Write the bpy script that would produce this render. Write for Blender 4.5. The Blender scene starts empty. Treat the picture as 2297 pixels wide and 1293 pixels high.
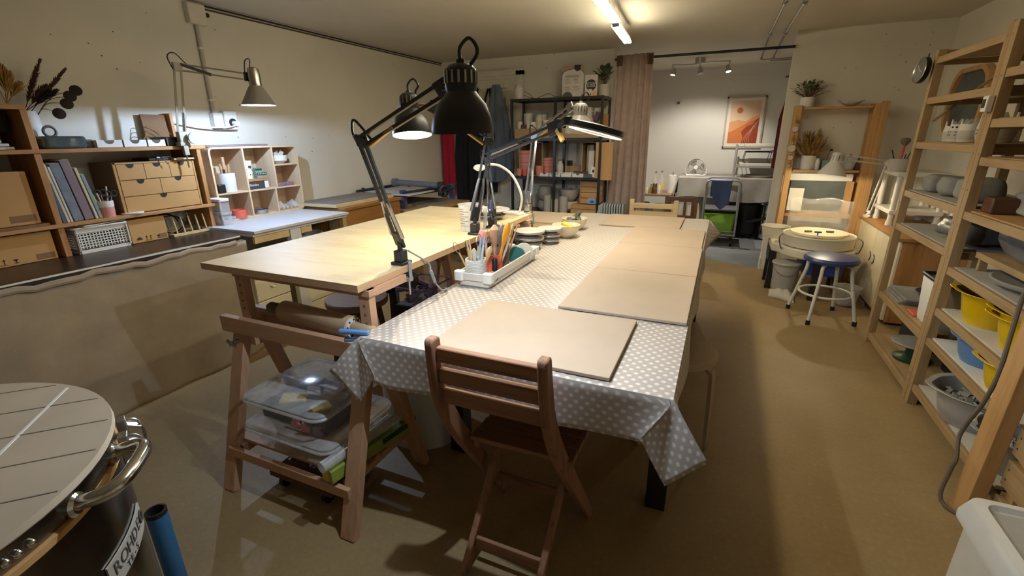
import bpy, bmesh, math, random
from mathutils import Vector, Matrix, Euler
random.seed(7)
PI = math.pi
COL = bpy.context.scene.collection
V = Vector

# ------------------------------------------------------------------ camera model (metres, z up, y into the room)
F = 1035.3
YAW, PIT, ROL = [math.radians(a) for a in (-23.991, 18.318, -0.630)]
H = 1.37
_f = V((math.sin(YAW)*math.cos(PIT), math.cos(YAW)*math.cos(PIT), -math.sin(PIT)))
_r = V((math.cos(YAW), -math.sin(YAW), 0)); _u = _r.cross(_f)
RT = _r*math.cos(ROL) + _u*math.sin(ROL); UP = -_r*math.sin(ROL) + _u*math.cos(ROL)
CAM = V((0, 0, H))
def ray(x, y): return RT*((x-1148.5)/F) - UP*((y-646.5)/F) + _f
def az(x, y, z): d = ray(x, y); return CAM + d*((z-H)/d.z)          # survey: where a sight line meets a plane
def ax(x, y, X): d = ray(x, y); return CAM + d*(X/d.x)
def ay(x, y, Y): d = ray(x, y); return CAM + d*(Y/d.y)
def ad(x, y, D): return CAM + ray(x, y).normalized()*D

# ------------------------------------------------------------------ materials
def lin(c):
    return tuple(((v/12.92) if v <= .04045 else ((v+.055)/1.055)**2.4) for v in c)
def hexc(h): return lin(tuple(int(h[i:i+2], 16)/255 for i in (0, 2, 4)))
MATS = {}
def _new(name):
    m = bpy.data.materials.new(name); m.use_nodes = True
    nt = m.node_tree; b = nt.nodes['Principled BSDF']
    MATS[name] = m
    return m, nt, b
def _noise(nt, scale, detail=4, vec=None, rough=.6, kind='Object'):
    n = nt.nodes.new('ShaderNodeTexNoise'); n.inputs['Scale'].default_value = scale
    n.inputs['Detail'].default_value = detail; n.inputs['Roughness'].default_value = rough
    if vec is None:
        tc = nt.nodes.new('ShaderNodeTexCoord'); vec = tc.outputs[kind]
    nt.links.new(vec, n.inputs['Vector'])
    return n
def _ramp(nt, fac, stops):
    r = nt.nodes.new('ShaderNodeValToRGB'); e = r.color_ramp.elements
    while len(e) < len(stops): e.new(.5)
    for el, (p, c) in zip(e, stops): el.position = p; el.color = (*c, 1)
    nt.links.new(fac, r.inputs['Fac'])
    return r
def mul(c, k): return tuple(min(1, v*k) for v in c)
def plain(name, h, rough=.6, metal=0, var=.12, scale=9, bump=0, bscale=60, spec=.5, alpha=1, trans=0, coat=0):
    m, nt, b = _new(name); c = hexc(h)
    b.inputs['Roughness'].default_value = rough; b.inputs['Metallic'].default_value = metal
    b.inputs['Specular IOR Level'].default_value = spec
    b.inputs['Coat Weight'].default_value = coat
    if var:
        n = _noise(nt, scale)
        r = _ramp(nt, n.outputs['Fac'], [(.3, mul(c, 1-var)), (.7, mul(c, 1+var))])
        nt.links.new(r.outputs['Color'], b.inputs['Base Color'])
    else: b.inputs['Base Color'].default_value = (*c, 1)
    if bump:
        n2 = _noise(nt, bscale, 3); bp = nt.nodes.new('ShaderNodeBump'); bp.inputs['Strength'].default_value = bump
        bp.inputs['Distance'].default_value = .002
        nt.links.new(n2.outputs['Fac'], bp.inputs['Height']); nt.links.new(bp.outputs['Normal'], b.inputs['Normal'])
    if trans: b.inputs['Transmission Weight'].default_value = trans; b.inputs['IOR'].default_value = 1.3
    if alpha < 1: b.inputs['Alpha'].default_value = alpha
    return m
def wood(name, h1, h2, axis=1, rough=.55, scale=14, knots=0, stretch=.07, bump=.1):
    m, nt, b = _new(name); c1, c2 = hexc(h1), hexc(h2)
    tc = nt.nodes.new('ShaderNodeTexCoord'); mp = nt.nodes.new('ShaderNodeMapping')
    s = [1, 1, 1]; s[axis] = stretch; mp.inputs['Scale'].default_value = s
    nt.links.new(tc.outputs['Object'], mp.inputs['Vector'])
    n = _noise(nt, scale*2.2, 6, mp.outputs['Vector'], .65)
    r = _ramp(nt, n.outputs['Fac'], [(.28, c2), (.5, mul(c1, .97)), (.75, mul(c1, 1.06))])
    col = r.outputs['Color']
    if knots:
        mp2 = nt.nodes.new('ShaderNodeMapping'); s2 = [1, 1, 1]; s2[axis] = .35; mp2.inputs['Scale'].default_value = s2
        nt.links.new(tc.outputs['Object'], mp2.inputs['Vector'])
        n3 = _noise(nt, knots, 1, mp2.outputs['Vector'])
        r3 = _ramp(nt, n3.outputs['Fac'], [(.735, (1, 1, 1)), (.80, (.62, .52, .42))])
        mx = nt.nodes.new('ShaderNodeMix'); mx.data_type = 'RGBA'; mx.blend_type = 'MULTIPLY'; mx.inputs[0].default_value = 1
        nt.links.new(col, mx.inputs[6]); nt.links.new(r3.outputs['Color'], mx.inputs[7]); col = mx.outputs[2]
    nt.links.new(col, b.inputs['Base Color']); b.inputs['Roughness'].default_value = rough
    bp = nt.nodes.new('ShaderNodeBump'); bp.inputs['Strength'].default_value = bump; bp.inputs['Distance'].default_value = .0015
    nt.links.new(n.outputs['Fac'], bp.inputs['Height']); nt.links.new(bp.outputs['Normal'], b.inputs['Normal'])
    return m
def ply_edge(name, h1, h2, k=230):                                   # laminated edge: thin layers stacked in z
    m, nt, b = _new(name)
    tc = nt.nodes.new('ShaderNodeTexCoord'); sp = nt.nodes.new('ShaderNodeSeparateXYZ'); nt.links.new(tc.outputs['Object'], sp.inputs[0])
    n = _noise(nt, 12, 3); ad_ = nt.nodes.new('ShaderNodeMath'); ad_.operation = 'MULTIPLY_ADD'; ad_.inputs[1].default_value = .006
    nt.links.new(n.outputs['Fac'], ad_.inputs[0]); nt.links.new(sp.outputs['Z'], ad_.inputs[2])
    mm = nt.nodes.new('ShaderNodeMath'); mm.operation = 'MULTIPLY'; mm.inputs[1].default_value = k; nt.links.new(ad_.outputs[0], mm.inputs[0])
    fr = nt.nodes.new('ShaderNodeMath'); fr.operation = 'FRACT'; nt.links.new(mm.outputs[0], fr.inputs[0])
    r = _ramp(nt, fr.outputs[0], [(.35, hexc(h1)), (.6, hexc(h2))]); nt.links.new(r.outputs['Color'], b.inputs['Base Color'])
    b.inputs['Roughness'].default_value = .6
    return m
def glow(name, h, strength):
    m, nt, b = _new(name); b.inputs['Base Color'].default_value = (*hexc(h), 1)
    b.inputs['Emission Color'].default_value = (*hexc(h), 1); b.inputs['Emission Strength'].default_value = strength
    return m
def clear(name, h, alpha=.25, rough=.15):                             # thin clear plastic / glass
    m, nt, b = _new(name)
    b.inputs['Base Color'].default_value = (*hexc(h), 1); b.inputs['Roughness'].default_value = rough
    n = _noise(nt, 14, 3); r = _ramp(nt, n.outputs['Fac'], [(.3, (alpha*.7,)*3), (.75, (min(1, alpha*1.35),)*3)])
    nt.links.new(r.outputs['Color'], b.inputs['Alpha'])
    b.inputs['Specular IOR Level'].default_value = .9
    return m
def dots(name, ground, dot, pitch=.030, rad=.0052):
    m, nt, b = _new(name)
    uv = nt.nodes.new('ShaderNodeUVMap'); N = nt.nodes; L = nt.links
    def lat(off):
        a = N.new('ShaderNodeVectorMath'); a.operation = 'MULTIPLY_ADD'; a.inputs[1].default_value = (1/pitch, 1/(pitch*1.25), 0); a.inputs[2].default_value = (off, off, 0)
        L.new(uv.outputs[0], a.inputs[0])
        f = N.new('ShaderNodeVectorMath'); f.operation = 'FRACTION'; L.new(a.outputs[0], f.inputs[0])
        s = N.new('ShaderNodeVectorMath'); s.operation = 'SUBTRACT'; s.inputs[1].default_value = (.5, .5, 0); L.new(f.outputs[0], s.inputs[0])
        k = N.new('ShaderNodeVectorMath'); k.operation = 'MULTIPLY'; k.inputs[1].default_value = (pitch, pitch*1.25, 0); L.new(s.outputs[0], k.inputs[0])
        l = N.new('ShaderNodeVectorMath'); l.operation = 'LENGTH'; L.new(k.outputs[0], l.inputs[0]); return l.outputs['Value']
    mn = N.new('ShaderNodeMath'); mn.operation = 'MINIMUM'; L.new(lat(0), mn.inputs[0]); L.new(lat(.5), mn.inputs[1])
    r = _ramp(nt, mn.outputs[0], [(rad*.9, hexc(dot)), (rad*1.12, hexc(ground))])
    L.new(r.outputs['Color'], b.inputs['Base Color']); b.inputs['Roughness'].default_value = .42
    return m

# ------------------------------------------------------------------ mesh builder
ORG = {}
class B:
    def __init__(s): s.v = []; s.f = []; s.uv = None
    def _add(s, vs, fs):
        o = len(s.v); s.v += [V(p) for p in vs]; s.f += [tuple(i+o for i in f) for f in fs]; return s
    def box(s, x0, x1, y0, y1, z0, z1):
        x0, x1 = min(x0, x1), max(x0, x1); y0, y1 = min(y0, y1), max(y0, y1); z0, z1 = min(z0, z1), max(z0, z1)
        return s._add([(x0,y0,z0),(x1,y0,z0),(x1,y1,z0),(x0,y1,z0),(x0,y0,z1),(x1,y0,z1),(x1,y1,z1),(x0,y1,z1)],
                      [(0,3,2,1),(4,5,6,7),(0,1,5,4),(1,2,6,5),(2,3,7,6),(3,0,4,7)])
    def rbox(s, c, size, rot=(0,0,0)):
        R = Euler(rot).to_matrix(); c = V(c); h = [v/2 for v in size]
        vs = [c + R @ V((sx*h[0], sy*h[1], sz*h[2])) for sz in (-1,1) for sx, sy in ((-1,-1),(1,-1),(1,1),(-1,1))]
        return s._add(vs, [(0,3,2,1),(4,5,6,7),(0,1,5,4),(1,2,6,5),(2,3,7,6),(3,0,4,7)])
    def bar(s, p, q, w, h, up=(0,0,1)):                                # square bar from p to q: w across, h along «up»
        p, q = V(p), V(q); d = (q-p).normalized(); u = V(up)
        a = d.cross(u)
        if a.length < 1e-4: a = d.cross(V((1,0,0)))
        a.normalize(); u = a.cross(d).normalized()
        vs = [e + a*(sx*w/2) + u*(sz*h/2) for e in (p, q) for sx, sz in ((-1,-1),(1,-1),(1,1),(-1,1))]
        return s._add(vs, [(0,1,2,3),(7,6,5,4),(0,4,5,1),(1,5,6,2),(2,6,7,3),(3,7,4,0)])
    def cyl(s, p, q, r, r2=None, n=16, caps=True):
        p, q = V(p), V(q); r2 = r if r2 is None else r2; d = (q-p).normalized()
        a = d.orthogonal().normalized(); b = d.cross(a)
        vs = []
        for e, rr in ((p, r), (q, r2)):
            vs += [e + (a*math.cos(2*PI*i/n) + b*math.sin(2*PI*i/n))*rr for i in range(n)]
        fs = [(i, (i+1)%n, n+(i+1)%n, n+i) for i in range(n)]
        if caps: fs += [tuple(range(n-1, -1, -1)), tuple(range(n, 2*n))]
        return s._add(vs, fs)
    def tube(s, pts, r, n=8, smooth=0, closed=False):
        pts = [V(p) for p in pts]
        if smooth: pts = crom(pts, smooth, closed)
        rs = r if isinstance(r, (list, tuple)) else [r]*len(pts)
        if len(rs) != len(pts): rs = [rs[min(len(rs)-1, int(i*len(rs)/len(pts)))] for i in range(len(pts))]
        m = len(pts); vs = []; prev = None
        for i, p in enumerate(pts):
            a = pts[(i+1) % m] if (closed or i < m-1) else pts[i]; c = pts[i-1] if (closed or i > 0) else pts[i]
            d = (a-c)
            d = d.normalized() if d.length > 1e-9 else V((0,0,1))
            if prev is None: u = d.orthogonal().normalized()
            else:
                u = prev - d*prev.dot(d); u = u.normalized() if u.length > 1e-6 else d.orthogonal().normalized()
            prev = u; w = d.cross(u)
            vs += [p + (u*math.cos(2*PI*k/n) + w*math.sin(2*PI*k/n))*rs[i] for k in range(n)]
        fs = []
        for i in range(m if closed else m-1):
            j = (i+1) % m
            fs += [(i*n+k, i*n+(k+1)%n, j*n+(k+1)%n, j*n+k) for k in range(n)]
        if not closed: fs += [tuple(range(n-1, -1, -1)), tuple(range((m-1)*n, m*n))]
        return s._add(vs, fs)
    def lathe(s, prof, c=(0,0,0), n=24, axis=(0,0,1)):                  # profile of (radius, height); solid when it starts and ends at r = 0
        c = V(c); d = V(axis).normalized(); a = d.orthogonal().normalized() if abs(d.z) < .999 else V((1,0,0)); b = d.cross(a)
        vs = []; idx = []
        for r, z in prof:
            if r < 1e-6: idx.append([len(vs)]*n); vs.append(c + d*z)
            else:
                idx.append(list(range(len(vs), len(vs)+n)))
                vs += [c + d*z + (a*math.cos(2*PI*i/n) + b*math.sin(2*PI*i/n))*r for i in range(n)]
        fs = []
        for A, Bq in zip(idx, idx[1:]):
            for i in range(n):
                q = []
                for k in (A[i], A[(i+1)%n], Bq[(i+1)%n], Bq[i]):
                    if k not in q: q.append(k)
                if len(q) > 2: fs.append(tuple(q))
        return s._add(vs, fs)
    def prism(s, poly, fn0, fn1):                                       # polygon lifted by two mappings (u,v) -> point
        n = len(poly); vs = [fn0(*p) for p in poly] + [fn1(*p) for p in poly]
        return s._add(vs, [tuple(range(n-1,-1,-1)), tuple(range(n,2*n))] + [(i,(i+1)%n,n+(i+1)%n,n+i) for i in range(n)])
    def pz(s, poly, z0, z1): return s.prism(poly, lambda x,y: (x,y,z0), lambda x,y: (x,y,z1))
    def px(s, poly, x0, x1): return s.prism(poly, lambda y,z: (x0,y,z), lambda y,z: (x1,y,z))
    def py(s, poly, y0, y1): return s.prism(poly, lambda x,z: (x,y0,z), lambda x,z: (x,y1,z))
    def grid(s, fn, nu, nv, uvfn=None):
        vs = [fn(i/nu, j/nv) for j in range(nv+1) for i in range(nu+1)]
        if uvfn: s.uv = (s.uv or []) + [uvfn(i/nu, j/nv) for j in range(nv+1) for i in range(nu+1)]
        return s._add(vs, [(j*(nu+1)+i, j*(nu+1)+i+1, (j+1)*(nu+1)+i+1, (j+1)*(nu+1)+i) for j in range(nv) for i in range(nu)])
    def ball(s, c, r, n=14, m=8, sc=(1,1,1), R=None):
        c = V(c); vs = [V((0,0,1))]
        for j in range(1, m):
            t = PI*j/m; vs += [V((math.sin(t)*math.cos(2*PI*i/n), math.sin(t)*math.sin(2*PI*i/n), math.cos(t))) for i in range(n)]
        vs.append(V((0,0,-1)))
        rr = [V((p.x*sc[0], p.y*sc[1], p.z*sc[2]))*r for p in vs]
        if R is not None: rr = [R @ p for p in rr]
        fs = [(0, 1+i, 1+(i+1)%n) for i in range(n)]
        for j in range(m-2): fs += [(1+j*n+i, 1+(j+1)*n+i, 1+(j+1)*n+(i+1)%n, 1+j*n+(i+1)%n) for i in range(n)]
        e = len(vs)-1; fs += [(e, 1+(m-2)*n+(i+1)%n, 1+(m-2)*n+i) for i in range(n)]
        return s._add([c+p for p in rr], fs)
    def xf(s, M, start=0):
        for i in range(start, len(s.v)): s.v[i] = M @ s.v[i]
        return s
    def build(s, name, mat, parent=None, local=False, bevel=0, solid=0, sub=0, flat=False, origin=None, angle=38):
        me = bpy.data.meshes.new(name)
        if parent is not None: o = V((0,0,0)) if local else ORG.get(parent.name, V((0,0,0)))
        elif origin is not None: o = V(origin)
        else:
            xs = [p.x for p in s.v]; ys = [p.y for p in s.v]; zs = [p.z for p in s.v]
            o = V(((min(xs)+max(xs))/2, (min(ys)+max(ys))/2, min(zs)))
        me.from_pydata([tuple(p-o) for p in s.v], [], s.f)
        bm = bmesh.new(); bm.from_mesh(me); bmesh.ops.recalc_face_normals(bm, faces=bm.faces); bm.to_mesh(me); bm.free()
        if s.uv:
            l = me.uv_layers.new(name='UVMap')
            for lp in me.loops: l.data[lp.index].uv = s.uv[lp.vertex_index]
        ms = mat if isinstance(mat, (list, tuple)) else [mat]
        for m in ms: me.materials.append(m if not isinstance(m, str) else MATS[m])
        if not flat:
            me.shade_smooth(); me.set_sharp_from_angle(angle=math.radians(angle))
        ob = bpy.data.objects.new(name, me); COL.objects.link(ob)
        if parent is not None: ob.parent = parent; ORG[ob.name] = ORG.get(parent.name, V((0,0,0)))
        else: ob.location = o; ORG[ob.name] = o
        if solid:
            md = ob.modifiers.new('t', 'SOLIDIFY'); md.thickness = solid; md.offset = 0
        if bevel:
            md = ob.modifiers.new('b', 'BEVEL'); md.width = bevel; md.segments = 2; md.limit_method = 'ANGLE'; md.angle_limit = math.radians(40)
        if sub:
            md = ob.modifiers.new('s', 'SUBSURF'); md.levels = sub; md.render_levels = sub
        return ob
def crom(P, k, closed=False):
    out = []; n = len(P)
    for i in range(n if closed else n-1):
        p0 = P[i-1] if (i > 0 or closed) else P[0]; p1 = P[i]; p2 = P[(i+1)%n]; p3 = P[(i+2)%n] if (i+2 < n or closed) else P[-1]
        for j in range(k):
            t = j/k
            out.append(.5*((2*p1) + (p2-p0)*t + (2*p0-5*p1+4*p2-p3)*t*t + (3*p1-p0-3*p2+p3)*t**3))
    if not closed: out.append(P[-1])
    return out
def tag(o, label, cat, group=None, kind=None):
    o['label'] = label; o['category'] = cat
    if group: o['group'] = group
    if kind: o['kind'] = kind
    return o
def thing(name, label, cat, loc=(0,0,0), rot=(0,0,0), group=None, local=False):
    o = bpy.data.objects.new(name, None); COL.objects.link(o); o.empty_display_size = .05
    o.location = loc; o.rotation_euler = rot
    ORG[o.name] = V((0,0,0)) if local else V(loc)
    return tag(o, label, cat, group)
def struct(o): o['kind'] = 'structure'; return o
def dup(root, loc, rot=None, label=None, group=None, scale=None):
    def cp(o, par):
        c = o.copy(); COL.objects.link(c)
        if par is not None: c.parent = par
        for ch in [x for x in o.children]: cp(ch, c)
        return c
    r = cp(root, None); r.location = loc
    if rot is not None: r.rotation_euler = rot
    if scale is not None: r.scale = scale
    if label: r['label'] = label
    if group: r['group'] = group
    return r
def lit(name, kind, loc, energy, color, size=.03, rot=None, spot=None, parent=None, shape=None, sy=None, blend=.5):
    l = bpy.data.lights.new(name, kind); l.energy = energy; l.color = color
    if kind in ('POINT', 'SPOT'): l.shadow_soft_size = size
    if kind == 'SPOT': l.spot_size = math.radians(spot); l.spot_blend = blend
    if kind == 'AREA':
        l.size = size
        if sy: l.shape = 'RECTANGLE'; l.size_y = sy
    o = bpy.data.objects.new(name, l); COL.objects.link(o); o.location = loc
    if rot is not None: o.rotation_euler = rot
    return o
def text(name, body, size, mat, parent, M, extrude=.0004, align='CENTER', xs=1.0):   # lettering as mesh, placed by matrix M (parent space = world - origin)
    c = bpy.data.curves.new(name, 'FONT'); c.body = body; c.size = size; c.extrude = extrude; c.align_x = align; c.align_y = 'CENTER'; c.resolution_u = 3
    t = bpy.data.objects.new(name+'_tmp', c); COL.objects.link(t)
    bpy.context.view_layer.update()
    me = bpy.data.meshes.new_from_object(t.evaluated_get(bpy.context.evaluated_depsgraph_get()))
    bpy.data.objects.remove(t)
    o0 = ORG.get(parent.name, V((0,0,0)))
    me.transform(Matrix.Translation(-o0) @ M @ Matrix.Diagonal((xs, 1, 1, 1))); me.materials.append(MATS[mat])
    ob = bpy.data.objects.new(name, me); COL.objects.link(ob); ob.parent = parent
    ORG[ob.name] = o0
    return ob
def frame(origin, xdir, ydir):                                          # matrix whose x/y axes are given
    x = V(xdir).normalized(); y = V(ydir); y = (y - x*y.dot(x)).normalized(); z = x.cross(y)
    M = Matrix((x, y, z)).transposed().to_4x4(); M.translation = V(origin); return M
def rrect(x0, x1, y0, y1, r, k=5):
    pts = []
    for cx, cy, a in ((x1-r,y0+r,-90),(x1-r,y1-r,0),(x0+r,y1-r,90),(x0+r,y0+r,180)):
        for i in range(k+1):
            t = math.radians(a + 90*i/k); pts.append((cx+r*math.cos(t), cy+r*math.sin(t)))
    return pts
def circ(cx, cy, r, n=24, a0=0, a1=360, ry=None):
    ry = ry or r
    return [(cx+r*math.cos(math.radians(a0+(a1-a0)*i/(n if a1-a0 >= 360 else n-1))), cy+ry*math.sin(math.radians(a0+(a1-a0)*i/(n if a1-a0 >= 360 else n-1)))) for i in range(n)]

# ------------------------------------------------------------------ palette
plain('wall', 'd8d2c2', .85, var=.05, scale=1.3, bump=.25, bscale=18)
plain('ceiling', 'cfc9b9', .9, var=.06, scale=1.1, bump=.2, bscale=14)
plain('alcove_wall', 'd8d5ce', .85, var=.03, scale=1.2)
plain('trim_paint', 'd6d0bd', .6, var=.05)
plain('pipe_paint', 'b9b2a2', .6, var=.06)
plain('speck', '4a4034', .9, var=0)
wood('pine', 'a98c62', '8f7149', 2, knots=7)
wood('pine_y', 'a98c62', '8f7149', 1, knots=7)
wood('pine_x', 'a98c62', '8f7149', 0, knots=7)
wood('orange_pine', 'b07f4a', '8d6030', 2, knots=6)
wood('orange_pine_y', 'b07f4a', '8d6030', 1, knots=6)
wood('ivar', 'c0955f', 'a57843', 2, knots=7)
wood('ivar_x', 'c0955f', 'a57843', 0, knots=7)
wood('beech', 'c19571', 'ad7f5b', 2, scale=20)
wood('beech_x', 'c19571', 'ad7f5b', 0, scale=20)
wood('beech_y', 'c19571', 'ad7f5b', 1, scale=20)
wood('birch_ply', 'd0bc92', 'bfa678', 0, scale=7, knots=5, stretch=.16)
ply_edge('ply_edge', 'd3ae82', 'a87d55')
ply_edge('ply_edge_fine', 'd8c09a', 'b3946c', 420)
wood('organiser', 'd4b896', 'c4a47e', 2, scale=12)
wood('old_chair', '94694a', '654530', 2, scale=22, rough=.7, bump=.6)
wood('old_chair_x', '94694a', '5c3d2a', 0, scale=22, rough=.7, bump=.6)
wood('pale_chair', 'cbb07e', 'ad8d55', 0, scale=16)
wood('dark_wood', '5b3a22', '42291a', 0)
wood('stool_wood', '8d6c55', '77573f', 0, rough=.5)
wood('brown_table', '9a6a35', '7d5326', 1)
wood('drawer_wood', 'b98452', 'a06d3e', 0)
wood('roller_wood', 'b49877', 'a08463', 0, scale=10)
plain('mdf', 'b5a088', .62, var=.05, scale=5)
plain('counter', '33231a', .35, var=.2, scale=4)
plain('burlap', '97866f', .95, var=.12, scale=6, bump=.7, bscale=220)
plain('burlap_floor', '8d7d6a', .95, var=.12)
plain('cardboard', 'b58a52', .8, var=.05, scale=5)
plain('cardboard_dark', '7d5c3a', .8, var=.06)
plain('print_ink', '3a2c1c', .8, var=0)
plain('white', 'dedbd2', .5, var=.04)
plain('white_gloss', 'e6e3da', .25, var=.03)
plain('cream', 'dccfae', .45, var=.05)
plain('offwhite_plastic', 'd9d4c8', .4, var=.04)
plain('laminate', 'c9c7c6', .4, var=.05, scale=6)
plain('grey_plastic', '9b9a98', .45, var=.06)
plain('grey_dark', '5b5a5c', .5, var=.08)
plain('black', '171616', .45, var=.1)
plain('black_satin', '1d1d1e', .35, var=.08, spec=.6)
plain('black_soft', '1b1a19', .8, var=.15)
plain('lamp_black', '232324', .42, var=.05, spec=.5)
plain('lamp_white', 'd8d4c8', .4, var=.04)
plain('lamp_white_backlit', 'a39c8c', .4, var=.04)  # lamp white darkened: backlit shade of the wall lamp put into the colour
plain('lamp_grey', '8f8b84', .4, var=.05)
plain('steel', 'b8b6b1', .28, 1, var=.08)
plain('chrome', 'd0d0d0', .12, 1, var=.04)
plain('kiln_steel', '8a8886', .2, 1, var=.1, scale=4)
plain('plate_metal', 'a39e92', .55, .3, var=.06)
plain('brass', 'b89a5c', .35, 1, var=.1)
plain('slab_grey', '6a6c76', .45, var=.08)
plain('slab_blue', '4b4d6b', .4, var=.08)
plain('slab_black', '2a2a2d', .45, var=.1)
plain('felt_board', '7e7268', .85, var=.06)
plain('red_cloth', 'a3122c', .9, var=.12, bump=.3)
plain('dark_red', '5a1210', .9, var=.15)
plain('black_cloth', '131314', .92, var=.25, bump=.3)
plain('smock', '5d6672', .92, var=.12, bump=.3)
plain('tan_cloth', 'a08a6a', .92, var=.1)
plain('towel_blue', '4a5a80', .95, var=.1, bump=.4)
plain('curtain', 'b4a196', .95, var=.1, scale=12, bump=.3, bscale=150)
plain('curtain_tab', '6a5444', .95, var=.1)
plain('clay_grey', '8e8b82', .7, var=.1)
plain('clay_pale', 'b6b0a4', .6, var=.08)
plain('clay_white', 'cdc8bc', .5, var=.06)
plain('clay_brown', '6f6353', .8, var=.15)
plain('terracotta', 'c9836a', .7, var=.1)
plain('coral', 'd4614c', .5, var=.1)
plain('pink', 'c98a80', .5, var=.08)
plain('pink_bright', 'd46f7c', .5, var=.06)
plain('leaf', '3c4a30', .55, var=.25, scale=20)
plain('leaf_grey', '5a5f48', .7, var=.25, scale=20)
plain('dry_grass', '9c7840', .9, var=.25, scale=30)
plain('dry_brown', '4f3626', .9, var=.3, scale=30)
plain('seed_dark', '2a1d1a', .8, var=.2)
plain('stem', '5a4a2c', .8, var=.15)
plain('yellow', 'd8b210', .25, var=.05)
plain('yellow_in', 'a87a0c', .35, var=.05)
plain('basin_blue', '5d86b6', .3, var=.05)
plain('basin_grey', 'aaa7a0', .4, var=.05)
plain('basin_green', '6f9a22', .5, var=.06)
plain('green_dark', '1d4a34', .4, var=.1)
plain('teal', '1f5f5c', .45, var=.1)
plain('green_wheel', '1f3d26', .4, var=.1)
plain('orange_tool', 'e09522', .4, var=.04)
plain('blue', '33509a', .4, var=.06)
plain('sky', '8fb0cc', .4, var=.05)
plain('blue_tube', '2f6288', .45, var=.08)
plain('stool_blue', '2f3d70', .35, var=.06, spec=.6)
plain('wheel_blue', '2c3f86', .5, var=.08)
plain('wheel_white', 'cfc6ae', .4, var=.05)
plain('glaze', '465254', .12, var=.25, scale=14, coat=.6)
plain('slate', '59605e', .7, var=.3, scale=4)
plain('paper', 'd9d3c6', .8, var=.04)
plain('paper_grey', '9a958c', .8, var=.08)
plain('poster', 'd4cbc2', .7, var=.02)
plain('poster_pink', 'b08f82', .7, var=.03)
plain('ink', '3b3637', .8, var=0)
plain('art_ground', 'e2c3a4', .8, var=.03)
plain('art_sand', 'd99a6b', .8, var=.04)
plain('art_orange', 'c9743f', .8, var=.04)
plain('art_rust', '9c3f22', .8, var=.05)
plain('art_peach', 'e6b88f', .8, var=.03)
plain('art_line', 'e9cdb4', .8, var=0)
plain('frame_pale', 'b5a48c', .5, var=.06)
plain('radiator', '9aa3a0', .45, var=.05)
plain('book_blue', '47566b', .7, var=.12); plain('book_slate', '6f767c', .7, var=.2, scale=20); plain('book_mauve', '7e6a6c', .7, var=.1)
plain('book_cream', 'c9b896', .7, var=.08); plain('book_white', 'c4c0b6', .7, var=.08); plain('book_sage', '7f8f88', .7, var=.1)
plain('purple', '5b3d5c', .5, var=.15)
plain('violet_box', '8a6d80', .4, var=.1)
plain('box_yellow', 'c9b43c', .5, var=.1)
plain('carton_green', '8f9e3c', .5, var=.1)
plain('red_label', 'b5402e', .5, var=.05)
plain('sponge', 'e0c34a', .9, var=.1)
plain('plaster', 'c7c1b3', .8, var=.06)
plain('bisque_tile', 'a9a398', .75, var=.08)
clear('plastic_clear', 'dcdcde', .22); clear('plastic_milky', 'd6d3cc', .5, .3); clear('plastic_wrap', 'dedbd4', .42, .12); clear('screen_plastic', 'dedbd4', .13, .1); plain('kiln_board', 'ab9b83', .8, var=.1, scale=4); clear('glass', 'cfd6d2', .3, .05)
plain('clay_bag', '6c6a68', .35, var=.2, scale=10)
glow('led_tube', 'fff4d6', 50)
glow('led_cool', 'f4f6ff', 30)
glow('led_warm', 'fff0d0', 30)
glow('ring_led', 'f3ead2', 1.2)
glow('blue_led', '6a78ff', 3)
dots('oilcloth', 'b3a699', 'dcd6cc')
def floor_mat():
    m, nt, b = _new('floor_concrete'); N = nt.nodes; L = nt.links
    tc = N.new('ShaderNodeTexCoord'); sp = N.new('ShaderNodeSeparateXYZ'); L.new(tc.outputs['Object'], sp.inputs[0])
    n = _noise(nt, 1.6, 6); r1 = _ramp(nt, n.outputs['Fac'], [(.3, hexc('8f764d')), (.7, hexc('a38a5f'))])
    n2 = _noise(nt, 55, 5); r2 = _ramp(nt, n2.outputs['Fac'], [(.30, (.86, .86, .86)), (.62, (1, 1, 1)), (.73, (1.25, 1.25, 1.25))])
    mx = N.new('ShaderNodeMix'); mx.data_type = 'RGBA'; mx.blend_type = 'MULTIPLY'; mx.inputs[0].default_value = 1
    L.new(r1.outputs['Color'], mx.inputs[6]); L.new(r2.outputs['Color'], mx.inputs[7])
    k = N.new('ShaderNodeMath'); k.operation = 'MULTIPLY_ADD'; k.inputs[1].default_value = .37; L.new(sp.outputs['X'], k.inputs[0]); L.new(sp.outputs['Y'], k.inputs[2])
    n3 = _noise(nt, 4, 3); k2 = N.new('ShaderNodeMath'); k2.operation = 'MULTIPLY_ADD'; k2.inputs[1].default_value = .12; L.new(n3.outputs['Fac'], k2.inputs[0]); L.new(k.outputs[0], k2.inputs[2])
    k3 = N.new('ShaderNodeMath'); k3.operation = 'GREATER_THAN'; k3.inputs[1].default_value = 5.61; L.new(k2.outputs[0], k3.inputs[0])
    n4 = _noise(nt, 3, 4); r4 = _ramp(nt, n4.outputs['Fac'], [(.3, hexc('74777a')), (.7, hexc('8a8d8e'))])
    m2 = N.new('ShaderNodeMix'); m2.data_type = 'RGBA'; L.new(k3.outputs[0], m2.inputs[0]); L.new(mx.outputs[2], m2.inputs[6]); L.new(r4.outputs['Color'], m2.inputs[7])
    L.new(m2.outputs[2], b.inputs['Base Color']); b.inputs['Roughness'].default_value = .5
    bp = N.new('ShaderNodeBump'); bp.inputs['Strength'].default_value = .25; bp.inputs['Distance'].default_value = .002
    L.new(n2.outputs['Fac'], bp.inputs['Height']); L.new(bp.outputs['Normal'], b.inputs['Normal'])
floor_mat()
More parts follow.
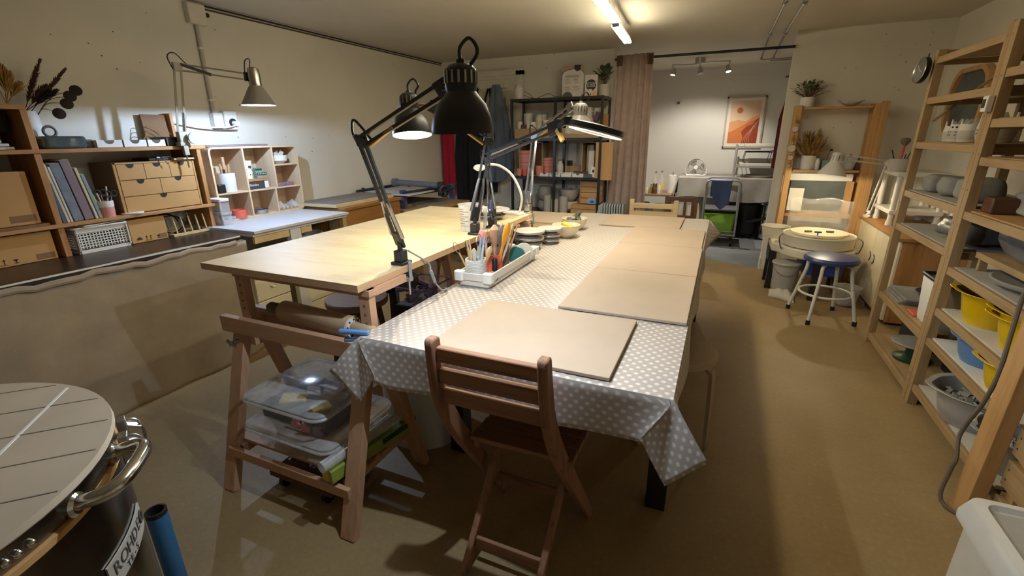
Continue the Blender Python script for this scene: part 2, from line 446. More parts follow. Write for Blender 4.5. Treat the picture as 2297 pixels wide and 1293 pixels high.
# ================================================================== THE ROOM
CZ = 2.24; XL = -3.37; XR = 1.62; YB = 5.457; YP = 5.33; YA = 7.6
struct(B().box(XL-.1, XR+.1, -1.8, YA+.1, -.08, 0).build('floor', 'floor_concrete', origin=(0,0,0)))
struct(B().box(XL-.1, XR+.1, -1.8, YA+.1, CZ, CZ+.08).build('ceiling', 'ceiling'))
wl = struct(B().box(XL-.1, XL, -1.8, YB+.1, 0, CZ).build('wall_left', 'wall'))
wb = struct(B().box(XL, -1.198, YB, YB+.12, 0, CZ).build('wall_back', 'wall'))
wp = struct(B().box(.48, XR, YP, YP+.12, 0, CZ).build('wall_partition', 'wall'))
struct(B().box(XR, XR+.1, -1.8, YP+.12, 0, CZ).build('wall_right', 'wall'))
struct(B().box(XL, XR, -1.8, -1.7, 0, CZ).build('wall_front', 'wall'))
wa = struct(B().box(-1.4, 1.35, YA, YA+.1, 0, CZ).build('wall_alcove_back', 'alcove_wall'))
struct(B().box(-1.5, -1.4, YB+.12, YA, 0, CZ).build('wall_alcove_left', 'alcove_wall'))
struct(B().box(1.25, 1.35, YP+.12, YA, 0, CZ).build('wall_alcove_right', 'alcove_wall'))
def holes(par, pts, fn):
    b = B()
    for x, y in pts:
        p, n = fn(x, y); b.cyl(p, p+V(n)*.002, random.uniform(.0025, .005), n=7)
    o = b.build('nail_holes', 'speck', par); o['kind'] = 'stuff'
holes(wl, [(253,71),(327,29),(228,125),(314,140),(262,155),(482,67),(484,217),(537,236),(641,307),(702,310),(737,305),(693,375),(534,308),(880,144),(113,77),(198,97),(700,340)], lambda x, y: (ax(x, y, XL), (1,0,0)))
holes(wb, [(1163,133),(1188,142),(1186,131),(1226,153),(1165,126),(1243,122)], lambda x, y: (ay(x, y, YB), (0,-1,0)))
holes(wp, [(1988,76),(1988,104),(2025,103),(2093,72),(2032,139),(2054,98),(2016,202),(2086,101),(1895,152),(1920,154),(2010,262),(2045,281),(2006,197),(1870,287),(1908,275),(2020,123)], lambda x, y: (ay(x, y, YP), (0,-1,0)))
# skirting of the floor edge under the burlap, and dado trims
struct(B().box(.475, .485, YP-.005, YP+.125, 0, .12).build('trim_1', 'trim_paint'))
struct(B().box(XL, XL+.006, 2.4, YB, 2.205, 2.215).build('trim_2', 'speck'))
struct(B().tube([(XL+.012, 2.42, 2.228), (XL+.012, 3.4, 2.226), (XL+.012, YB, 2.228)], .006).build('trim_3', 'black'))

# -------- electrics on the left wall
t = thing('electrical_conduit', 'painted grey conduit running down the left wall from a square junction box', 'conduit', (XL, 2.36, 1.5))
B().cyl((XL+.014, 2.355, 1.53), (XL+.014, 2.358, 2.16), .013).build('pipe', 'pipe_paint', t)
B().box(XL, XL+.045, 2.30, 2.42, 2.10, 2.225).build('junction_box', 'trim_paint', t, bevel=.006)
B().cyl((XL+.014, 2.425, 2.17), (XL+.014, 2.455, 2.175), .014).build('gland', 'black', t)
for z in (1.62, 1.95): B().box(XL, XL+.03, 2.338, 2.376, z, z+.014).build('clip', 'trim_paint', t)
t = thing('wall_socket', 'white double wall socket with a plugged in white cable beside the conduit', 'socket', (XL, 2.38, 1.45))
B().box(XL, XL+.05, 2.325, 2.395, 1.44, 1.545).build('housing', 'white', t, bevel=.006)
so = B().box(XL, XL+.06, 2.40, 2.50, 1.43, 1.56).build('socket_plate', 'white_gloss', t, bevel=.008)
B().cyl((XL+.058, 2.455, 1.478), (XL+.064, 2.455, 1.478), .03, n=20).build('socket_well', 'black', so)
B().cyl((XL+.064, 2.46, 1.475), (XL+.10, 2.46, 1.472), .018, n=14).build('plug', 'white_gloss', t)
B().tube([(XL+.10, 2.46, 1.472), (XL+.11, 2.40, 1.45), (XL+.06, 2.25, 1.445), (XL+.04, 2.12, 1.462), (XL+.02, 2.03, 1.47), (XL+.02, 1.99, 1.40)], .005, smooth=5).build('cable', 'white_gloss', t)

# -------- ceiling lamp: row of two slim light bars on wires
def led_bar(n, p, q, lab, wires):
    p, q = V(p), V(q); d = (q-p).normalized(); s = V((d.y, -d.x, 0)).normalized()
    t = thing('linear_pendant_light', lab, 'ceiling light', tuple((p+q)/2), group='slim light bars over the tables')
    B().bar(p+V((0,0,.022)), q+V((0,0,.022)), .05, .018).build('housing', 'white', t)
    B().bar(p, q, .06, .016).build('light_tube', 'led_tube', t, bevel=.004)
    b = B()
    for w in wires:
        c = p + (q-p)*w
        for o in (-.02, .02): b.tube([c+s*o+V((0,0,.03)), V((c.x+s.x*o, c.y+s.y*o, CZ))], .0012, 5)
    b.build('suspension_wire', 'steel', t)
A0 = az(1345, 0, 2.10); A1 = az(1381, 48, 2.10); B0 = az(1381, 57, 2.10); B1 = az(1408, 95, 2.10)
dd = (A1-A0).normalized()
led_bar(1, A1-dd*1.75, A1, 'long bright white light bar nearest the camera, cut by the top edge of the photo', (.1, .985))
led_bar(2, B0, B1, 'shorter bright white light bar continuing the long one towards the curtain', (.05, .96))
B().bar(A1-dd*.0, B0, .05, .02).build('connector', 'grey_plastic', bpy.data.objects['linear_pendant_light'])
# second row of the same lamp continues out of frame above the camera side
# -------- twin metal rails under the ceiling, right
t = thing('ceiling_rail', 'twin thin steel rods with joints hung under the ceiling towards the alcove', 'rail', tuple(az(1785, 0, 2.2)))
zr = 2.205
for (x0, y0, x1, y1, x2, y2) in ((1764, 0, 1727, 76, 1708, 131), (1809, 0, 1762, 74, 1735, 129)):
    a, b_, c_ = az(x0, y0, zr), az(x1, y1, zr), az(x2, y2, zr)
    a = a - (b_-a)*.5
    B().cyl(a, b_, .009).build('rod', 'steel', t); B().cyl(b_, c_, .006).build('rod', 'grey_dark', t)
    for q in (b_, a+(b_-a)*.36, c_):
        j = B().cyl(q+V((0,-.02,-.004)), q+V((0,.02,-.004)), .016).build('joint', 'steel', t)
        B().cyl(q, V((q.x, q.y, CZ)), .005).build('hanger', 'steel', j)
e1 = az(1708, 134, zr)
B().cyl(e1, e1+V((1.1,.02,0)), .008).build('cross_rod', 'steel', t); B().cyl(e1+V((.1,.14,0)), e1+V((1.1,.16,0)), .008).build('cross_rod', 'steel', t)

# ================================================================== LEFT: long counter behind burlap
CT = .785
B().box(XL, -2.755, -.9, 1.94, CT-.03, CT).build('counter', 'counter', bevel=.003)
tag(bpy.data.objects['counter'], 'dark brown counter board along the left wall carrying the orange bookcase', 'counter')
def burlap(u, v):
    y = -.9 + u*2.86; z = CT-.035 - v*(CT-.03)
    k = .012*math.sin(y*9+1.3*math.sin(y*3)) + .008*math.sin(y*23+v*3)
    k *= (.35+.65*v)
    sag = .012*math.sin(v*7+y*4)*(1-v)
    return (-2.742 + k + .03*v*v + sag, y, z + .004*math.sin(y*13))
b = B().grid(burlap, 130, 26)
b.grid(lambda u, v: (-2.742-u*.35 + .012*math.sin(u*9+v*2), 1.958+.01*math.sin(u*14+v*4), CT-.035-v*(CT-.03)), 14, 12)
o = b.build('burlap_curtain', 'burlap', solid=.004); tag(o, 'heavy beige burlap curtain hung from the front edge of the dark counter', 'curtain')
hem = [(-2.735, -.9+i*.057, CT-.035+.006*math.sin(i*.9)+.005*math.sin(i*2.3)) for i in range(50)]
B().tube(hem, .016, 8).build('gathered_hem', 'burlap', o)
B().box(-2.752, -2.748, -.9, 1.94, CT-.01, CT-.002).build('edge_strip', 'paper', bpy.data.objects['counter'])

# -------- bookcase on the counter
BX = -3.10; bk = thing('bookcase', 'low orange pine bookcase standing on the dark counter against the left wall', 'bookcase', (-3.235, 1.2, CT))
W_ = XL+.004
B().box(W_, BX, 2.008, 2.034, CT, 1.318).build('side_panel', 'orange_pine', bk, bevel=.002)
B().box(W_, BX, 1.208, 1.236, CT, 1.512).build('divider', 'orange_pine', bk, bevel=.002)
B().box(W_, BX+.02, .30, 2.075, .940, .958).build('shelf', 'orange_pine_y', bk, bevel=.002)
B().box(W_, BX+.006, .30, 2.07, 1.308, 1.328).build('shelf', 'orange_pine_y', bk, bevel=.002)
B().box(W_, BX, .30, 1.236, 1.512, 1.534).build('top_board', 'orange_pine_y', bk, bevel=.002)
B().box(W_, BX, .30, .325, CT, 1.512).build('side_panel', 'orange_pine', bk, bevel=.002)
# cartons
def carton(lab, x0, x1, y0, y1, z0, z1, grp='brown cartons in the bookcase', wide=True):
    t = thing('cardboard_box', lab, 'box', ((x0+x1)/2, (y0+y1)/2, z0), group=grp)
    B().box(x0, x1, y0, y1, z0, z1).build('carton', 'cardboard', t, bevel=.003)
    h = z1-z0; s = min(.03, h*.18); b = B(); zz = z0+h*.09; yy = y0+(y1-y0)*.12
    X0, X1 = x1+.0004, x1+.001
    for k in range(2):                                                   # «this way up» arrows
        c = yy+.055+k*.022; b.box(X0, X1, c-.002, c+.002, zz, zz+s*.8); b.px([(c-.007, zz+s*.7), (c+.007, zz+s*.7), (c, zz+s)], X0, X1)
    b.box(X0, X1, yy+.045, yy+.09, zz-.004, zz-.002)
    c = yy+.12; b.px(circ(c, zz+s*.72, s*.36, 12, 180, 360), X0, X1); b.box(X0, X1, c-.0015, c+.0015, zz, zz+s*.6); b.box(X0, X1, c-.008, c+.008, zz-.001, zz+.002)
    b.px(circ(yy+.016, zz+s*.2, .016, 10, 0, 180), X0, X1)
    b.build('printed_symbols', 'print_ink', t)
    B().box(X0, X1, y1-(y1-y0)*.26, y1-(y1-y0)*.03, z0+h*.06, z0+h*.06+s*1.1).build('printed_barcode', 'cardboard_dark', t)
carton('large brown cardboard box with printed arrows and glass symbol, middle left bay of the bookcase', -3.34, -3.125, .74, 1.165, .972, 1.228)
carton('brown cardboard box standing on the counter in the bottom left bay of the bookcase', -3.34, -3.12, .865, 1.185, CT+.001, .93)
carton('small brown cardboard box on the counter between white basket and peg rack', -3.34, -3.105, 1.525, 1.725, CT+.001, .925)
B().box(-3.34, -3.11, .55, 1.19, .959, .970).build('paper_stack', 'cardboard_dark'); tag(bpy.data.objects['paper_stack'], 'flat brown paper sheets under the large carton in the bookcase', 'paper')
o = B().box(-3.34, -3.16, .40, .70, .959, 1.25).build('folder_stack', 'paper_grey'); tag(o, 'grey folder leaning at the left end of the middle bookcase shelf', 'folder')
# perforated baskets
def basket(name, lab, x0, x1, y0, y1, z0, z1, grp):
    t = thing('storage_basket', lab, 'basket', ((x0+x1)/2, (y0+y1)/2, z0), group=grp)
    b = B(); m = .012
    b.pz(rrect(x0+m, x1-m, y0+m, y1-m, .02), z0, z0+.004)
    def wall(x0_, y0_, x1_, y1_, dots_):                                  # rows of struts leave real holes
        L = math.hypot(x1_-x0_, y1_-y0_); nx = max(4, int(L/.014)); 
        p = lambda s_, z, o=0: (x0_+(x1_-x0_)*s_, y0_+(y1_-y0_)*s_, z)
        b.bar(p(0, z0+.012), p(1, z0+.012), .003, .024); b.bar(p(0, z1-.018), p(1, z1-.018), .003, .03)
        b.bar(p(0,z0+.1*(z1-z0)), p(0,z1-.01), .004, .02); b.bar(p(1,z0+.1*(z1-z0)), p(1,z1-.01), .004, .02)
        if dots_:
            hh = z1-z0-.055; nz = max(3, int(hh/.013))
            for k in range(nz+1): b.bar(p(0, z0+.022+hh*k/nz), p(1, z0+.022+hh*k/nz), .003, .0045)
            for k in range(nx+1): b.bar(p(k/nx, z0+.02), p(k/nx, z1-.03), .0028, .0048, up=(x1_-x0_, y1_-y0_, 0))
    wall(x1-.006, y0+.01, x1-.006, y1-.01, True); wall(x0+.006, y0+.01, x0+.006, y1-.01, False)
    wall(x0+.01, y0+.006, x1-.01, y0+.006, True); wall(x0+.01, y1-.006, x1-.01, y1-.006, True)
    b.build('basket_body', 'offwhite_plastic', t)
    r = B(); P = rrect(x0, x1, y0, y1, .02); r.tube([(x, y, z1-.004) for x, y in P], .006, 6, closed=True); r.build('rim', 'offwhite_plastic', t)
    return t
basket('storage_basket', 'off white perforated plastic basket on the counter under the books', -3.33, -3.085, 1.262, 1.515, CT+.001, .925, 'white perforated baskets')
basket('storage_basket', 'white perforated basket cut by the left edge of the photo on the dark counter', -3.33, -3.09, .62, .845, CT+.001, .915, 'white perforated baskets')
o = B().rbox((-3.17, 1.40, .932), (.16, .22, .004), (0,0,.2)).rbox((-3.2, 1.36, .934), (.12, .1, .006), (0,0,-.3)).build('paper_scrap', 'paper'); tag(o, 'loose papers and a small tool lying on the perforated basket', 'paper')
# peg rack
t = thing('dish_rack', 'wooden peg dish rack holding a black cable at the right end of the counter', 'rack', (-3.2, 1.86, CT))
for x in (-3.27, -3.11): B().box(x-.012, x+.012, 1.755, 2.0, CT, CT+.014).build('rail', 'pale_chair', t)
B().box(-3.28, -3.10, 1.76, 1.78, CT, CT+.012).box(-3.28, -3.10, 1.975, 1.995, CT, CT+.012).build('crossbar', 'pale_chair', t)
for i in range(5):
    for x in (-3.27, -3.11):
        y = 1.785+i*.047
        B().cyl((x, y, CT+.012), (x-.01, y-.006, CT+.115), .005, n=8).build('peg', 'pale_chair', t)
b = B()
for k in range(3): b.tube([(-3.2+.05*math.cos(a*.6+k), 1.80+.07*math.cos(a*.7), CT+.06+.06*math.sin(a*.7)+k*.006) for a in range(10)], .004, 6, smooth=4)
o = b.build('coiled_cable', 'black'); tag(o, 'black cable coiled in the peg dish rack', 'cable')
# books
bkx = BX-.01
for i, (m, y, w, h, lean, d, lab) in enumerate([
    ('book_blue', 1.243, .016, .205, .06, .19, 'thin navy blue book leaning against the bookcase divider, first of the row'),
    ('book_cream', 1.262, .012, .30, .10, .19, 'thin cream spine book second from the divider'),
    ('book_white', 1.277, .010, .285, .10, .2, 'narrow pale book third from the divider'),
    ('book_slate', 1.292, .042, .30, .115, .2, 'thick slate blue book with speckled cover in the bookcase row'),
    ('book_mauve', 1.340, .040, .315, .12, .19, 'thick mauve brown book, tallest in the bookcase row'),
    ('book_cream', 1.388, .013, .275, .125, .19, 'cream book with a row of stickers on its spine'),
    ('book_sage', 1.405, .016, .24, .13, .18, 'low sage green book at the right end of the row')]):
    t = thing('book', lab, 'book', (bkx-d/2, y, .958), (lean, 0, 0), 'books leaning in the bookcase', local=True)
    B().box(-d/2, d/2, 0, w, 0, h).build('cover', m, t, local=True, bevel=.002)
    B().box(-d/2+.004, d/2-.008, .002, w-.002, h-.001, h+.0008).build('pages', 'paper', t, local=True)
    if i == 5:
        B().box(d/2, d/2+.001, .003, w-.003, .02, .07).build('spine_sticker', 'book_white', t, local=True)
# pink cup with scissors
def cup(name, lab, cat, c, r, h, mat, grp=None, taper=.9, wall=.004, band=None):
    c = V(c); t = thing(name, lab, cat, tuple(c), group=grp)
    B().lathe([(0,0), (r*taper,0), (r*.97,h*.35), (r,h), (r-wall,h), (r*taper-wall,.008), (0,.008)], c, 26).build('body', mat, t)
    if band: B().lathe([(r*.985,h*.62), (r+.0012,h*.7), (r+.0012,h*.99), (r-.0005,h*1.005)], c, 26).build('glaze_band', band, t)
    return t
c = az(212, 484, .958); c = V((-3.135, 1.455, .958))
cup('cup', 'pink cup with white glazed rim holding scissors and pens in the bookcase', 'cup', c, .040, .088, 'pink', band='white')
def stick(name, lab, cat, p, q, r, mat, grp=None, extra=None):
    o = B().cyl(p, q, r, n=8).build(name, mat, origin=p); tag(o, lab, cat, grp); return o
def scissors(lab, base, lean, col='black', grp='tools in the pink cup'):
    base = V(base); top = base+V(lean)
    t = thing('scissors', lab, 'scissors', tuple(base), group=grp)
    B().bar(base, top, .010, .003).build('blades', 'steel', t)
    for s in (-1, 1):
        c = top+V((0, s*.014, .014)); B().tube([c+V((0, .013*math.cos(a*PI/6), .016*math.sin(a*PI/6))) for a in range(12)], .004, 6, closed=True).build('finger_ring', col, t)
scissors('black handled scissors leaning to the right in the pink cup', c+V((0,.005,.02)), (.01,.035,.09))
scissors('black handled scissors standing upright in the pink cup', c+V((.01,-.005,.02)), (.0,-.005,.10))
stick('pencil', 'white pencil leaning left in the pink cup', 'pencil', c+V((.01,-.01,.012)), c+V((.03,-.035,.135)), .004, 'paper', 'tools in the pink cup')
stick('pen', 'white tipped pen standing tallest in the pink cup', 'pen', c+V((.0,.012,.012)), c+V((.0,.03,.165)), .004, 'white', 'tools in the pink cup')
stick('pen', 'olive pen at the left of the pink cup', 'pen', c+V((.0,-.02,.012)), c+V((.01,-.048,.13)), .005, 'box_yellow', 'tools in the pink cup')
c2 = V((-3.125, 1.575, .958))
o = B().lathe([(0,0),(.052,0),(.055,.006),(.052,.009),(0,.009)], c2, 28).build('plaster_disc', 'white', origin=c2); tag(o, 'flat white round disc lying in front of the cardboard drawer chest', 'disc')
# cardboard drawer chest
t = thing('drawer_chest', 'brown cardboard mini chest with six notched drawers on the bookcase shelf', 'drawer chest', (-3.25, 1.76, .958))
DX = -3.115; y0, y1, z0, z1 = 1.535, 1.985, .959, 1.245
B().box(-3.36, DX-.012, y0, y1, z0, z1).build('chest_body', 'cardboard_dark', t)
B().box(DX-.012, DX-.002, y0-.001, y0+.012, z0, z1).box(DX-.012, DX-.002, y1-.008, y1+.001, z0, z1).box(DX-.012, DX-.002, y0, y1, z1-.008, z1).build('front_edge', 'cardboard', t)
rows = [(3, z0+.190, z1-.010), (2, z0+.098, z0+.186), (1, z0+.004, z0+.094)]
for n, a, b_ in rows:
    w = (y1-y0-.024)/n
    for i in range(n):
        p0 = y0+.013+i*w; dr = B().box(DX-.01, DX, p0+.0015, p0+w-.0015, a, b_).build('drawer', 'cardboard', t)
        B().px(circ(p0+w/2, b_+.0005, .02, 14, 180, 360, ry=.022), DX+.0005, DX+.0015).build('finger_notch', 'black_soft', dr)
o = B().box(-3.30, -3.13, 1.735, 1.90, 1.247, 1.262).build('notebook', 'black', bevel=.002); tag(o, 'black notebook lying flat on the cardboard drawer chest', 'notebook')
o = B().box(-3.28, -3.10, 1.86, 1.985, 1.247, 1.256).build('notebook', 'book_cream', bevel=.002); tag(o, 'cream notebook lying on the right of the cardboard drawer chest', 'notebook')
o = B().rbox((-3.2, 1.83, 1.2655), (.1, .09, .004), (0,0,.1)).build('paper_card', 'paper'); tag(o, 'small white card on top of the black notebook', 'card')
o = B().tube([(-3.15,1.76,1.268), (-3.12,1.79,1.271), (-3.096,1.80,1.25), (-3.092,1.815,1.225)], .003, 6, smooth=4).build('thin_cable', 'black'); tag(o, 'thin black cable end hanging over the cardboard drawers', 'cable')
# top shelf objects
TS = 1.328
t = thing('glazed_box', 'dark green glazed ceramic box lid with ring handle on the bookcase top shelf', 'box', (-3.2, 1.36, TS))
B().pz(rrect(-3.30, -3.11, 1.262, 1.455, .03), TS, TS+.062).build('body', 'glaze', t, bevel=.012)
B().tube([(-3.2, 1.34+.026*math.cos(a*PI/8), TS+.085+.026*math.sin(a*PI/8)) for a in range(16)], .0065, 8, closed=True).build('ring_handle', 'grey_dark', t)
o = B().box(-3.28, -3.14, 1.458, 1.485, TS, TS+.045).build('slate_block', 'grey_dark', bevel=.002); tag(o, 'small dark block right beside the glazed ring box', 'block')
for i, (a, b_, lab) in enumerate([(1.487,1.613,'white paper tray with a thumb notch on the bookcase top, leftmost of three'), (1.617,1.738,'white paper tray with a thumb notch on the bookcase top, middle of three'), (1.742,1.842,'white paper tray with a deep thumb notch on the bookcase top, beside black box')]):
    t = thing('paper_tray', lab, 'tray', (-3.2, (a+b_)/2, TS), group='white paper trays on the bookcase top')
    w = b_-a; m = (a+b_)/2; hh = .040
    poly = [(a, TS), (b_, TS), (b_, TS+hh)] + [(m+.025*math.cos(math.radians(q)), TS+hh-.021*math.sin(math.radians(q))) for q in range(0, 181, 18)] + [(a, TS+hh)]
    b = B().px(poly, -3.118, -3.115); b.box(-3.30, -3.297, a, b_, TS, TS+hh); b.box(-3.30, -3.115, a, a+.002, TS, TS+hh); b.box(-3.30, -3.115, b_-.002, b_, TS, TS+hh); b.box(-3.30, -3.115, a, b_, TS, TS+.002)
    b.build('tray_shell', 'white', t)
    if i < 2: B().box(-3.29, -3.13, a+.01, b_-.01, TS+.003, TS+.022).build('paper_filling', 'paper_grey', t)
o = B().box(-3.27, -3.11, 1.846, 1.925, TS, TS+.055).build('black_case', 'black', bevel=.003); tag(o, 'small black box on the bookcase top in front of the brown board', 'box')
o = B().rbox((-3.335, 1.955, TS+.095), (.012, .19, .19), (0,-.05,0)).build('brown_board', 'cardboard_dark'); tag(o, 'square brown board leaning on the wall behind the clamped wall lamp', 'board')
o = B().box(-3.365, -3.30, 2.012, 2.032, TS, TS+.20).build('wooden_strip', 'orange_pine', bevel=.002); tag(o, 'upright orange wood strip at the right end of the bookcase top', 'strip')
o = B()
for k in range(3): o.tube([(-3.30, 1.80+.02*k, TS), (-3.29, 1.86, TS+.08+.02*k), (-3.28, 1.93, TS+.05+.03*k), (-3.27, 1.98, TS+.035*k)], .0018, 5, smooth=4)
o = o.build('dry_twig', 'dry_grass'); tag(o, 'thin dry twigs leaning in front of the brown board', 'twig')
# stack of slabs, top-left bay
for i, (w, m) in enumerate([(.20,'clay_white'), (.17,'clay_white'), (.18,'clay_pale'), (.15,'paper_grey'), (.14,'clay_pale')]):
    o = B().box(-3.33, -3.13+.01*(i%2), .72+.02*(i%3), 1.16-.02*i, TS+.001+i*.0155, TS+.0145+i*.0155).build('plaster_slab', m, bevel=.003)
    tag(o, ['thick pale slab at the bottom of the stack in the top left bookcase bay','pale slab second from the bottom of the bookcase stack','pale slab in the middle of the bookcase stack','grey sheet second from the top of the bookcase stack','pale sheet on top of the bookcase stack'][i], 'slab', 'slabs stacked in the bookcase')
o = B().box(-3.34, -3.2, .55, 1.19, TS+.082, TS+.165).build('dark_crate', 'black_soft'); tag(o, 'dark box behind the pale slabs in the top left bookcase bay', 'box')
# dried bouquet in a white vase on the counter shelf top
vz = V((-3.29, 1.30, TS))
t = thing('vase', 'tall white vase holding dark dried flowers behind the glazed box', 'vase', tuple(vz))
B().lathe([(0,0),(.045,0),(.05,.02),(.05,.185),(.046,.185),(.044,.01),(0,.01)], vz, 24).build('body', 'white', t)
t = thing('dried_bouquet', 'dark brown dried flower bouquet with round seed discs in the white vase', 'dried flowers', tuple(vz+V((0,0,.15))))
def plume(p, q, r, k, mat, par, name='plume'):
    p, q = V(p), V(q); b = B(); d = q-p; n = d.normalized()
    b.tube([p, p+d*.5, q], .002, 5)
    for i in range(k):
        s = random.uniform(.35, 1); c = p+d*s; e = V((random.uniform(-1,1), random.uniform(-1,1), random.uniform(-.3,1))).normalized()
        L = r*(1.25-s)*1.6 if s > .7 else r; b.cyl(c, c+(e*.55+n).normalized()*L, .0032, .0006, n=4, caps=False)
    return b.build(name, mat, par)
top = vz+V((0,0,.18))
plume(top, ax(90, 135, -3.25), .032, 260, 'dry_brown', t); plume(top+V((.01,.02,0)), ax(147, 155, -3.2), .03, 240, 'dry_brown', t)
plume(top, ax(105, 195, -3.22), .05, 180, 'dry_brown', t); plume(top, ax(125, 205, -3.2), .05, 180, 'seed_dark', t); plume(top, ax(75, 185, -3.2), .03, 120, 'dry_brown', t)
b = B()
for px_, py_ in ((170,203),(155,217),(150,233),(132,255)):
    e = ax(px_, py_, -3.17); b.tube([top+V((.02,.03,-.03)), (top+e)/2+V((0,.01,.02)), e], .0015, 5, smooth=4)
b.build('seed_stem', 'stem', t)
for px_, py_, a in ((170,203,.6),(157,216,.3),(150,233,.5),(133,255,.1)):
    c = ax(px_, py_, -3.165); B().lathe([(0,-.003),(.022,-.002),(.027,0),(.022,.002),(0,.003)], c, 18, axis=(.9,-.3,a*.3)).build('seed_disc', 'seed_dark', t)
t = thing('pampas_grass', 'pale dry grass plumes lying on the high left board of the bookcase', 'dried grass', (-3.25, 1.05, 1.534))
for px_, py_ in ((4,150),(20,165),(-40,130),(45,190)):
    plume((-3.2, 1.21, 1.54), ax(px_, py_, -3.2), .05, 150, 'dry_grass', t)
# clamped wall lamp ------------------------------------------------------
def shade_lathe(par, c, axis, prof, mat, name='lamp_shade', n=32): return B().lathe(prof, c, n, axis).build(name, mat, par)
fb = V((-3.09, 1.925, TS)); el = ax(397, 150, -3.06); hd = ax(552, 172, -2.76); el2 = el
t = thing('wall_lamp', 'white jointed lamp with grey cone shade clamped to the orange bookcase', 'lamp', tuple(fb))
B().box(-3.13, -3.06, 1.895, 1.955, TS, TS+.022).box(-3.082, -3.06, 1.91, 1.94, TS-.055, TS+.01).build('clamp', 'lamp_white_backlit', t, bevel=.003)
B().cyl((-3.075, 1.925, TS-.13), (-3.075, 1.925, TS-.02), .005).build('clamp_screw', 'steel', t)
pv = fb+V((.01, 0, .05)); B().rbox(pv, (.035,.05,.07)).build('base_bracket', 'lamp_white_backlit', t, bevel=.004)
B().cyl(pv+V((.03,.05,-.005)), pv+V((.042,.05,-.005)), .036, n=28).build('tension_knob', 'lamp_white_backlit', t)
for s in (-.022, .022):
    B().bar(pv+V((0,s,0)), el+V((0,s*.9,-.01)), .011, .011).build('lower_arm', 'lamp_white_backlit', t)
    B().bar(el+V((0,.02,s*.8)), hd+V((0,-.02,s*.8)), .009, .009).build('upper_arm', 'lamp_white_backlit', t)
B().cyl(pv+V((0,.022,.03)), pv+(el-pv)*.36+V((0,.022,.0)), .010, n=10).build('spring', 'steel', t)
B().cyl(el+V((0,.02,.018)), el+(hd-el)*.48+V((0,0,-.018)), .009, n=10).build('spring', 'grey_dark', t)
B().rbox(el, (.02,.05,.05)).build('elbow', 'lamp_white_backlit', t, bevel=.004)
sc = ax(571, 180, -2.73)
B().rbox(hd+V((0,.01,0)), (.016,.04,.05)).cyl(hd+V((0,.02,-.01)), sc+V((0,-.03,-.01)), .010).build('head_joint', 'black', t)
B().lathe([(0,.075),(.010,.075),(.030,.068),(.036,.04),(.036,-.035),(0,-.035)], sc, 26).build('lamp_housing', 'steel', t)
B().lathe([(.034,-.03),(.045,-.045),(.100,-.145),(.098,-.146),(.043,-.05),(.02,-.035),(0,-.033)], sc, 34).build('lamp_shade', 'lamp_grey', t)
B().ball(sc+V((0,0,-.095)), .026).build('bulb', 'led_cool', t)
B().tube([hd+V((0,-.005,.02)), hd+V((0,.01,.09)), hd+V((0,.045,.10)), sc+V((0,-.03,.04))], .0035, 6, smooth=5).tube([el+V((0,-.02,-.03)), el+V((0,-.045,.05)), el+V((0,0,.075)), el+V((0,.06,.02))], .0035, 6, smooth=5).tube([pv, pv+V((-.02,-.03,.0)), pv+V((-.06,-.10,-.045))], .0035, 6, smooth=5).build('cable', 'black', t)
WALL_LAMP = sc+V((0,0,-.138))

# ================================================================== white desk with cube organiser
DZ = .805
t = thing('desk', 'white topped plywood desk between the burlap counter and the felt covered table', 'desk', (-3.02, 2.4, 0))
B().box(XL+.004, -2.672, 1.985, 2.83, DZ-.016, DZ).build('top_board', 'laminate', t)
B().box(XL+.004, -2.673, 1.986, 2.829, DZ-.0185, DZ-.0165).build('board_edge', 'orange_pine_y', t)
B().box(XL+.01, -2.69, 1.985, 2.825, DZ-.036, DZ-.0195).build('lower_board', 'laminate', t)
B().box(-2.72, -2.70, 2.0, 2.27, DZ-.085, DZ-.037).build('apron', 'pale_chair', t); B().box(-2.72, -2.70, 2.375, 2.47, DZ-.085, DZ-.037).build('apron', 'pale_chair', t)
B().box(-2.74, -2.70, 2.28, 2.37, 0, DZ-.037).build('leg', 'clay_white', t)
for x in (-2.715, -3.31): B().box(x-.025, x+.015, 2.785, 2.825, 0, DZ-.037).build('leg', 'pine', t)
B().box(-3.335, -3.295, 2.28, 2.32, 0, DZ-.037).build('leg', 'pine', t)
B().box(-2.86, -2.742, 2.80, 2.822, .48, DZ-.037).build('side_board', 'pine', t)
t = thing('cube_organiser', 'birch plywood shelf with rounded corners and square compartments on the white desk', 'shelf', (-3.26, 2.5, DZ))
ox0, ox1 = XL+.01, -3.165; oy0, oy1, oz0, oz1 = 2.125, 2.86, DZ+.001, 1.315
def shell(y0, y1, z0, z1, r, th):
    P = rrect(y0, y1, z0, z1, r, 6); Q = rrect(y0+th, y1-th, z0+th, z1-th, max(.002, r-th), 6); b = B(); n = len(P)
    vs = [(ox1,)+p for p in P]+[(ox1,)+q for q in Q]+[(ox0,)+p for p in P]+[(ox0,)+q for q in Q]
    fs = []
    for i in range(n):
        j = (i+1) % n; fs += [(i,j,n+j,n+i), (2*n+i,3*n+i,3*n+j,2*n+j), (i,2*n+i,2*n+j,j), (n+i,n+j,3*n+j,3*n+i)]
    return b._add(vs, fs)
th = .013
c1, c2, c3 = oy0+.255, oy0+.50, oy1
zsh = DZ+.20
shell(oy0, oy1, oz0, oz1, .035, th).build('outer_frame', 'organiser', t)
B().box(ox0, ox1-.001, oy0+th, oy1-th, zsh-.011, zsh).build('shelf', 'organiser', t)
B().box(ox0, ox1-.001, c1-.006, c1+.006, zsh, oz1-th).build('divider', 'organiser', t)
B().box(ox0, ox1-.001, c2-.006, c2+.006, zsh, oz1-th).build('divider', 'organiser', t)
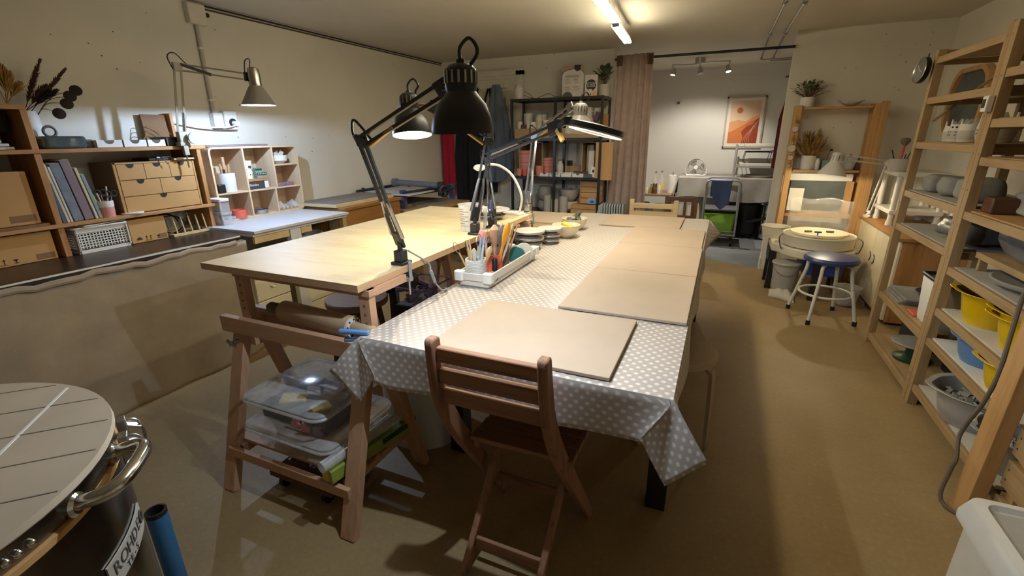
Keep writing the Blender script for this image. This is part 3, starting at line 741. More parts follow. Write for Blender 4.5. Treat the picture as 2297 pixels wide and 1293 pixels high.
B().box(ox0, ox1-.001, c1-.006, c1+.006, oz0+th, zsh-.011).build('divider', 'organiser', t)
B().box(ox0, ox1-.001, c2-.025, c2-.013, oz0+th, zsh-.011).build('divider', 'organiser', t)
B().box(ox0, ox1-.001, c2+.006, oy1-th, 1.165, 1.176).build('shelf', 'organiser', t)
B().box(ox0-.004, ox0-.001, oy0+.01, oy1-.01, oz0+.01, oz1-.01).build('back_panel', 'organiser', t)
o = B().box(ox0+.02, ox1-.02, oy0+.01, c2-.01, oz1+.001, oz1+.012).build('flat_case', 'book_mauve', bevel=.002); tag(o, 'flat dark mauve board lying on top of the cube organiser', 'board')
xm = -3.235
cup('utensil_pot', 'white ribbed pot of kitchen tools in the upper left compartment of the organiser', 'pot', (xm, 2.265, zsh+.001), .060, .130, 'white', taper=.94)
for i, (dy, ln, m, r, lab) in enumerate([(-.03,.10,'pine','.008','short wooden tool handle leaning left in the ribbed white pot'), (.0,.16,'beech',.011,'tall wooden pestle rising from the ribbed white pot'), (.035,.09,'pine',.010,'rounded pine handle at the right of the ribbed white pot'), (-.01,.05,'black',.012,'black tool head in the ribbed white pot')]):
    stick('tool', lab, 'tool', V((xm, 2.265+dy*.4, zsh+.03)), V((xm, 2.265+dy, zsh+.12+ln*.75)), float(r), m, 'tools in the ribbed white pot')
o = B().box(-3.20, -3.168, 2.150, 2.205, zsh+.001, zsh+.060).build('small_case', 'black', bevel=.005); tag(o, 'small black case at the front of the ribbed white pot', 'case')
o = thing('shoe_box', 'dark grey box with orange lid strip and white script in the organiser', 'box', (xm, 2.475, zsh))
B().box(-3.32, -3.185, 2.395, 2.565, zsh+.001, zsh+.058).build('carton', 'ink', o); B().box(-3.325, -3.18, 2.388, 2.568, zsh+.059, zsh+.076).build('lid', 'orange_pine_y', o)
B().box(-3.1848, -3.184, 2.53, 2.564, zsh+.003, zsh+.056).build('white_patch', 'white', o)
text('lettering', 'Gendro', .024, 'white', o, frame((-3.1842, 2.44, zsh+.032), (0,1,0), (0,0,1)))
t = thing('tin_can', 'white floral patterned canister standing on the dark grey box', 'canister', (xm, 2.435, zsh+.077))
B().lathe([(0,0),(.040,0),(.040,.105),(0,.105)], (xm, 2.435, zsh+.077), 24).build('body', 'paper', t); B().lathe([(.041,.105),(.042,.13),(0,.132)], (xm, 2.435, zsh+.077), 24).build('lid', 'white_gloss', t)
b = B(); g = B()
for i in range(26):
    a = random.uniform(-.9, .9); z = random.uniform(.006, .085); r_ = .0405
    (b if i % 3 else g).ball((xm+r_*math.cos(a), 2.435+r_*math.sin(a), zsh+.077+z), random.uniform(.002, .005), 6, 4, (.35,1,1.4))
b.build('flower_print', 'ink', t); g.build('flower_print', 'sponge', t)
B().box(xm+.036, xm+.0425, 2.425, 2.447, zsh+.155, zsh+.172).build('label_patch', 'ink', t)
t = thing('tea_packet', 'grey and dark green packet with white dots stacked beside the canister', 'box', (xm, 2.52, zsh+.077))
B().box(-3.26, -3.21, 2.488, 2.545, zsh+.077, zsh+.15).build('rear_packet', 'book_sage', t); B().box(-3.21, -3.19, 2.485, 2.565, zsh+.077, zsh+.118).build('front_packet', 'clay_grey', t)
B().box(-3.1898, -3.189, 2.485, 2.565, zsh+.098, zsh+.117).box(-3.2098, -3.209, 2.488, 2.545, zsh+.132, zsh+.146).build('green_band', 'green_dark', t)
b = B()
for k in range(5): b.cyl((-3.1892, 2.497+k*.014, zsh+.108), (-3.1885, 2.497+k*.014, zsh+.108), .004, n=8)
b.build('white_dot', 'white', t)
t = cup('bowl', 'small white bowl with cards inside in the top right compartment of the organiser', 'bowl', (xm, 2.735, 1.177), .062, .062, 'white', taper=.45)
B().rbox((xm, 2.72, 1.245), (.003,.05,.05), (.4,0,.2)).rbox((xm+.01, 2.75, 1.245), (.003,.04,.06), (-.5,.1,.1)).build('card', 'paper', t)
for i, y in enumerate((2.69, 2.77)):
    t = thing('pencil_box', ['pale pink speckled stone block on the organiser shelf, left of two', 'pale pink speckled stone block on the organiser shelf, right of two'][i], 'block', (xm, y, zsh), group='pink blocks in the organiser')
    B().box(-3.24, -3.19, y-.036, y+.036, zsh+.001, zsh+.026).build('block_body', 'violet_box', t, bevel=.004)
zb = oz0+th
cup('round_box', 'round coral pink box in the bottom left compartment of the organiser', 'box', (-3.20, 2.285, zb+.001), .052, .055, 'coral', taper=1.0)
o = B().rbox((-3.195, 2.205, zb+.010), (.05,.085,.016), (0,0,.2)).build('soap_block', 'sky'); tag(o, 'pale blue grey packet beside the round coral box', 'packet')
o = B().box(-3.30, -3.24, 2.15, 2.20, zb+.001, zb+.07).build('tape_box', 'dark_wood'); tag(o, 'small brown box behind the pale packet in the organiser', 'box')
t = thing('metal_tin', 'round steel tin of small parts in the bottom middle compartment', 'tin', (-3.22, 2.475, zb))
B().lathe([(0,0),(.058,0),(.06,.03),(.056,.03),(.054,.004),(0,.004)], (-3.22, 2.475, zb+.001), 26).build('body', 'steel', t)
b = B()
for i in range(14): b.rbox((-3.22+random.uniform(-.035,.035), 2.475+random.uniform(-.035,.035), zb+.02+random.uniform(0,.018)), (.03,.012,.004), tuple(random.uniform(-1,1) for _ in '123'))
o = b.build('small_parts', 'grey_dark', t); o['kind'] = 'stuff'
o = B().grid(lambda u, v: (-3.30+.11*v, 2.64+.19*u, zb+.012+.05*math.sin(PI*v)*(.7+.3*math.sin(u*9))+.008*math.sin(u*31)), 16, 8).build('plastic_bag', 'plastic_wrap'); tag(o, 'crumpled clear plastic bag in the bottom right compartment', 'bag')
# clear boxes and wooden sticks left of organiser
def clear_box(lab, x0, x1, y0, y1, z0, z1, grp, lidmat='white', cat='box'):
    t = thing('plastic_box', lab, cat, ((x0+x1)/2, (y0+y1)/2, z0), group=grp)
    b = B(); th_ = .003
    b.box(x0, x1, y0, y1, z0, z0+th_); b.box(x0, x0+th_, y0, y1, z0, z1); b.box(x1-th_, x1, y0, y1, z0, z1); b.box(x0, x1, y0, y0+th_, z0, z1); b.box(x0, x1, y1-th_, y1, z0, z1)
    b.build('box_body', 'plastic_clear', t)
    B().pz(rrect(x0-.006, x1+.006, y0-.006, y1+.006, .014), z1-.004, z1+.014).build('lid', lidmat, t, bevel=.003)
    return t
clear_box('clear plastic box with white lid on the white desk beside the organiser, lower one', -3.18, -3.05, 2.055, 2.125, DZ+.001, DZ+.075, 'clear boxes on the white desk', 'plastic_milky')
clear_box('clear plastic box with white lid on top of the other clear box', -3.18, -3.05, 2.055, 2.12, DZ+.092, DZ+.165, 'clear boxes on the white desk')
for i, (y, h, m, w, lab) in enumerate([(2.07,.40,'laminate',.03,'grey plank leaning behind the clear boxes, tallest of the planks'), (2.065,.30,'pine',.03,'short pine plank leaning beside the bookcase end'), (2.105,.30,'ivar',.026,'pine plank leaning against the organiser side')]):
    o = B().bar((-3.24+.03*i, y, DZ+.002), (-3.30+.03*i, y-.02, DZ+h), w, .014, up=(1,0,0)).build('wooden_plank', m); tag(o, lab, 'plank', 'planks beside the organiser')
# things under / behind desk
def drawer_chest(lab, y0, y1, zt):
    t = thing('drawer_unit', lab, 'drawers', (-3.0, (y0+y1)/2, 0), group='white drawer units under the desk')
    B().box(-3.28, -2.775, y0, y1, .03, zt).build('carcass', 'cream', t); B().box(-3.28, -2.80, y0+.01, y1-.01, 0, .03).build('plinth', 'black', t)
    n = 3; h = (zt-.04)/n
    for k in range(n):
        d = B().box(-2.775, -2.757, y0+.004, y1-.004, .034+k*h, .034+(k+1)*h-.006).build('drawer', 'cream', t, bevel=.003)
        c = V((-2.757, (y0+y1)/2, .034+(k+1)*h-.05)); B().tube([c+V((.010*math.sin(a*PI/6), .02*math.cos(a*PI/6), -.012*math.sin(a*PI/6))) for a in range(7)], .003, 6).build('ring_pull', 'steel', d)
drawer_chest('white drawer unit with ring pulls under the desk, beside the burlap curtain', 1.975, 2.255, .46)
drawer_chest('white drawer unit with ring pulls under the right end of the desk', 2.39, 2.775, .46)
o = thing('tub', 'grey white tub standing on the white drawers under the desk', 'tub', (-2.95, 2.60, .461))
B().lathe([(0,0),(.12,0),(.145,.19),(.15,.19),(.15,.20),(.14,.20),(.115,.01),(0,.01)], (-2.95, 2.60, .461), 24).build('tub_body', 'clay_pale', o)
# ================================================================== felt covered table and slab roller
t = thing('side_table', 'brown wooden table with deep apron along the left wall under the felt board', 'table', (-3.05, 3.3, 0))
B().box(XL+.004, -2.745, 2.865, 3.62, .80, .825).build('table_top', 'brown_table', t, bevel=.003)
B().box(-2.79, -2.765, 2.875, 3.61, .60, .80).box(XL+.03, -2.79, 2.875, 2.90, .60, .80).build('apron', 'brown_table', t)
for x in (-2.80, -3.32):
    for y in (2.905, 3.58): B().box(x-.03, x+.03, y-.03, y+.03, 0, .80).build('leg', 'brown_table', t)
t = thing('felt_board', 'thick board covered in grey felt lying on the brown side table', 'board', (-3.0, 3.2, .826))
B().box(-3.20, -2.815, 2.85, 3.59, .826, .852).build('board_core', 'birch_ply', t); B().box(-3.199, -2.835, 2.851, 3.589, .852, .860).build('felt_top', 'felt_board', t)
t = thing('low_table', 'light wooden table under the grey slab roller at the back left', 'table', (-2.95, 4.05, 0))
B().box(XL+.004, -2.50, 3.64, 4.50, .675, .70).build('table_top', 'pine_y', t, bevel=.002)
for x in (-2.56, -3.31):
    for y in (3.70, 4.44): B().box(x-.03, x+.03, y-.03, y+.03, 0, .675).build('leg', 'pine', t)
B().box(-2.58, -2.55, 3.73, 4.41, .60, .675).build('apron', 'pine_y', t)
o = B().box(-3.2, -2.62, 3.9, 4.4, .701, .72).build('dark_board', 'felt_board'); tag(o, 'dark board lying on the light table under the roller bed', 'board')
t = thing('slab_roller', 'grey clay slab roller machine with long tube on the light table', 'slab roller', (-2.95, 4.05, .70))
for x, y in ((-2.80, 3.72), (-2.66, 4.40), (-3.28, 3.72), (-3.28, 4.40)): B().box(x-.026, x+.026, y-.02, y+.02, .72 if y > 4 else .701, .88 if x > -3 else .83).build('leg', 'slab_blue', t)
B().box(-3.30, -2.70, 3.68, 4.45, .828, .842).build('bed', 'laminate', t)
B().bar((-2.79, 3.70, .838), (-2.66, 4.46, .842), .035, .05).build('side_rail', 'slab_black', t); B().bar((-3.31, 3.66, .842), (-3.31, 4.46, .842), .03, .05).build('side_rail', 'slab_black', t)
r0, r1 = ay(886, 409, 4.10), ay(990, 417, 4.10)
B().cyl(r0, r1, .031, n=24).build('roller_tube', 'slab_grey', t)
B().cyl(r0-V((.02,0,0)), r0+V((.03,0,0)), .040, n=20).build('end_collar', 'slab_grey', t); B().cyl(r1-V((.03,0,0)), r1+V((.03,0,0)), .040, n=20).build('end_collar', 'slab_black', t)
w = r1+V((.045, -.03, -.05))
B().lathe([(.045,-.012),(.062,-.006),(.062,.006),(.045,.012)], w, 20, axis=(1,-.4,0)).build('hand_wheel', 'slab_black', t)
b = B()
for k in range(4):
    a = k*PI/2+.4; b.cyl(w, w+V((.02*math.sin(a), .05*math.cos(a), .055*math.sin(a))), .007)
b.cyl(w, w+V((.13,.0,.045)), .008); b.build('spoke', 'slab_black', t)
B().rbox(r1+V((.0,-.01,-.05)), (.05,.05,.10)).build('gear_housing', 'slab_black', t, bevel=.004)
for q in (ay(814, 420, 3.6), ay(917, 404, 4.3)):
    B().cyl(V((q.x, q.y, .84)), V((q.x, q.y, .84+.06)), .014).build('clamp_knob', 'black', t)

# ================================================================== BACK WALL: door, coats, black shelf
d = struct(B().box(-3.32, -2.33, YB-.03, YB-.001, 0, 2.04).build('door_1', 'trim_paint'))
B().box(-2.33, -2.24, YB-.05, YB-.001, 0, 2.085).box(-3.366, -2.24, YB-.05, YB-.001, 2.04, 2.10).build('door_frame', 'trim_paint', d)
for z0, z1 in ((.15, .95), (1.05, 1.96)):
    for x0, x1 in ((-3.22, -2.86), (-2.78, -2.42)): B().box(x0, x1, YB-.036, YB-.028, z0, z1).build('door_panel', 'trim_paint', d, bevel=.006)
t = thing('coat_rack', 'cream coat rack board with round pegs on the door behind the lamps', 'coat rack', (-2.8, YB-.03, 1.88))
B().box(-3.22, -2.40, YB-.05, YB-.037, 1.87, 2.00).build('board', 'trim_paint', t, bevel=.004)
for x in (-3.18, -3.02, -2.86, -2.76, -2.66, -2.58, -2.50, -2.44): B().cyl((x, YB-.05, 1.905), (x, YB-.10, 1.912), .010, n=10).ball((x, YB-.102, 1.912), .014, 10, 6).build('peg', 'white', t)
def garment(name, lab, cat, x0, x1, z0, z1, mat, y, amp=.02, fr=3, top=.55, grp=None, seed=0):
    cx = (x0+x1)/2; rnd = random.Random(seed); ph = rnd.random()*6
    def fn(side):
        def f(u, v):
            k = top + (1-top)*min(1, v*2.2)**.7; x = cx + (x0-cx + (x1-x0)*u)*k
            z = z1 + (z0-z1)*v + .02*math.sin(u*5+ph)*(v)
            w = amp*(.3+v)*math.sin(u*fr*2*PI+ph+v*1.5); dep = .028*math.sin(PI*u)**.5
            return (x, y - side*dep + w*.8, z)
        return f
    b = B().grid(fn(1), 26, 24).grid(fn(-1), 26, 24); o = b.build(name, mat); return tag(o, lab, cat, grp)
yc = YB-.125
o = garment('red_apron', 'bright red apron hanging at the left corner of the back wall', 'apron', -3.345, -3.16, .66, 1.90, 'red_cloth', yc, .015, 2, .5, seed=1)
for k in range(3): B().bar((-3.30+.05*k, yc-.01, .68), (-3.30+.05*k, yc-.01, .38), .012, .006).build('apron_tie', 'red_cloth' if k != 1 else 'pink', o)
garment('tan_apron', 'tan apron hanging between the red and black aprons', 'apron', -3.21, -3.11, .8, 1.90, 'tan_cloth', yc+.055, .012, 2, .4, seed=2)
for i, (a, b_, lab) in enumerate([(-3.15,-2.86,'black apron hanging behind the big lamp shade, leftmost of three'), (-2.93,-2.70,'black apron hanging in the middle of the three black ones'), (-2.76,-2.56,'black apron hanging beside the blue grey smock')]):
    o = garment('black_apron', lab, 'apron', a, b_, .55+.06*i, 1.62, 'black_cloth', yc-.055*(i % 2), .015, 2.5, .6, 'black aprons on the coat rack', seed=3+i)
    m = (a+b_)/2
    B().tube([(m-.06, yc-.055*(i % 2), 1.62), (m-.035, yc-.055*(i % 2), 1.78), (m, YB-.09, 1.915), (m+.035, yc-.055*(i % 2), 1.78), (m+.06, yc-.055*(i % 2), 1.62)], .012, 6, smooth=4).build('neck_strap', 'black_cloth', o)
o = garment('smock', 'blue grey work smock hanging beside the black shelf', 'smock', -2.66, -2.38, .84, 1.93, 'smock', yc-.06, .02, 2, .35, seed=9)
B().tube([(-2.45, yc-.04, 1.78), (-2.40, yc-.05, 1.5), (-2.37, yc-.05, 1.2), (-2.36, yc-.05, .98)], [.03,.042,.045,.048], 10, smooth=5).build('sleeve', 'smock', o)
B().tube([(-2.38, yc-.02, 1.15), (-2.335, yc-.02, 1.10), (-2.33, yc-.02, .98)], .018, 8, smooth=4).build('pocket_flap', 'ink', o)
# -------- black metal shelf
SX0, SX1, SY0, SY1 = -2.225, -1.205, 5.05, 5.40
t = thing('metal_shelf', 'black metal shelving unit with open frame full of pots by the back wall', 'shelf', (-1.7, 5.22, 0))
for x in (SX0, (SX0+SX1)/2, SX1):
    for y in (SY0, SY1): B().box(x-.013, x+.013, y-.013, y+.013, 0, 1.75).build('post', 'black_satin', t)
ZS = [.12, .505, .905, 1.32, 1.735]
for z in ZS:
    b = B().box(SX0, SX1, SY0-.012, SY0+.012, z-.012, z+.014).box(SX0, SX1, SY1-.012, SY1+.012, z-.012, z+.014)
    for x in (SX0, (SX0+SX1)/2, SX1): b.box(x-.011, x+.011, SY0, SY1, z-.012, z+.012)
    b.build('shelf_frame', 'black_satin', t)
    B().box(SX0+.012, SX1-.012, SY0+.012, SY1-.012, z+.004, z+.0135).build('shelf_panel', 'black_satin', t)
# pots helper: profile by kind
def pot(lab, c, r, h, mat, kind='vase', cat='vase', grp=None, handle=False, n=24, name=None):
    c = V(c); w = .005
    pr = {'cyl': [(.94,0),(1,.12),(1,1)], 'vase': [(.7,0),(.95,.25),(1,.5),(.8,.85),(.62,.94),(.66,1)], 'bowl': [(.5,0),(.85,.45),(1,1)], 'cup': [(.8,0),(.96,.4),(1,1)], 'round': [(.6,0),(.95,.3),(1,.55),(.85,.9),(.8,1)], 'plate': [(.6,0),(.92,.6),(1,1)], 'tall': [(.9,0),(1,.4),(.95,.75),(.6,.92),(.62,1)]}[kind]
    out = [(0,0)]+[(a*r, b_*h) for a, b_ in pr]; inn = [(max(.001,a*r-w), b_*h) for a, b_ in reversed(pr)]; inn[-1] = (inn[-1][0], w); 
    b = B().lathe(out+inn+[(0,w)], c, n)
    nm = name or {'vase':'vase','bowl':'bowl','cyl':'pot','cup':'cup','round':'pot','plate':'plate','tall':'bottle_vase'}[kind]
    if handle:
        t = thing(nm, lab, cat, tuple(c), group=grp); b.build('body', mat, t)
        B().tube([c+V((r*.97,0,h*.8)), c+V((r*1.5,0,h*.75)), c+V((r*1.55,0,h*.45)), c+V((r*.95,0,h*.25))], .005, 8, smooth=4).build('handle', mat, t); return t
    o = b.build(nm, mat, origin=c); return tag(o, lab, cat, grp)
def onshelf(px, z, y): p = ay(px, 300, y); return V((ay(px, 300, y).x, y, z))
def xs(px, y, z): return ay(px, proj_y(px, y, z), y).x
def proj_y(px, y, z):
    lo, hi = 0, 900
    for _ in range(40):
        m = (lo+hi)/2
        if ay(px, m, y).z > z: lo = m
        else: hi = m
    return lo
z4 = ZS[3]+.0145
t = thing('wooden_crate', 'light wood crate at the left of the second shelf carrying cups', 'crate', (-1.98, 5.2, z4)); B().box(-2.205, -1.745, 5.07, 5.33, z4, z4+.105).build('crate_body', 'pine_x', t, bevel=.003)
t = thing('wooden_crate', 'light wood crate at the right of the second shelf behind the ring lamp', 'crate', (-1.45, 5.2, z4)); B().box(-1.69, -1.225, 5.07, 5.33, z4, z4+.105).build('crate_body', 'pine_x', t, bevel=.003)
zc = z4+.1055
G = 'pottery on the black shelf'
for px, y, r, h, m, k, lab in [
    (1166,5.12,.032,.075,'clay_white','cyl','white beaker at the left edge of the upper shelf, on the crate'),
    (1186,5.12,.034,.075,'clay_white','cyl','white beaker behind the dark label on the left crate'),
    (1196,5.10,.035,.068,'clay_white','cyl','white beaker right of the dark label on the left crate'),
    (1185,5.25,.052,.165,'clay_white','cyl','tall white jug shape at the back of the left crate'),
    (1209,5.12,.044,.145,'clay_pale','tall','grey white bottle vase in the middle of the left crate'),
    (1218,5.27,.05,.15,'clay_white','round','round white jar behind the bottle vase'),
    (1226,5.11,.042,.085,'clay_white','cyl','white beaker beside the centre post of the black shelf'),
    (1236,5.24,.045,.11,'sponge','cyl','yellowish cup behind the centre post of the black shelf'),
    (1318,5.25,.052,.21,'clay_white','cup','tall white mug behind the silver lamp shade, left of two'),
    (1340,5.25,.044,.20,'clay_white','cyl','tall white beaker right of the silver lamp shade'),
    (1321,5.14,.05,.10,'clay_pale','round','small round pale jar behind the ring lamp arm')]:
    pot(lab, (xs(px, y, zc+.03), y, zc), r, h, m, k, {'cyl':'beaker','round':'jar','tall':'vase','cup':'mug'}[k], None, handle=(k == 'cup'))
def pbox(name, lab, cat, px0, px1, y, z, h, d, mat, tilt=0, grp=None):
    x0, x1 = xs(px0, y, z+h/2), xs(px1, y, z+h/2)
    o = B().box(x0, x1, y, y+d, z, z+h).build(name, mat, bevel=.002)
    if tilt: o.rotation_euler = (0, tilt, 0)
    return tag(o, lab, cat, grp)
pbox('name_card', 'small dark brown label card in front of the white beakers on the crate', 'card', 1169, 1181, 5.08, zc, .04, .02, 'dark_wood')
o = pbox('box', 'grey patterned carton behind the bottle vase on the upper shelf', 'box', 1199, 1227, 5.31, zc, .175, .03, 'grey_plastic')
pbox('dark_box', 'dark box behind the centre post of the upper shelf', 'box', 1240, 1262, 5.28, zc, .15, .05, 'dark_wood')
o = pbox('purple_box', 'small tilted purple box on the upper shelf behind the ring lamp', 'box', 1330, 1340, 5.12, zc+.07, .09, .05, 'purple', .35)
o = B().box(-1.40, -1.30, 5.1, 5.2, zc, zc+.066).build('carton', 'poster_pink'); tag(o, 'small grey pink carton under the tilted purple box', 'box')
o = pbox('box', 'cream carton beside the right post of the upper shelf', 'box', 1342, 1352, 5.20, zc, .14, .05, 'pine_x')
o = pbox('box', 'pale paper carton at the right back of the upper shelf', 'box', 1354, 1364, 5.31, zc, .14, .03, 'cardboard')
z3 = ZS[2]+.0145
def open_crate(lab, x0, x1, z0, z1, y0=5.09, y1=5.36, mat='orange_pine'):
    t = thing('wooden_box', lab, 'box', ((x0+x1)/2, (y0+y1)/2, z0)); w = .01
    B().box(x0, x0+w, y0, y1, z0, z1).box(x1-w, x1, y0, y1, z0, z1).box(x0, x1, y0, y1, z0, z0+w).box(x0, x1, y0, y1, z1-w, z1).build('box_frame', 'pine', t)
    B().box(x0+.001, x1-.001, y1-.008, y1-.001, z0+.001, z1-.001).build('back_panel', mat, t); return t
open_crate('upright open wooden box with brown inside at the left of the middle shelf', xs(1165,5.15,1.1), xs(1217,5.15,1.1), z3, z3+.375, 5.15, 5.36, 'cardboard_dark')
open_crate('upright open wooden box holding white bottles at the right of the middle shelf', xs(1304,5.15,1.1), xs(1340,5.15,1.1)+.03, z3, z3+.375, 5.15, 5.36, 'cardboard_dark')
o = B().box(-1.255, -1.07, 5.055, 5.07, z3-.02, z3+.37).build('wood_panel', 'ivar'); tag(o, 'plain orange pine panel fixed beside the right post of the black shelf', 'panel')
def striped(lab, c, r, h):
    c = V(c); t = thing('pot', lab, 'pot', tuple(c), group=None)
    B().lathe([(0,0),(r*.85,0),(r,h*.35),(r,h*.7),(r*.96,h),(r*.9,h),(r*.9,.01),(0,.01)], c, 26).build('body', 'pink', t)
    for k in range(5):
        z = h*(.12+.18*k); B().lathe([(r*(.9 if k == 0 else 1.004),z),(r*1.006,z+.008),(r*1.003,z+.014)], c+V((0,0,0)), 26).build('stripe', 'terracotta' if k % 2 else 'coral', t)
striped('large pink striped pot in the upright box on the middle shelf', (xs(1180,5.24,1.0), 5.24, z3+.011), .088, .27)
striped('smaller pink striped pot beside the centre post of the middle shelf', (xs(1230,5.22,1.0), 5.22, z3+.001), .076, .20)
for px, r, h, m, lab in [(1165,.034,.078,'terracotta','small peach beaker, leftmost on the middle shelf'), (1177,.030,.065,'coral','small striped coral beaker beside the peach beaker'), (1187,.034,.085,'terracotta','peach beaker third from the left on the middle shelf'), (1210,.045,.115,'terracotta','taller peach beaker beside the white paper trays')]:
    pot(lab, (xs(px, 5.11, z3+.03), 5.11, z3+.001), r, h, m, 'cup', 'beaker', None)
for i, (a, b_) in enumerate([(1211,1231),(1232,1244),(1245,1257),(1258,1282),(1283,1309)]):
    x0, x1 = xs(a, 5.075, z3+.02), xs(b_, 5.075, z3+.02); m = (x0+x1)/2; w = x1-x0; hh = .042
    poly = [(x0,z3),(x1,z3),(x1,z3+hh)]+[(m+min(.02,w*.25)*math.cos(math.radians(q)), z3+hh-.018*math.sin(math.radians(q))) for q in range(0,181,20)]+[(x0,z3+hh)]
    b = B().py(poly, 5.075, 5.078); b.box(x0, x0+.002, 5.075, 5.2, z3, z3+hh).box(x1-.002, x1, 5.075, 5.2, z3, z3+hh).box(x0, x1, 5.2, 5.202, z3, z3+hh).box(x0, x1, 5.075, 5.2, z3, z3+.002)
    o = b.build('paper_tray', 'white'); tag(o, ['white paper tray with notch, first from the left on the middle black shelf','white paper tray second from the left on the middle black shelf','white paper tray just right of the centre post on the middle shelf','white paper tray with the deepest round notch on the middle black shelf','white paper tray at the right end of the row on the middle black shelf'][i], 'tray', 'paper trays on the black shelf')
o = B().rbox((xs(1303,5.13,z3+.05), 5.14, z3+.052), (.16,.1,.012), (0,.05,.2)).build('brown_brush', 'dark_wood'); tag(o, 'brown bundle lying over the right paper tray', 'brush')
pbox('wooden_case', 'low light wood box behind the paper trays on the middle shelf', 'box', 1267, 1303, 5.30, z3, .11, .05, 'pine_x')
pbox('black_clock', 'small black digital clock standing on the light wood box', 'clock', 1271, 1283, 5.31, z3+.111, .055, .03, 'black')
t = pbox('white_bottle', 'white upright carton in the right wooden box, front of two', 'box', 1320, 1332, 5.16, z3+.012, .27, .05, 'clay_white')
pbox('white_bottle', 'white upright carton in the right wooden box, taller and behind', 'box', 1316, 1331, 5.27, z3+.012, .33, .05, 'clay_white')
t = thing('picture_card', 'white picture card with a dark egg shape beside the right post', 'card', (xs(1333,5.09,z3), 5.1, z3))
B().rbox((xs(1333,5.09,z3+.05), 5.10, z3+.057), (.085,.004,.11), (-.12,.12,0)).build('card_face', 'white', t)
B().rbox((xs(1330,5.09,z3+.06), 5.098, z3+.07), (.02,.004,.03), (-.12,.12,0)).rbox((xs(1336,5.09,z3+.02), 5.096, z3+.03), (.016,.004,.012), (-.12,.12,0)).build('card_print', 'ink', t)
o = B().rbox((xs(1319,5.09,z3+.02), 5.09, z3+.018), (.09,.06,.036)).build('grey_box', 'grey_dark'); tag(o, 'grey box at the foot of the picture card', 'box')
pot('small white vase behind the centre post of the middle shelf', (xs(1256,5.28,z3), 5.28, z3+.001), .04, .16, 'clay_white', 'tall', 'vase')
z2 = ZS[1]+.0145
for px, y, r, h, m, k, lab in [
    (1180,5.14,.075,.11,'clay_grey','cyl','wide grey pot at the lower left of the black shelf'), (1181,5.15,.07,.115,'clay_grey','cyl','grey pot stacked on the wide pot at the lower left'),
    (1224,5.20,.098,.12,'clay_grey','round','big grey pot left of the centre post on the lower shelf'), (1223,5.20,.09,.16,'clay_grey','round','big grey pot with dark mouth stacked left of the centre post'),
    (1228,5.10,.045,.19,'clay_pale','cyl','tall pale cylinder pot left of the centre post'), (1245,5.09,.044,.15,'clay_pale','cyl','pale cylinder pot right beside the centre post'),
    (1264,5.10,.048,.18,'clay_pale','cyl','tall pale cylinder pot right of the centre post'), (1277,5.24,.125,.12,'clay_pale','round','large pale round pot at the back of the lower shelf'), (1277,5.24,.125,.13,'clay_pale','bowl','large pale bowl stacked at the back of the lower shelf')]:
    st = 'stacked' in lab; base = z2+.001
    if st: base += {1181:.112, 1223:.122, 1277:.122}[px]
    pot(lab, (xs(px, y, z2+.1), y, base), r, h, m, k, 'pot', 'grey pots on the lower black shelf')
for i, (a, b_, z0, z1) in enumerate([(1283,1338,.0,.105),(1300,1358,.11,.36)]):
    t = thing('wooden_box', ['low orange pine box at the lower right of the black shelf', 'tall orange pine box with a blue postcard on the lower right shelf'][i], 'box', (xs((a+b_)/2,5.12,z2), 5.2, z2+z0))
    x0, x1 = xs(a, 5.12, z2+.15), min(SX1-.016, xs(b_, 5.12, z2+.15)); y0 = 5.075 if i == 0 else 5.12
    b = B(); n = 2 if i == 0 else 4
    for k in range(n): b.box(x0, x1, y0, 5.37, z2+z0+.001+(z1-z0)*k/n, z2+z0+(z1-z0)*(k+1)/n-.004)
    b.build('plank_body', 'ivar_x', t, bevel=.002)
    if i: B().box(x0, x0+.012, y0-.006, y0, z2+z0, z2+z1).build('corner_batten', 'pine', t)
t = thing('postcard', 'blue and white postcard leaning on the tall pine box', 'postcard', (xs(1327,5.11,z2+.14), 5.11, z2+.111))
B().box(xs(1318,5.11,z2+.14), xs(1336,5.11,z2+.14), 5.112, 5.114, z2+.111, z2+.175).build('card_face', 'sky', t); B().py(circ(xs(1328,5.11,z2+.14), z2+.125, .025, 12, 0, 180), 5.111, 5.1118).build('card_print', 'blue', t)
# top of shelf
zt = ZS[4]+.0145
t = pot('white round bottle vase at the left end of the black shelf top', (xs(1164,5.16,zt+.05), 5.16, zt), .058, .155, 'clay_white', 'tall', 'vase')
b = B()
b.tube([(xs(1174,5.2,zt+.09), 5.2, zt+.10), (xs(1190,5.2,zt+.05), 5.2, zt+.045), (xs(1201,5.2,zt), 5.18, zt+.004), (xs(1215,5.2,zt), 5.2, zt+.03), (xs(1230,5.2,zt), 5.22, zt+.055), (xs(1245,5.2,zt), 5.2, zt+.02), (xs(1262,5.2,zt), 5.2, zt+.022)], .003, 6, smooth=5)
b.tube([(xs(1176,5.2,zt+.05), 5.18, zt+.05), (xs(1190,5.2,zt+.02), 5.17, zt+.02), (xs(1205,5.2,zt), 5.17, zt+.006), (xs(1218,5.2,zt), 5.17, zt+.002)], .003, 6, smooth=5)
o = b.build('dried_branch', 'stem'); tag(o, 'thin dry twisted branches lying along the black shelf top', 'branch')
def board_sign(name, lab, px0, px1, pyt, y, lean):
    x0, x1 = xs(px0, y, zt+.1), xs(px1, y, zt+.1); h = ay((px0+px1)/2, pyt, y).z - zt
    return thing(name, lab, 'poster', ((x0+x1)/2, y, zt)), x0, x1, h
t, x0, x1, h = board_sign('poster', 'tall price poster with arch design standing on the black shelf top', 1261, 1309, 146, 5.22, 0)
W = x1-x0
B().box(x0, x1, 5.22, 5.224, zt, zt+h).build('poster_sheet', 'poster', t)
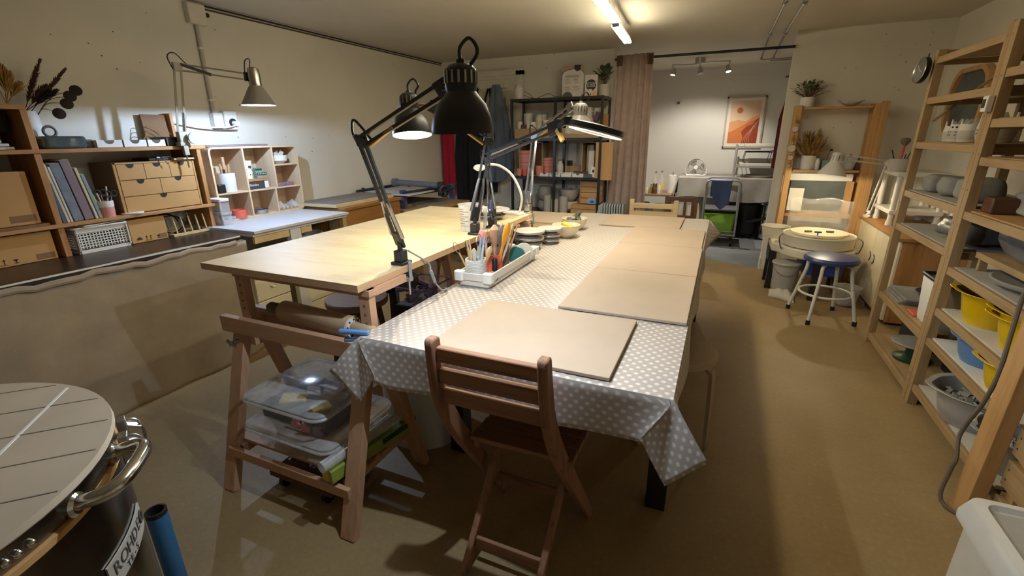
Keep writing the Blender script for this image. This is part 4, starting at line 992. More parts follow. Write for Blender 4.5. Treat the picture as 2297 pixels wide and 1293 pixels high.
B().py([(x0,zt+h*.72)]+[(x0+W*.5+W*.5*math.cos(math.radians(a)), zt+h*.72+h*.16*math.sin(math.radians(a))) for a in range(180,-1,-12)]+[(x1,zt+h),(x0,zt+h)], 5.2192, 5.2198).build('arch_panel', 'poster_pink', t)
B().tube([(x0+W*.5+W*.5*math.cos(math.radians(a)), 5.219, zt+h*.72+h*.16*math.sin(math.radians(a))) for a in range(180,-1,-12)], .0025, 5).build('arch_line', 'ink', t)
B().py([(x0+W*.55+W*.30*p[0], zt+h*.8+h*.2*p[1]) for p in [(0,1),(1,1),(1,.5),(.85,.2),(.5,0),(.15,.2),(0,.5)]], 5.2165, 5.2185).build('logo_badge', 'ink', t)
b = B(); rnd = random.Random(4)
for k in range(4): b.box(x0+W*.14, x0+W*(.78+.06*rnd.random()), 5.2188, 5.2194, zt+h*(.69-.022*k), zt+h*(.697-.022*k))
for cx in (.12, .53):
    for z in (.56, .33):
        b.box(x0+W*cx, x0+W*(cx+.2), 5.2188, 5.2194, zt+h*z, zt+h*(z+.014))
        for k in range(4): b.box(x0+W*cx, x0+W*(cx+.22+.1*rnd.random()), 5.219, 5.2194, zt+h*(z-.03-.026*k), zt+h*(z-.026-.026*k))
b.build('text_lines', 'ink', t)
B().py(circ(x0+W*.26, zt+.005, W*.24, 14, 0, 180, ry=h*.18), 5.2185, 5.2195).build('footer_arc', 'grey_dark', t)
B().cyl((x0+W*.55, 5.215, zt), (x0+W*.55, 5.215, zt+h*.2), .005, n=8).build('white_tube', 'white_gloss', t)
t, x0, x1, h = board_sign('sign_card', 'square card with round black logo reading atelier on the black shelf top', 1312, 1340, 168, 5.17, 0)
W = x1-x0
B().box(x0, x1, 5.17, 5.176, zt, zt+h).build('card_sheet', 'poster', t); B().box(x0, x1, 5.1692, 5.1698, zt, zt+h*.28).build('card_base', 'art_peach', t)
B().py(circ(x0+W*.5, zt+h*.54, W*.41, 26), 5.1685, 5.1692).build('logo_disc', 'ink', t)
text('lettering', 'ATELIER', .030, 'white', t, frame((x0+W*.5, 5.168, zt+h*.60), (1,0,0), (0,0,1)))
text('lettering', 'PLAISIR', .028, 'white', t, frame((x0+W*.5, 5.168, zt+h*.49), (1,0,0), (0,0,1)))
B().py([(x0+W*.28, zt+h*.06),(x0+W*.6, zt+h*.06),(x0+W*.56, zt+h*.36),(x0+W*.32, zt+h*.36)], 5.1675, 5.1682).build('cup_print', 'white', t)
B().py(circ(x0+W*.48, zt+h*.12, W*.06, 10), 5.1668, 5.1674).build('cup_dot', 'ink', t)
o = B().box(xs(1309,5.2,zt+.02), xs(1313,5.2,zt+.02), 5.19, 5.2, zt, zt+.045).build('black_stand', 'black'); tag(o, 'small black stand between the two signs on the shelf top', 'stand')
pc = V((xs(1356,5.22,zt+.06), 5.22, zt))
pot('square pale stone pot holding a green leafy plant on the shelf top', pc, .062, .115, 'clay_pale', 'cyl', 'pot', name='plant_pot')
t = thing('potted_plant', 'green leafy house plant on the right end of the black shelf top', 'plant', tuple(pc+V((0,0,.09))))
def leaf(par, p, q, w, mat, droop=.15, name='leaf'):
    p, q = V(p), V(q); d = q-p; L = d.length; s = d.cross(V((0,0,1))); s = s.normalized() if s.length > 1e-5 else V((1,0,0))
    n = s.cross(d).normalized(); b = B()
    def fn(u, v):
        k = math.sin(PI*min(1,u*.98+.01))**.8; c = p+d*u - n*(droop*L*u*u) ; return c + s*(w*k*(v-.5)) + n*(.18*w*abs(v-.5)*k)
    return b.grid(fn, 8, 4).build(name, mat, par)
rnd = random.Random(11)
b = B()
for px, py in ((1330,155),(1341,150),(1352,143),(1364,140),(1372,147),(1376,158),(1345,165),(1356,160),(1366,170),(1340,172),(1350,175),(1335,162),(1360,150),(1368,160)):
    q = ay(px, py, 5.2+rnd.uniform(-.07,.07)); p = pc+V((0,0,.10)); m = p+(q-p)*.62+V((0,0,.02))
    b.tube([p, m], .003, 5); leaf(t, m-(q-p)*.12, q, .082, 'leaf', .22)
b.build('stem', 'stem', t)
# radiator
t = thing('oil_radiator', 'pale green oil filled radiator standing right of the black shelf', 'radiator', (-1.02, 4.93, 0))
for k in range(9):
    x = -1.115+k*.027; B().px(rrect(4.86, 5.0, .09, .675, .03), x-.008, x+.008).build('fin', 'radiator', t)
B().box(-1.155, -1.125, 4.855, 5.005, .09, .66).build('control_end', 'radiator', t, bevel=.012)
B().cyl((-1.155, 4.93, .56), (-1.172, 4.93, .56), .03, n=18).build('dial', 'white', t)
for x in (-1.10, -.93): B().box(x-.02, x+.02, 4.82, 5.04, .03, .09).build('foot', 'black', t); B().cyl((x, 4.84, .02), (x+.02, 4.84, .02), .02).cyl((x, 5.02, .02), (x+.02, 5.02, .02), .02).build('caster', 'black', t)

# ================================================================== opening: curtain and rod
rz = 2.108
t = thing('curtain_rod', 'thin black curtain rod across the opening to the back room', 'curtain rod', (-.4, 5.3, rz))
B().cyl((-1.15, 5.3, rz), (.478, 5.3, rz), .0125).build('rod', 'black', t)
B().cyl((-1.15, 5.3, rz), (-1.15, YB, rz), .008).build('bracket', 'black', t); B().cyl((.47, 5.3, rz), (.47, YP+.01, rz), .008).build('bracket', 'black', t)
def cur(u, v):
    x = -1.135 + .385*u + .05*(v-.5)*(u-.5) - .03*v*(1-u); z = 2.14 - 2.11*v
    ph = u*2*PI*5.5 + .9*math.sin(u*7); a = .042*(.75+.4*v)
    return (x + .010*math.sin(ph*2+v), 5.245 + a*math.sin(ph) + .012*math.sin(v*4+u*5), z)
o = B().grid(cur, 150, 30).build('curtain', 'curtain', solid=.003); tag(o, 'pale taupe curtain gathered at the left side of the opening', 'curtain')
for u0, u1 in ((.0, .16), (.86, 1.0)):
    B().grid(lambda u, v: (cur(u0+(u1-u0)*u, 0)[0], cur(u0+(u1-u0)*u, 0)[1]-.006, 2.13-.095*v), 14, 2).build('header_tab', 'curtain_tab', o, solid=.002)
# ================================================================== ALCOVE behind the curtain
t = thing('track_light', 'steel ceiling spotlight bar with three heads in the back room', 'spotlight', tuple(ay(1570, 145, 6.6)))
tc = ay(1570, 148, 6.6); ta, tb = ay(1508, 156, 6.6), ay(1638, 142, 6.5)
B().cyl((tc.x, tc.y, CZ-.06), (tc.x, tc.y, CZ), .06, n=24).build('ceiling_rose', 'steel', t)
zb_ = CZ-.065
P = [V((ta.x, ta.y-.04, zb_)), V(((ta.x+tc.x)/2, ta.y+.02, zb_)), V((tc.x, tc.y, zb_)), V(((tb.x+tc.x)/2, tb.y, zb_)), V((tb.x, tb.y+.04, zb_))]
B().tube(P, .008, 8, smooth=5).build('bar', 'steel', t)
SPOTS = []
for (px, py, q, on, dirv) in ((1511, 173, P[0], True, (-.15,-.2,-1)), (1571, 160, P[2], False, (.2,-.2,-1)), (1632, 161, P[4], True, (.2,-.3,-1))):
    c = ay(px, py, q.y-.02); d = V(dirv).normalized()
    c = V((q.x + (c.x-q.x)*.8, q.y-.03, zb_-.085))
    s = B().lathe([(0,.045),(.018,.045),(.032,.0),(.034,-.035),(.028,-.035),(.02,0),(0,.01)], c, 18, axis=tuple(-d)); s.cyl(q, c-d*.03, .006); sp = s.build('spot_head', 'steel', t)
    B().lathe([(0,-.020),(.024,-.022),(.024,-.030),(0,-.032)], c, 16, axis=tuple(-d)).build('bulb', 'led_warm' if on else 'white', sp)
    if on: SPOTS.append(c+d*.045)
# framed art print (a plain abstract landscape of flat shapes)
fy = YA-.03; fx0, fx1 = ay(1633, 217, YA).x, ay(1722, 217, YA).x; fz1, fz0 = ay(1676, 216, YA).z, ay(1660, 332, YA).z
t = thing('framed_print', 'framed abstract desert print with orange sun on the back room wall', 'picture', ((fx0+fx1)/2, fy, fz0))
w = .022
B().box(fx0, fx0+w, fy, YA-.001, fz0, fz1).box(fx1-w, fx1, fy, YA-.001, fz0, fz1).box(fx0, fx1, fy, YA-.001, fz0, fz0+w).box(fx0, fx1, fy, YA-.001, fz1-w, fz1).build('frame', 'frame_pale', t, bevel=.002)
B().box(fx0+w, fx1-w, YA-.012, YA-.002, fz0+w, fz1-w).build('mount', 'white', t)
ax0, ax1, az0, az1 = fx0+.06, fx1-.06, fz0+.065, fz1-.06; AW, AH = ax1-ax0, az1-az0
def artp(pts, k, mat, nm): B().py([(ax0+AW*x, az0+AH*y) for x, y in pts], YA-.0125-.0006*k, YA-.0120-.0006*k).build(nm, mat, t)
artp([(0,0),(1,0),(1,1),(0,1)], 0, 'art_ground', 'print_ground')
artp([(.6,.45),(1,.45),(1,1),(.88,1),(.84,.8),(.72,.62)], 1, 'art_peach', 'print_dune')
artp([(0,0),(1,0),(1,.66),(.8,.62),(.55,.52),(.3,.56),(0,.5)], 2, 'art_sand', 'print_dune')
artp([(0,0),(1,0),(1,.58),(.7,.52),(.4,.40),(.15,.30),(0,.26)], 3, 'art_orange', 'print_dune')
artp([(.48,0),(1,0),(1,.6),(.9,.56),(.8,.46),(.6,.40),(.44,.27),(.52,.14)], 4, 'art_rust', 'print_hill')
artp(circ(.32,.78,.105,24,ry=.105*AW/AH), 1.5, 'art_orange', 'print_sun')
b = B()
for k in range(4): b.tube([V((ax0+AW*x, YA-.0158, az0+AH*y)) for x, y in [(.98-.02*k,.55-.05*k),(.82-.03*k,.40-.04*k),(.78-.04*k,.25),(.72-.05*k,.14),(.74-.07*k,.01)]], .0016, 4, smooth=4)
b.build('print_line', 'art_line', t)
o = B().cyl((ay(1522,231,YA).x, YA-.03, ay(1522,231,YA).z), (ay(1522,231,YA).x, YA-.001, ay(1522,231,YA).z), .02, n=14).build('wall_disc', 'grey_dark'); tag(o, 'small dark round knob alone on the back room wall', 'knob')
# left side table with bottles
t = thing('low_cabinet', 'low brown shelf table with bottles at the left of the back room', 'table', (-.85, 7.1, 0))
B().box(-1.15, -.60, 6.85, 7.45, .53, .56).build('top_board', 'stool_wood', t, bevel=.003); B().box(-1.15, -.60, 6.87, 7.45, .20, .22).build('shelf', 'dark_wood', t)
for x in (-1.13, -.625):
    for y in (6.88, 7.42): B().box(x-.02, x+.02, y-.02, y+.02, 0, .53).build('leg', 'dark_wood', t)
o = B().lathe([(0,0),(.10,0),(.13,.16),(.138,.17),(.125,.165),(.095,.01),(0,.01)], (-.77, 7.05, .221), 24).build('tub', 'clay_pale'); tag(o, 'pale round tub on the lower shelf of the brown table', 'tub')
o = B().lathe([(0,0),(.09,0),(.115,.2),(.11,.2),(.086,.01),(0,.01)], (-1.02, 7.0, .221), 24).build('bucket', 'sky'); tag(o, 'pale blue bucket on the lower shelf beside the curtain', 'bucket')
def bottle(lab, x, y, h, r, mat, cap, liquid=None):
    t = thing('bottle', lab, 'bottle', (x, y, .56), group='bottles on the brown table')
    B().lathe([(0,0),(r,0),(r,h*.55),(r*.35,h*.75),(r*.32,h*.92),(0,h*.92)], (x, y, .5605), 16).build('body', mat, t); B().cyl((x,y,.56+h*.92), (x,y,.56+h), r*.4, n=10).build('cap', cap, t)
    if liquid: B().lathe([(r*1.01,h*.15),(r*1.02,h*.16),(r*1.02,h*.42),(r*1.01,h*.43)], (x, y, .5605), 16).build('label_band', liquid, t)
for i, (px, h, r, m, c_, l_, lab) in enumerate([(1452,.12,.026,'clay_pale','clay_white',None,'short pale bottle nearest the curtain on the brown table'), (1467,.30,.032,'glass','steel','dark_wood','tall clear bottle with dark label, left of two tall ones'), (1461,.13,.028,'brass','steel',None,'small brass coloured bottle beside the curtain'), (1470,.14,.028,'dark_wood','grey_plastic',None,'small brown bottle in front of the dark label bottle'), (1481,.31,.034,'glass','steel','sponge','tall clear bottle with yellow label, right of two tall ones'), (1479,.17,.024,'clay_white','white',None,'white slim bottle in front of the yellow label bottle')]):
    bottle(lab, xs(px, 6.98, .62), 6.98 + (.07 if h > .25 else -.05), h, r, m, c_, l_)
x = xs(1507, 7.05, .65)
t = thing('paper_roll', 'white kitchen paper roll standing on the brown table', 'paper roll', (x, 7.05, .56)); B().lathe([(.02,0),(.058,0),(.058,.25),(.02,.25)], (x, 7.05, .562), 22).build('roll', 'white', t); B().cyl((x,7.05,.5605), (x,7.05,.85), .008).lathe([(0,0),(.05,0),(.05,.008),(0,.008)], (x,7.05,.5602), 20).build('holder', 'steel', t)
# counter with sheet
t = thing('counter_table', 'work counter at the back wall of the back room under a grey sheet', 'table', (.1, 7.2, 0))
B().box(-.52, 1.2, 6.86, 7.58, .775, .80).build('top_board', 'pine_x', t)
for x in (-.48, .18, 1.16):
    for y in (6.92, 7.54): B().box(x-.025, x+.025, y-.025, y+.025, 0, .775).build('leg', 'dark_wood', t)
def sheet(u, v):
    x = -.53 + 1.74*u; k = .012*math.sin(x*14+v*3)+.008*math.sin(x*31)
    if v < .45: return (x, 7.57-(7.57-6.85)*v/.45, .8035+.002*math.sin(x*20+v*15))
    d = (v-.45)/.55; hem = .28+.03*math.sin(x*5)
    return (x, 6.848+k*d-.02*d, .8035-hem*d)
o = B().grid(sheet, 90, 30).build('plastic_sheet', 'paper_grey'); tag(o, 'crumpled grey white sheet covering the back room counter', 'sheet')
b = B().grid(lambda u, v: (-.53-.05*v-.03*math.sin(u*7)*v, 6.86+.68*u, .803-.30*v*(1-.35*u)), 16, 10); b.build('side_hang', 'paper_grey', o)
# fan
t = thing('desk_fan', 'small white desk fan standing on the back room counter', 'fan', tuple(ay(1561, 396, 7.15)))
fc = ay(1562, 376, 7.15); R_ = .115; fd = V((-.12,-1,.12)).normalized()
fbz = .806
b = B(); ru = fd.cross(V((0,0,1))).normalized(); fu = ru.cross(fd).normalized()
def ringp(r, off=0, n=40): return [fc+fd*off+(ru*math.cos(2*PI*i/n)+fu*math.sin(2*PI*i/n))*r for i in range(n)]
for r_, o_ in ((R_,.03),(R_,-.03),(R_*.75,.036),(R_*.5,.038),(R_*.28,.04)): b.tube(ringp(r_, o_), .0026 if r_ < R_ else .006, 5, closed=True)
for k in range(24):
    a = 2*PI*k/24; e = ru*math.cos(a)+fu*math.sin(a); b.tube([fc+e*.02+fd*.042, fc+e*R_+fd*.03, fc+e*R_-fd*.03], .0013, 4)
b.build('grille', 'grey_plastic', t)
B().lathe([(R_+.004,-.03),(R_+.008,0),(R_+.004,.03),(R_-.002,.03),(R_-.002,-.03)], fc, 36, axis=tuple(fd)).build('housing', 'white_gloss', t)
b = B()
for k in range(3):
    a0 = k*2*PI/3+.4
    b.grid(lambda u, v: fc+(ru*math.cos(a0+1.1*v)+fu*math.sin(a0+1.1*v))*(.025+.075*u)+fd*(.012*(v-.5)), 6, 6)
b.build('blade', 'paper_grey', t, solid=.002)
B().lathe([(0,.046),(.026,.044),(.03,.03),(.03,-.04),(0,-.04)], fc, 18, axis=tuple(fd)).build('hub', 'white_gloss', t)
sx = R_+.02
B().tube([fc+ru*sx, fc+ru*sx-V((0,0,.08)), V((fc.x, fc.y, fbz+.014))+ru*sx*.75, V((fc.x, fc.y, fbz+.012))-ru*sx*.75, fc-ru*sx-V((0,0,.08)), fc-ru*sx], .008, 8, smooth=4).build('stand', 'white_gloss', t)
B().box(fc.x-.125, fc.x+.125, fc.y-.07, fc.y+.05, fbz-.001, fbz+.016).build('base', 'white_gloss', t, bevel=.006)
# wire rack with plaster slabs on the counter
t = thing('wire_rack', 'grey wire shelf rack with slabs standing on the right of the back room counter', 'rack', (.5, 7.2, .805))
rx0, rx1, ry0, ry1 = .15, 1.0, 6.95, 7.4
for x in (rx0, rx1):
    for y in (ry0, ry1): B().cyl((x, y, .806), (x, y, 1.22), .012, n=10).build('post', 'grey_plastic', t)
for z in (.945, 1.19):
    b = B().box(rx0-.01, rx1+.01, ry0-.008, ry0+.008, z-.012, z+.006).box(rx0-.01, rx1+.01, ry1-.008, ry1+.008, z-.012, z+.006)
    for k in range(22): b.box(rx0+.02+k*.038, rx0+.025+k*.038, ry0, ry1, z, z+.005)
    b.build('wire_shelf', 'grey_plastic', t)
for z, dx, w_, lab in ((1.197,.09,.74,'pale slab lying on top of the wire rack'), (.952,.06,.78,'pale slab on the middle level of the wire rack')):
    o = B().box(rx0+dx, rx0+dx+w_, ry0+.01, ry1-.02, z, z+.035).build('plaster_slab', 'plaster', bevel=.004); tag(o, lab, 'slab', 'slabs on the wire rack')
o = B().box(rx0+.42, rx0+.66, ry0+.02, ry1-.06, 1.125, 1.145).build('white_tray', 'white', bevel=.004); tag(o, 'white tray tucked under the top level of the wire rack', 'tray')
for x in (rx0+.43, rx0+.65):
    B().box(x-.004, x+.004, ry0+.03, ry0+.04, 1.145, 1.18).build('hook', 'steel', o)
b = B()
for x in (.24, .54):
    b.tube([(x+.02,6.99,1.13), (x,6.99,1.0), (x+.02,6.99,.992), (x+.03,7.3,.992), (x,7.3,1.0), (x+.02,7.3,1.13)], .004, 6)
b.tube([(.26,6.99,1.13),(.56,6.99,1.13),(.56,7.3,1.13),(.26,7.3,1.13)], .006, 6, closed=True).tube([(.24,6.99,1.0),(.54,6.99,1.0)], .004, 6)
o = b.build('wire_stand', 'black'); tag(o, 'black wire stand between the two levels of the wire rack', 'stand')
o = B().lathe([(0,0),(.16,0),(.18,.025),(.175,.025),(.155,.006),(0,.006)], (.47, 7.14, .8065), 30).build('plate', 'clay_pale'); tag(o, 'pale round plate under the wire rack on the counter', 'plate')
# cart with green crate and towel
t = thing('trolley', 'grey tube frame trolley carrying a green tub in the back room', 'trolley', (.03, 6.62, 0))
cx0, cx1, cy0, cy1 = -.155, .235, 6.35, 6.80
def hoop(x0, x1, y, zt): return [(x0, y, .13), (x0, y, zt-.05), (x0+.012, y, zt-.015), (x0+.045, y, zt), (x1-.045, y, zt), (x1-.012, y, zt-.015), (x1, y, zt-.05), (x1, y, .13)]
B().tube(hoop(cx0, cx1, cy0, .815), .012, 8).build('hoop', 'grey_plastic', t); B().tube(hoop(cx0, cx1, cy1, .815), .012, 8).build('hoop', 'grey_plastic', t)
B().box(cx0, cx1, cy0, cy1, .13, .15).build('tray', 'grey_plastic', t); B().tube([(cx0,cy0-.01,.19),(cx1,cy0-.01,.19),(cx1,cy1,.19),(cx0,cy1,.19)], .008, 6, closed=True).build('guard_rail', 'grey_plastic', t)
B().box(cx0, cx1, cy0+.02, cy1, .44, .455).build('shelf', 'grey_dark', t)
for x in (cx0+.03, cx1-.03):
    for y in (cy0+.03, cy1-.03): B().cyl((x-.012, y, .045), (x+.012, y, .045), .045, n=16).box(x-.014, x+.014, y-.006, y+.006, .045, .13).build('caster', 'black', t)
t = thing('green_tub', 'green plastic tub on the lower tray of the trolley', 'tub', (.04, 6.57, .15))
o = B().pz(rrect(-.135, .215, 6.37, 6.77, .03), .151, .155); 
for q in (0,): o.lathe([(.001,0),(.001,.001)], (0.04,6.57,.152), 3)
b = B(); P0 = rrect(-.125, .205, 6.38, 6.76, .03); P1 = rrect(-.14, .22, 6.365, 6.775, .03); n = len(P0)
b._add([(x,y,.151) for x,y in P0]+[(x,y,.40) for x,y in P1], [(i,(i+1)%n,n+(i+1)%n,n+i) for i in range(n)]+[tuple(range(n-1,-1,-1))])
b.build('tub_wall', 'basin_green', t, solid=.004); B().tube([(x,y,.40) for x,y in P1], .008, 6, closed=True).build('rim', 'basin_green', t)
def towel(u, v):
    x = -.10 + .24*u; 
    if v < .5: d = (.5-v)/.5; return (x+.05*d*(.8-u)+.01*math.sin(u*6), 6.365-.028-.012*math.sin(u*7+d*2)*d, .832-.37*d*(.75+.25*math.sin(u*PI)))
    d = (v-.5)/.5; return (x+.01*math.sin(u*5), 6.365+.03+.01*math.sin(u*8)*d, .832-.22*d)
o = B().grid(towel, 28, 30).build('towel', 'towel_blue', solid=.004); tag(o, 'blue grey towel hanging over the front bar of the trolley', 'towel')
# black drum and steel pots under counter
t = thing('drum', 'black drum on casters under the back room counter', 'drum', (.42, 7.05, 0))
B().lathe([(0,.06),(.17,.06),(.18,.45),(0,.45)], (.37, 7.1, 0), 24).build('body', 'black', t)
for a in range(4): B().ball((.37+.13*math.cos(a*PI/2+.5), 7.1+.13*math.sin(a*PI/2+.5), .03), .03, 10, 6).build('caster', 'black', t)
for i, (z, h) in enumerate(((.02,.17),(.191,.16),(.352,.12))):
    t = thing('steel_pot', ['shiny steel pot at the bottom of the stack under the counter', 'shiny steel pot in the middle of the stack under the counter', 'shiny steel pot on top of the stack under the counter'][i], 'pot', (.62, 6.98, z), group='steel pots under the counter')
    B().lathe([(0,0),(.085,0),(.09,h-.01),(.096,h-.003),(.09,h-.001),(.08,.01),(0,.01)], (.62, 6.98, z), 26).build('body', 'chrome', t); B().lathe([(.091,h*.88),(.097,h*.92),(.091,h*.96)], (.62, 6.98, z), 26).build('rim_ring', 'chrome', t)
o = B().box(.52, .72, 6.9, 7.1, 0, .019).build('base_board', 'black'); tag(o, 'low black base board under the steel pots', 'base')
o = B().bar((.38, 6.86, .24), (.66, 6.86, .31), .03, .03).bar((.70, 6.89, .02), (.73, 6.89, .48), .04, .03).build('black_rack', 'black'); tag(o, 'black bars in front of the steel pots under the counter', 'rack')
# dark red cloth behind partition
o = garment('red_jacket', 'dark red jacket hanging behind the right edge of the opening', 'jacket', .50, .78, .95, 1.925, 'dark_red', 6.05, .03, 2, .25, seed=21)
bpy.data.objects['red_jacket'].location = (.64, 6.05, .95)
B().box(.46, .50, 6.04, 6.06, 1.90, 2.24).build('hanger_hook', 'grey_dark', o) if False else None
t = thing('wall_hook_rail', 'thin rail carrying the dark red jacket behind the partition', 'rail', (.8, 6.06, 1.9)); B().cyl((.5, 6.06, 1.93), (1.249, 6.06, 1.93), .01).build('rail', 'grey_dark', t)
# chairs at the far end of the table
def slat_chair(lab, cat, x0, x1, yb, mat, zt, seat=.44, facing=-1, grp=None, vertical=False):
    t = thing('wooden_chair', lab, cat, ((x0+x1)/2, yb-.2, 0), group=grp); s = facing
    for x in (x0, x1):
        B().bar((x, yb, 0), (x, yb+.02, zt), .03, .035, up=(1,0,0)).build('rear_post', mat, t)
        B().bar((x, yb+s*.38, 0), (x, yb+s*.38, seat-.02), .03, .035, up=(1,0,0)).build('front_leg', mat, t)
    B().box(x0-.02, x1+.02, min(yb, yb+s*.4), max(yb, yb+s*.4), seat-.02, seat).build('seat', mat, t, bevel=.003)
    if vertical:
        for z in (zt-.03, seat+.13): B().box(x0, x1, yb+.004, yb+.026, z-.022, z+.022).build('back_rail', mat, t)
        for k in range(4): B().box(x0+.03+(x1-x0-.06)*k/3-.01, x0+.03+(x1-x0-.06)*k/3+.01, yb+.006, yb+.022, seat+.13, zt-.03).build('back_slat', mat, t)
    else:
        for z in (zt-.05, zt-.115, zt-.18): B().box(x0, x1, yb+.004, yb+.026, z-.02, z+.02).build('back_slat', mat, t)
    return t
slat_chair('pale worn wooden slat chair at the far end of the dotted table', 'chair', -.665, -.310, 4.02, 'pale_chair', .845)
slat_chair('dark brown wooden chair with upright back slats standing behind the pale chair', 'chair', -.48, -.20, 5.0, 'dark_wood', .765, .42, 1, None, True)
o = garment('white_cloth', 'white patterned cloth draped on the dark chair behind its slats', 'cloth', -.46, -.16, .5, .70, 'white', 5.06, .015, 2, .9, seed=31)

# ================================================================== WHEEL CORNER
SY = 5.17
t = thing('wooden_shelf_unit', 'tall pine shelf ladder frame against the partition holding plants above the potter wheel', 'shelf', (.87, SY, 0))
for x in (.575, 1.165):
    B().box(x-.025, x+.025, SY-.03, SY+.01, 0, 1.60).build('post', 'ivar', t, bevel=.002); B().box(x-.025, x+.025, SY+.11, SY+.145, 0, 1.60).build('post', 'ivar', t, bevel=.002)
    for z in (.12, .55, 1.0, 1.55): B().box(x-.015, x+.015, SY+.01, SY+.11, z-.02, z+.02).build('side_rung', 'ivar', t)
B().box(.61, 1.13, SY-.02, SY+.14, 1.565, 1.583).build('shelf', 'ivar_x', t, bevel=.002); B().box(.61, 1.13, SY-.02, SY+.14, 1.018, 1.036).build('shelf', 'ivar_x', t, bevel=.002)
B().box(.605, 1.135, SY+.0, SY+.02, .60, .64).build('cross_rail', 'ivar_x', t)
B().box(1.19, 1.235, SY-.06, SY+.0, 0, 1.615).build('extra_post', 'ivar', t, bevel=.002)
t = thing('chalkboard', 'small dark chalkboard with white top rail hung under the lower pine shelf', 'chalkboard', (.87, SY+.02, .75))
B().box(.62, 1.09, SY+.03, SY+.045, .72, .935).build('slate', 'slate', t); B().box(.605, 1.10, SY+.02, SY+.045, .937, 1.0).build('top_rail', 'white', t)
o = B().box(1.06, 1.12, SY+.02, SY+.045, .62, .935).build('pine_board', 'ivar'); tag(o, 'narrow pine board right of the chalkboard', 'board')
# plants + vases on shelf
z1_ = 1.584; y_ = SY+.06
def spx(px, z, y=None): return xs(px, y_ if y is None else y, z)
c = V((spx(1812, 1.66), y_, z1_)); pot('white pot holding a small grey green bush on the top pine shelf', c, .055, .085, 'white', 'cyl', 'pot', name='plant_pot')
t = thing('potted_bush', 'small grey green leafy bush on the top pine shelf', 'plant', tuple(c+V((0,0,.08))))
rnd = random.Random(5); st = B()
for k in range(80):
    a = rnd.uniform(0, 2*PI); el_ = rnd.uniform(.1, 1.4); L = rnd.uniform(.06, .135); d = V((math.cos(a)*math.cos(el_)*1.1, math.sin(a)*math.cos(el_)*.75, math.sin(el_)))
    q = c+V((0,0,.09))+d*L; st.tube([c+V((0,0,.07)), q], .0015, 4)
    leaf(t, q, q+V((d.x+rnd.uniform(-.6,.6), d.y+rnd.uniform(-.6,.6), rnd.uniform(.0,.9))).normalized()*.045, .026, 'leaf_grey', .1)
st.build('stem', 'stem', t)
t = thing('boat_bowl', 'shallow boat shaped stone bowl on the right of the top pine shelf', 'bowl', (spx(1908, 1.60), y_, z1_))
cb = V((spx(1908, 1.60), y_, z1_))
B().grid(lambda u, v: (cb.x+(.105*(2*u-1))*(1-.25*(1-v)), cb.y+.055*math.sin(PI*u)*math.cos(PI*v), cb.z+.002+.035*(1-math.sin(PI*u)*math.sin(PI*v))+.012*(2*u-1)**4), 20, 12).build('bowl_shell', 'clay_pale', t, solid=.005)
z0_ = 1.037
c = V((spx(1812, 1.1), y_, z0_)); pot('tall white vase holding dried golden flowers on the lower pine shelf', c, .062, .125, 'white', 'cyl', 'vase')
t = thing('dried_bouquet', 'bushy dried golden flower bouquet in the tall white vase', 'dried flowers', tuple(c+V((0,0,.1))))
for k in range(52):
    a = rnd.uniform(0, 2*PI); s_ = rnd.uniform(.1, 1)**.6; q = c+V((.165*s_*math.cos(a), .085*s_*math.sin(a), .385-.20*s_**3+rnd.uniform(-.09,.0)))
    plume(c+V((.02*math.cos(a), .02*math.sin(a), .09)), q, .034, 44, 'dry_grass', t, 'flower_sprig')
pot('slim white bottle vase between the bouquet and the green box', (spx(1832,1.08), y_-.02, z0_), .022, .10, 'white', 'tall', 'vase')
o = B().box(spx(1842,1.08), spx(1866,1.08), SY, SY+.09, z0_, z0_+.085).build('planter', 'book_sage', bevel=.004); tag(o, 'sage green square planter behind the wheel lamp shade', 'planter')
b = B(); 
q = V((spx(1856,1.15), SY+.045, z0_+.086)); b.tube([q, q+V((.0,0,.05)), q+V((.015,0,.085))], .002, 5); b.ball(q+V((.018,0,.088)), .012, 8, 6, (1.2,1,.8)); o = b.build('dry_sprout', 'seed_dark'); tag(o, 'single dark dry sprout in the sage planter', 'sprout')
t = thing('glass_bottle', 'round dark glass bottle right of the wheel lamp shade', 'bottle', (spx(1904,1.08), y_, z0_))
B().lathe([(0,0),(.038,0),(.045,.03),(.04,.06),(.016,.08),(.014,.11),(.02,.112),(0,.112)], (spx(1904,1.08), y_, z0_), 20).build('body', 'glass', t); B().ball((spx(1904,1.08), y_, z0_+.125), .014, 10, 8).build('stopper', 'steel', t)
o = B().box(spx(1918,1.08), spx(1926,1.08), SY+.02, SY+.07, z0_, z0_+.06).build('brush_pot', 'dark_wood', bevel=.003); tag(o, 'small brown block at the right end of the lower pine shelf', 'block')
o = B().tube([(spx(1915,1.1), SY+.03, z0_+.002), (spx(1926,1.12), SY+.03, z0_+.12)], .006, 6).build('brush', 'black'); tag(o, 'black brush leaning at the right end of the lower pine shelf', 'brush')
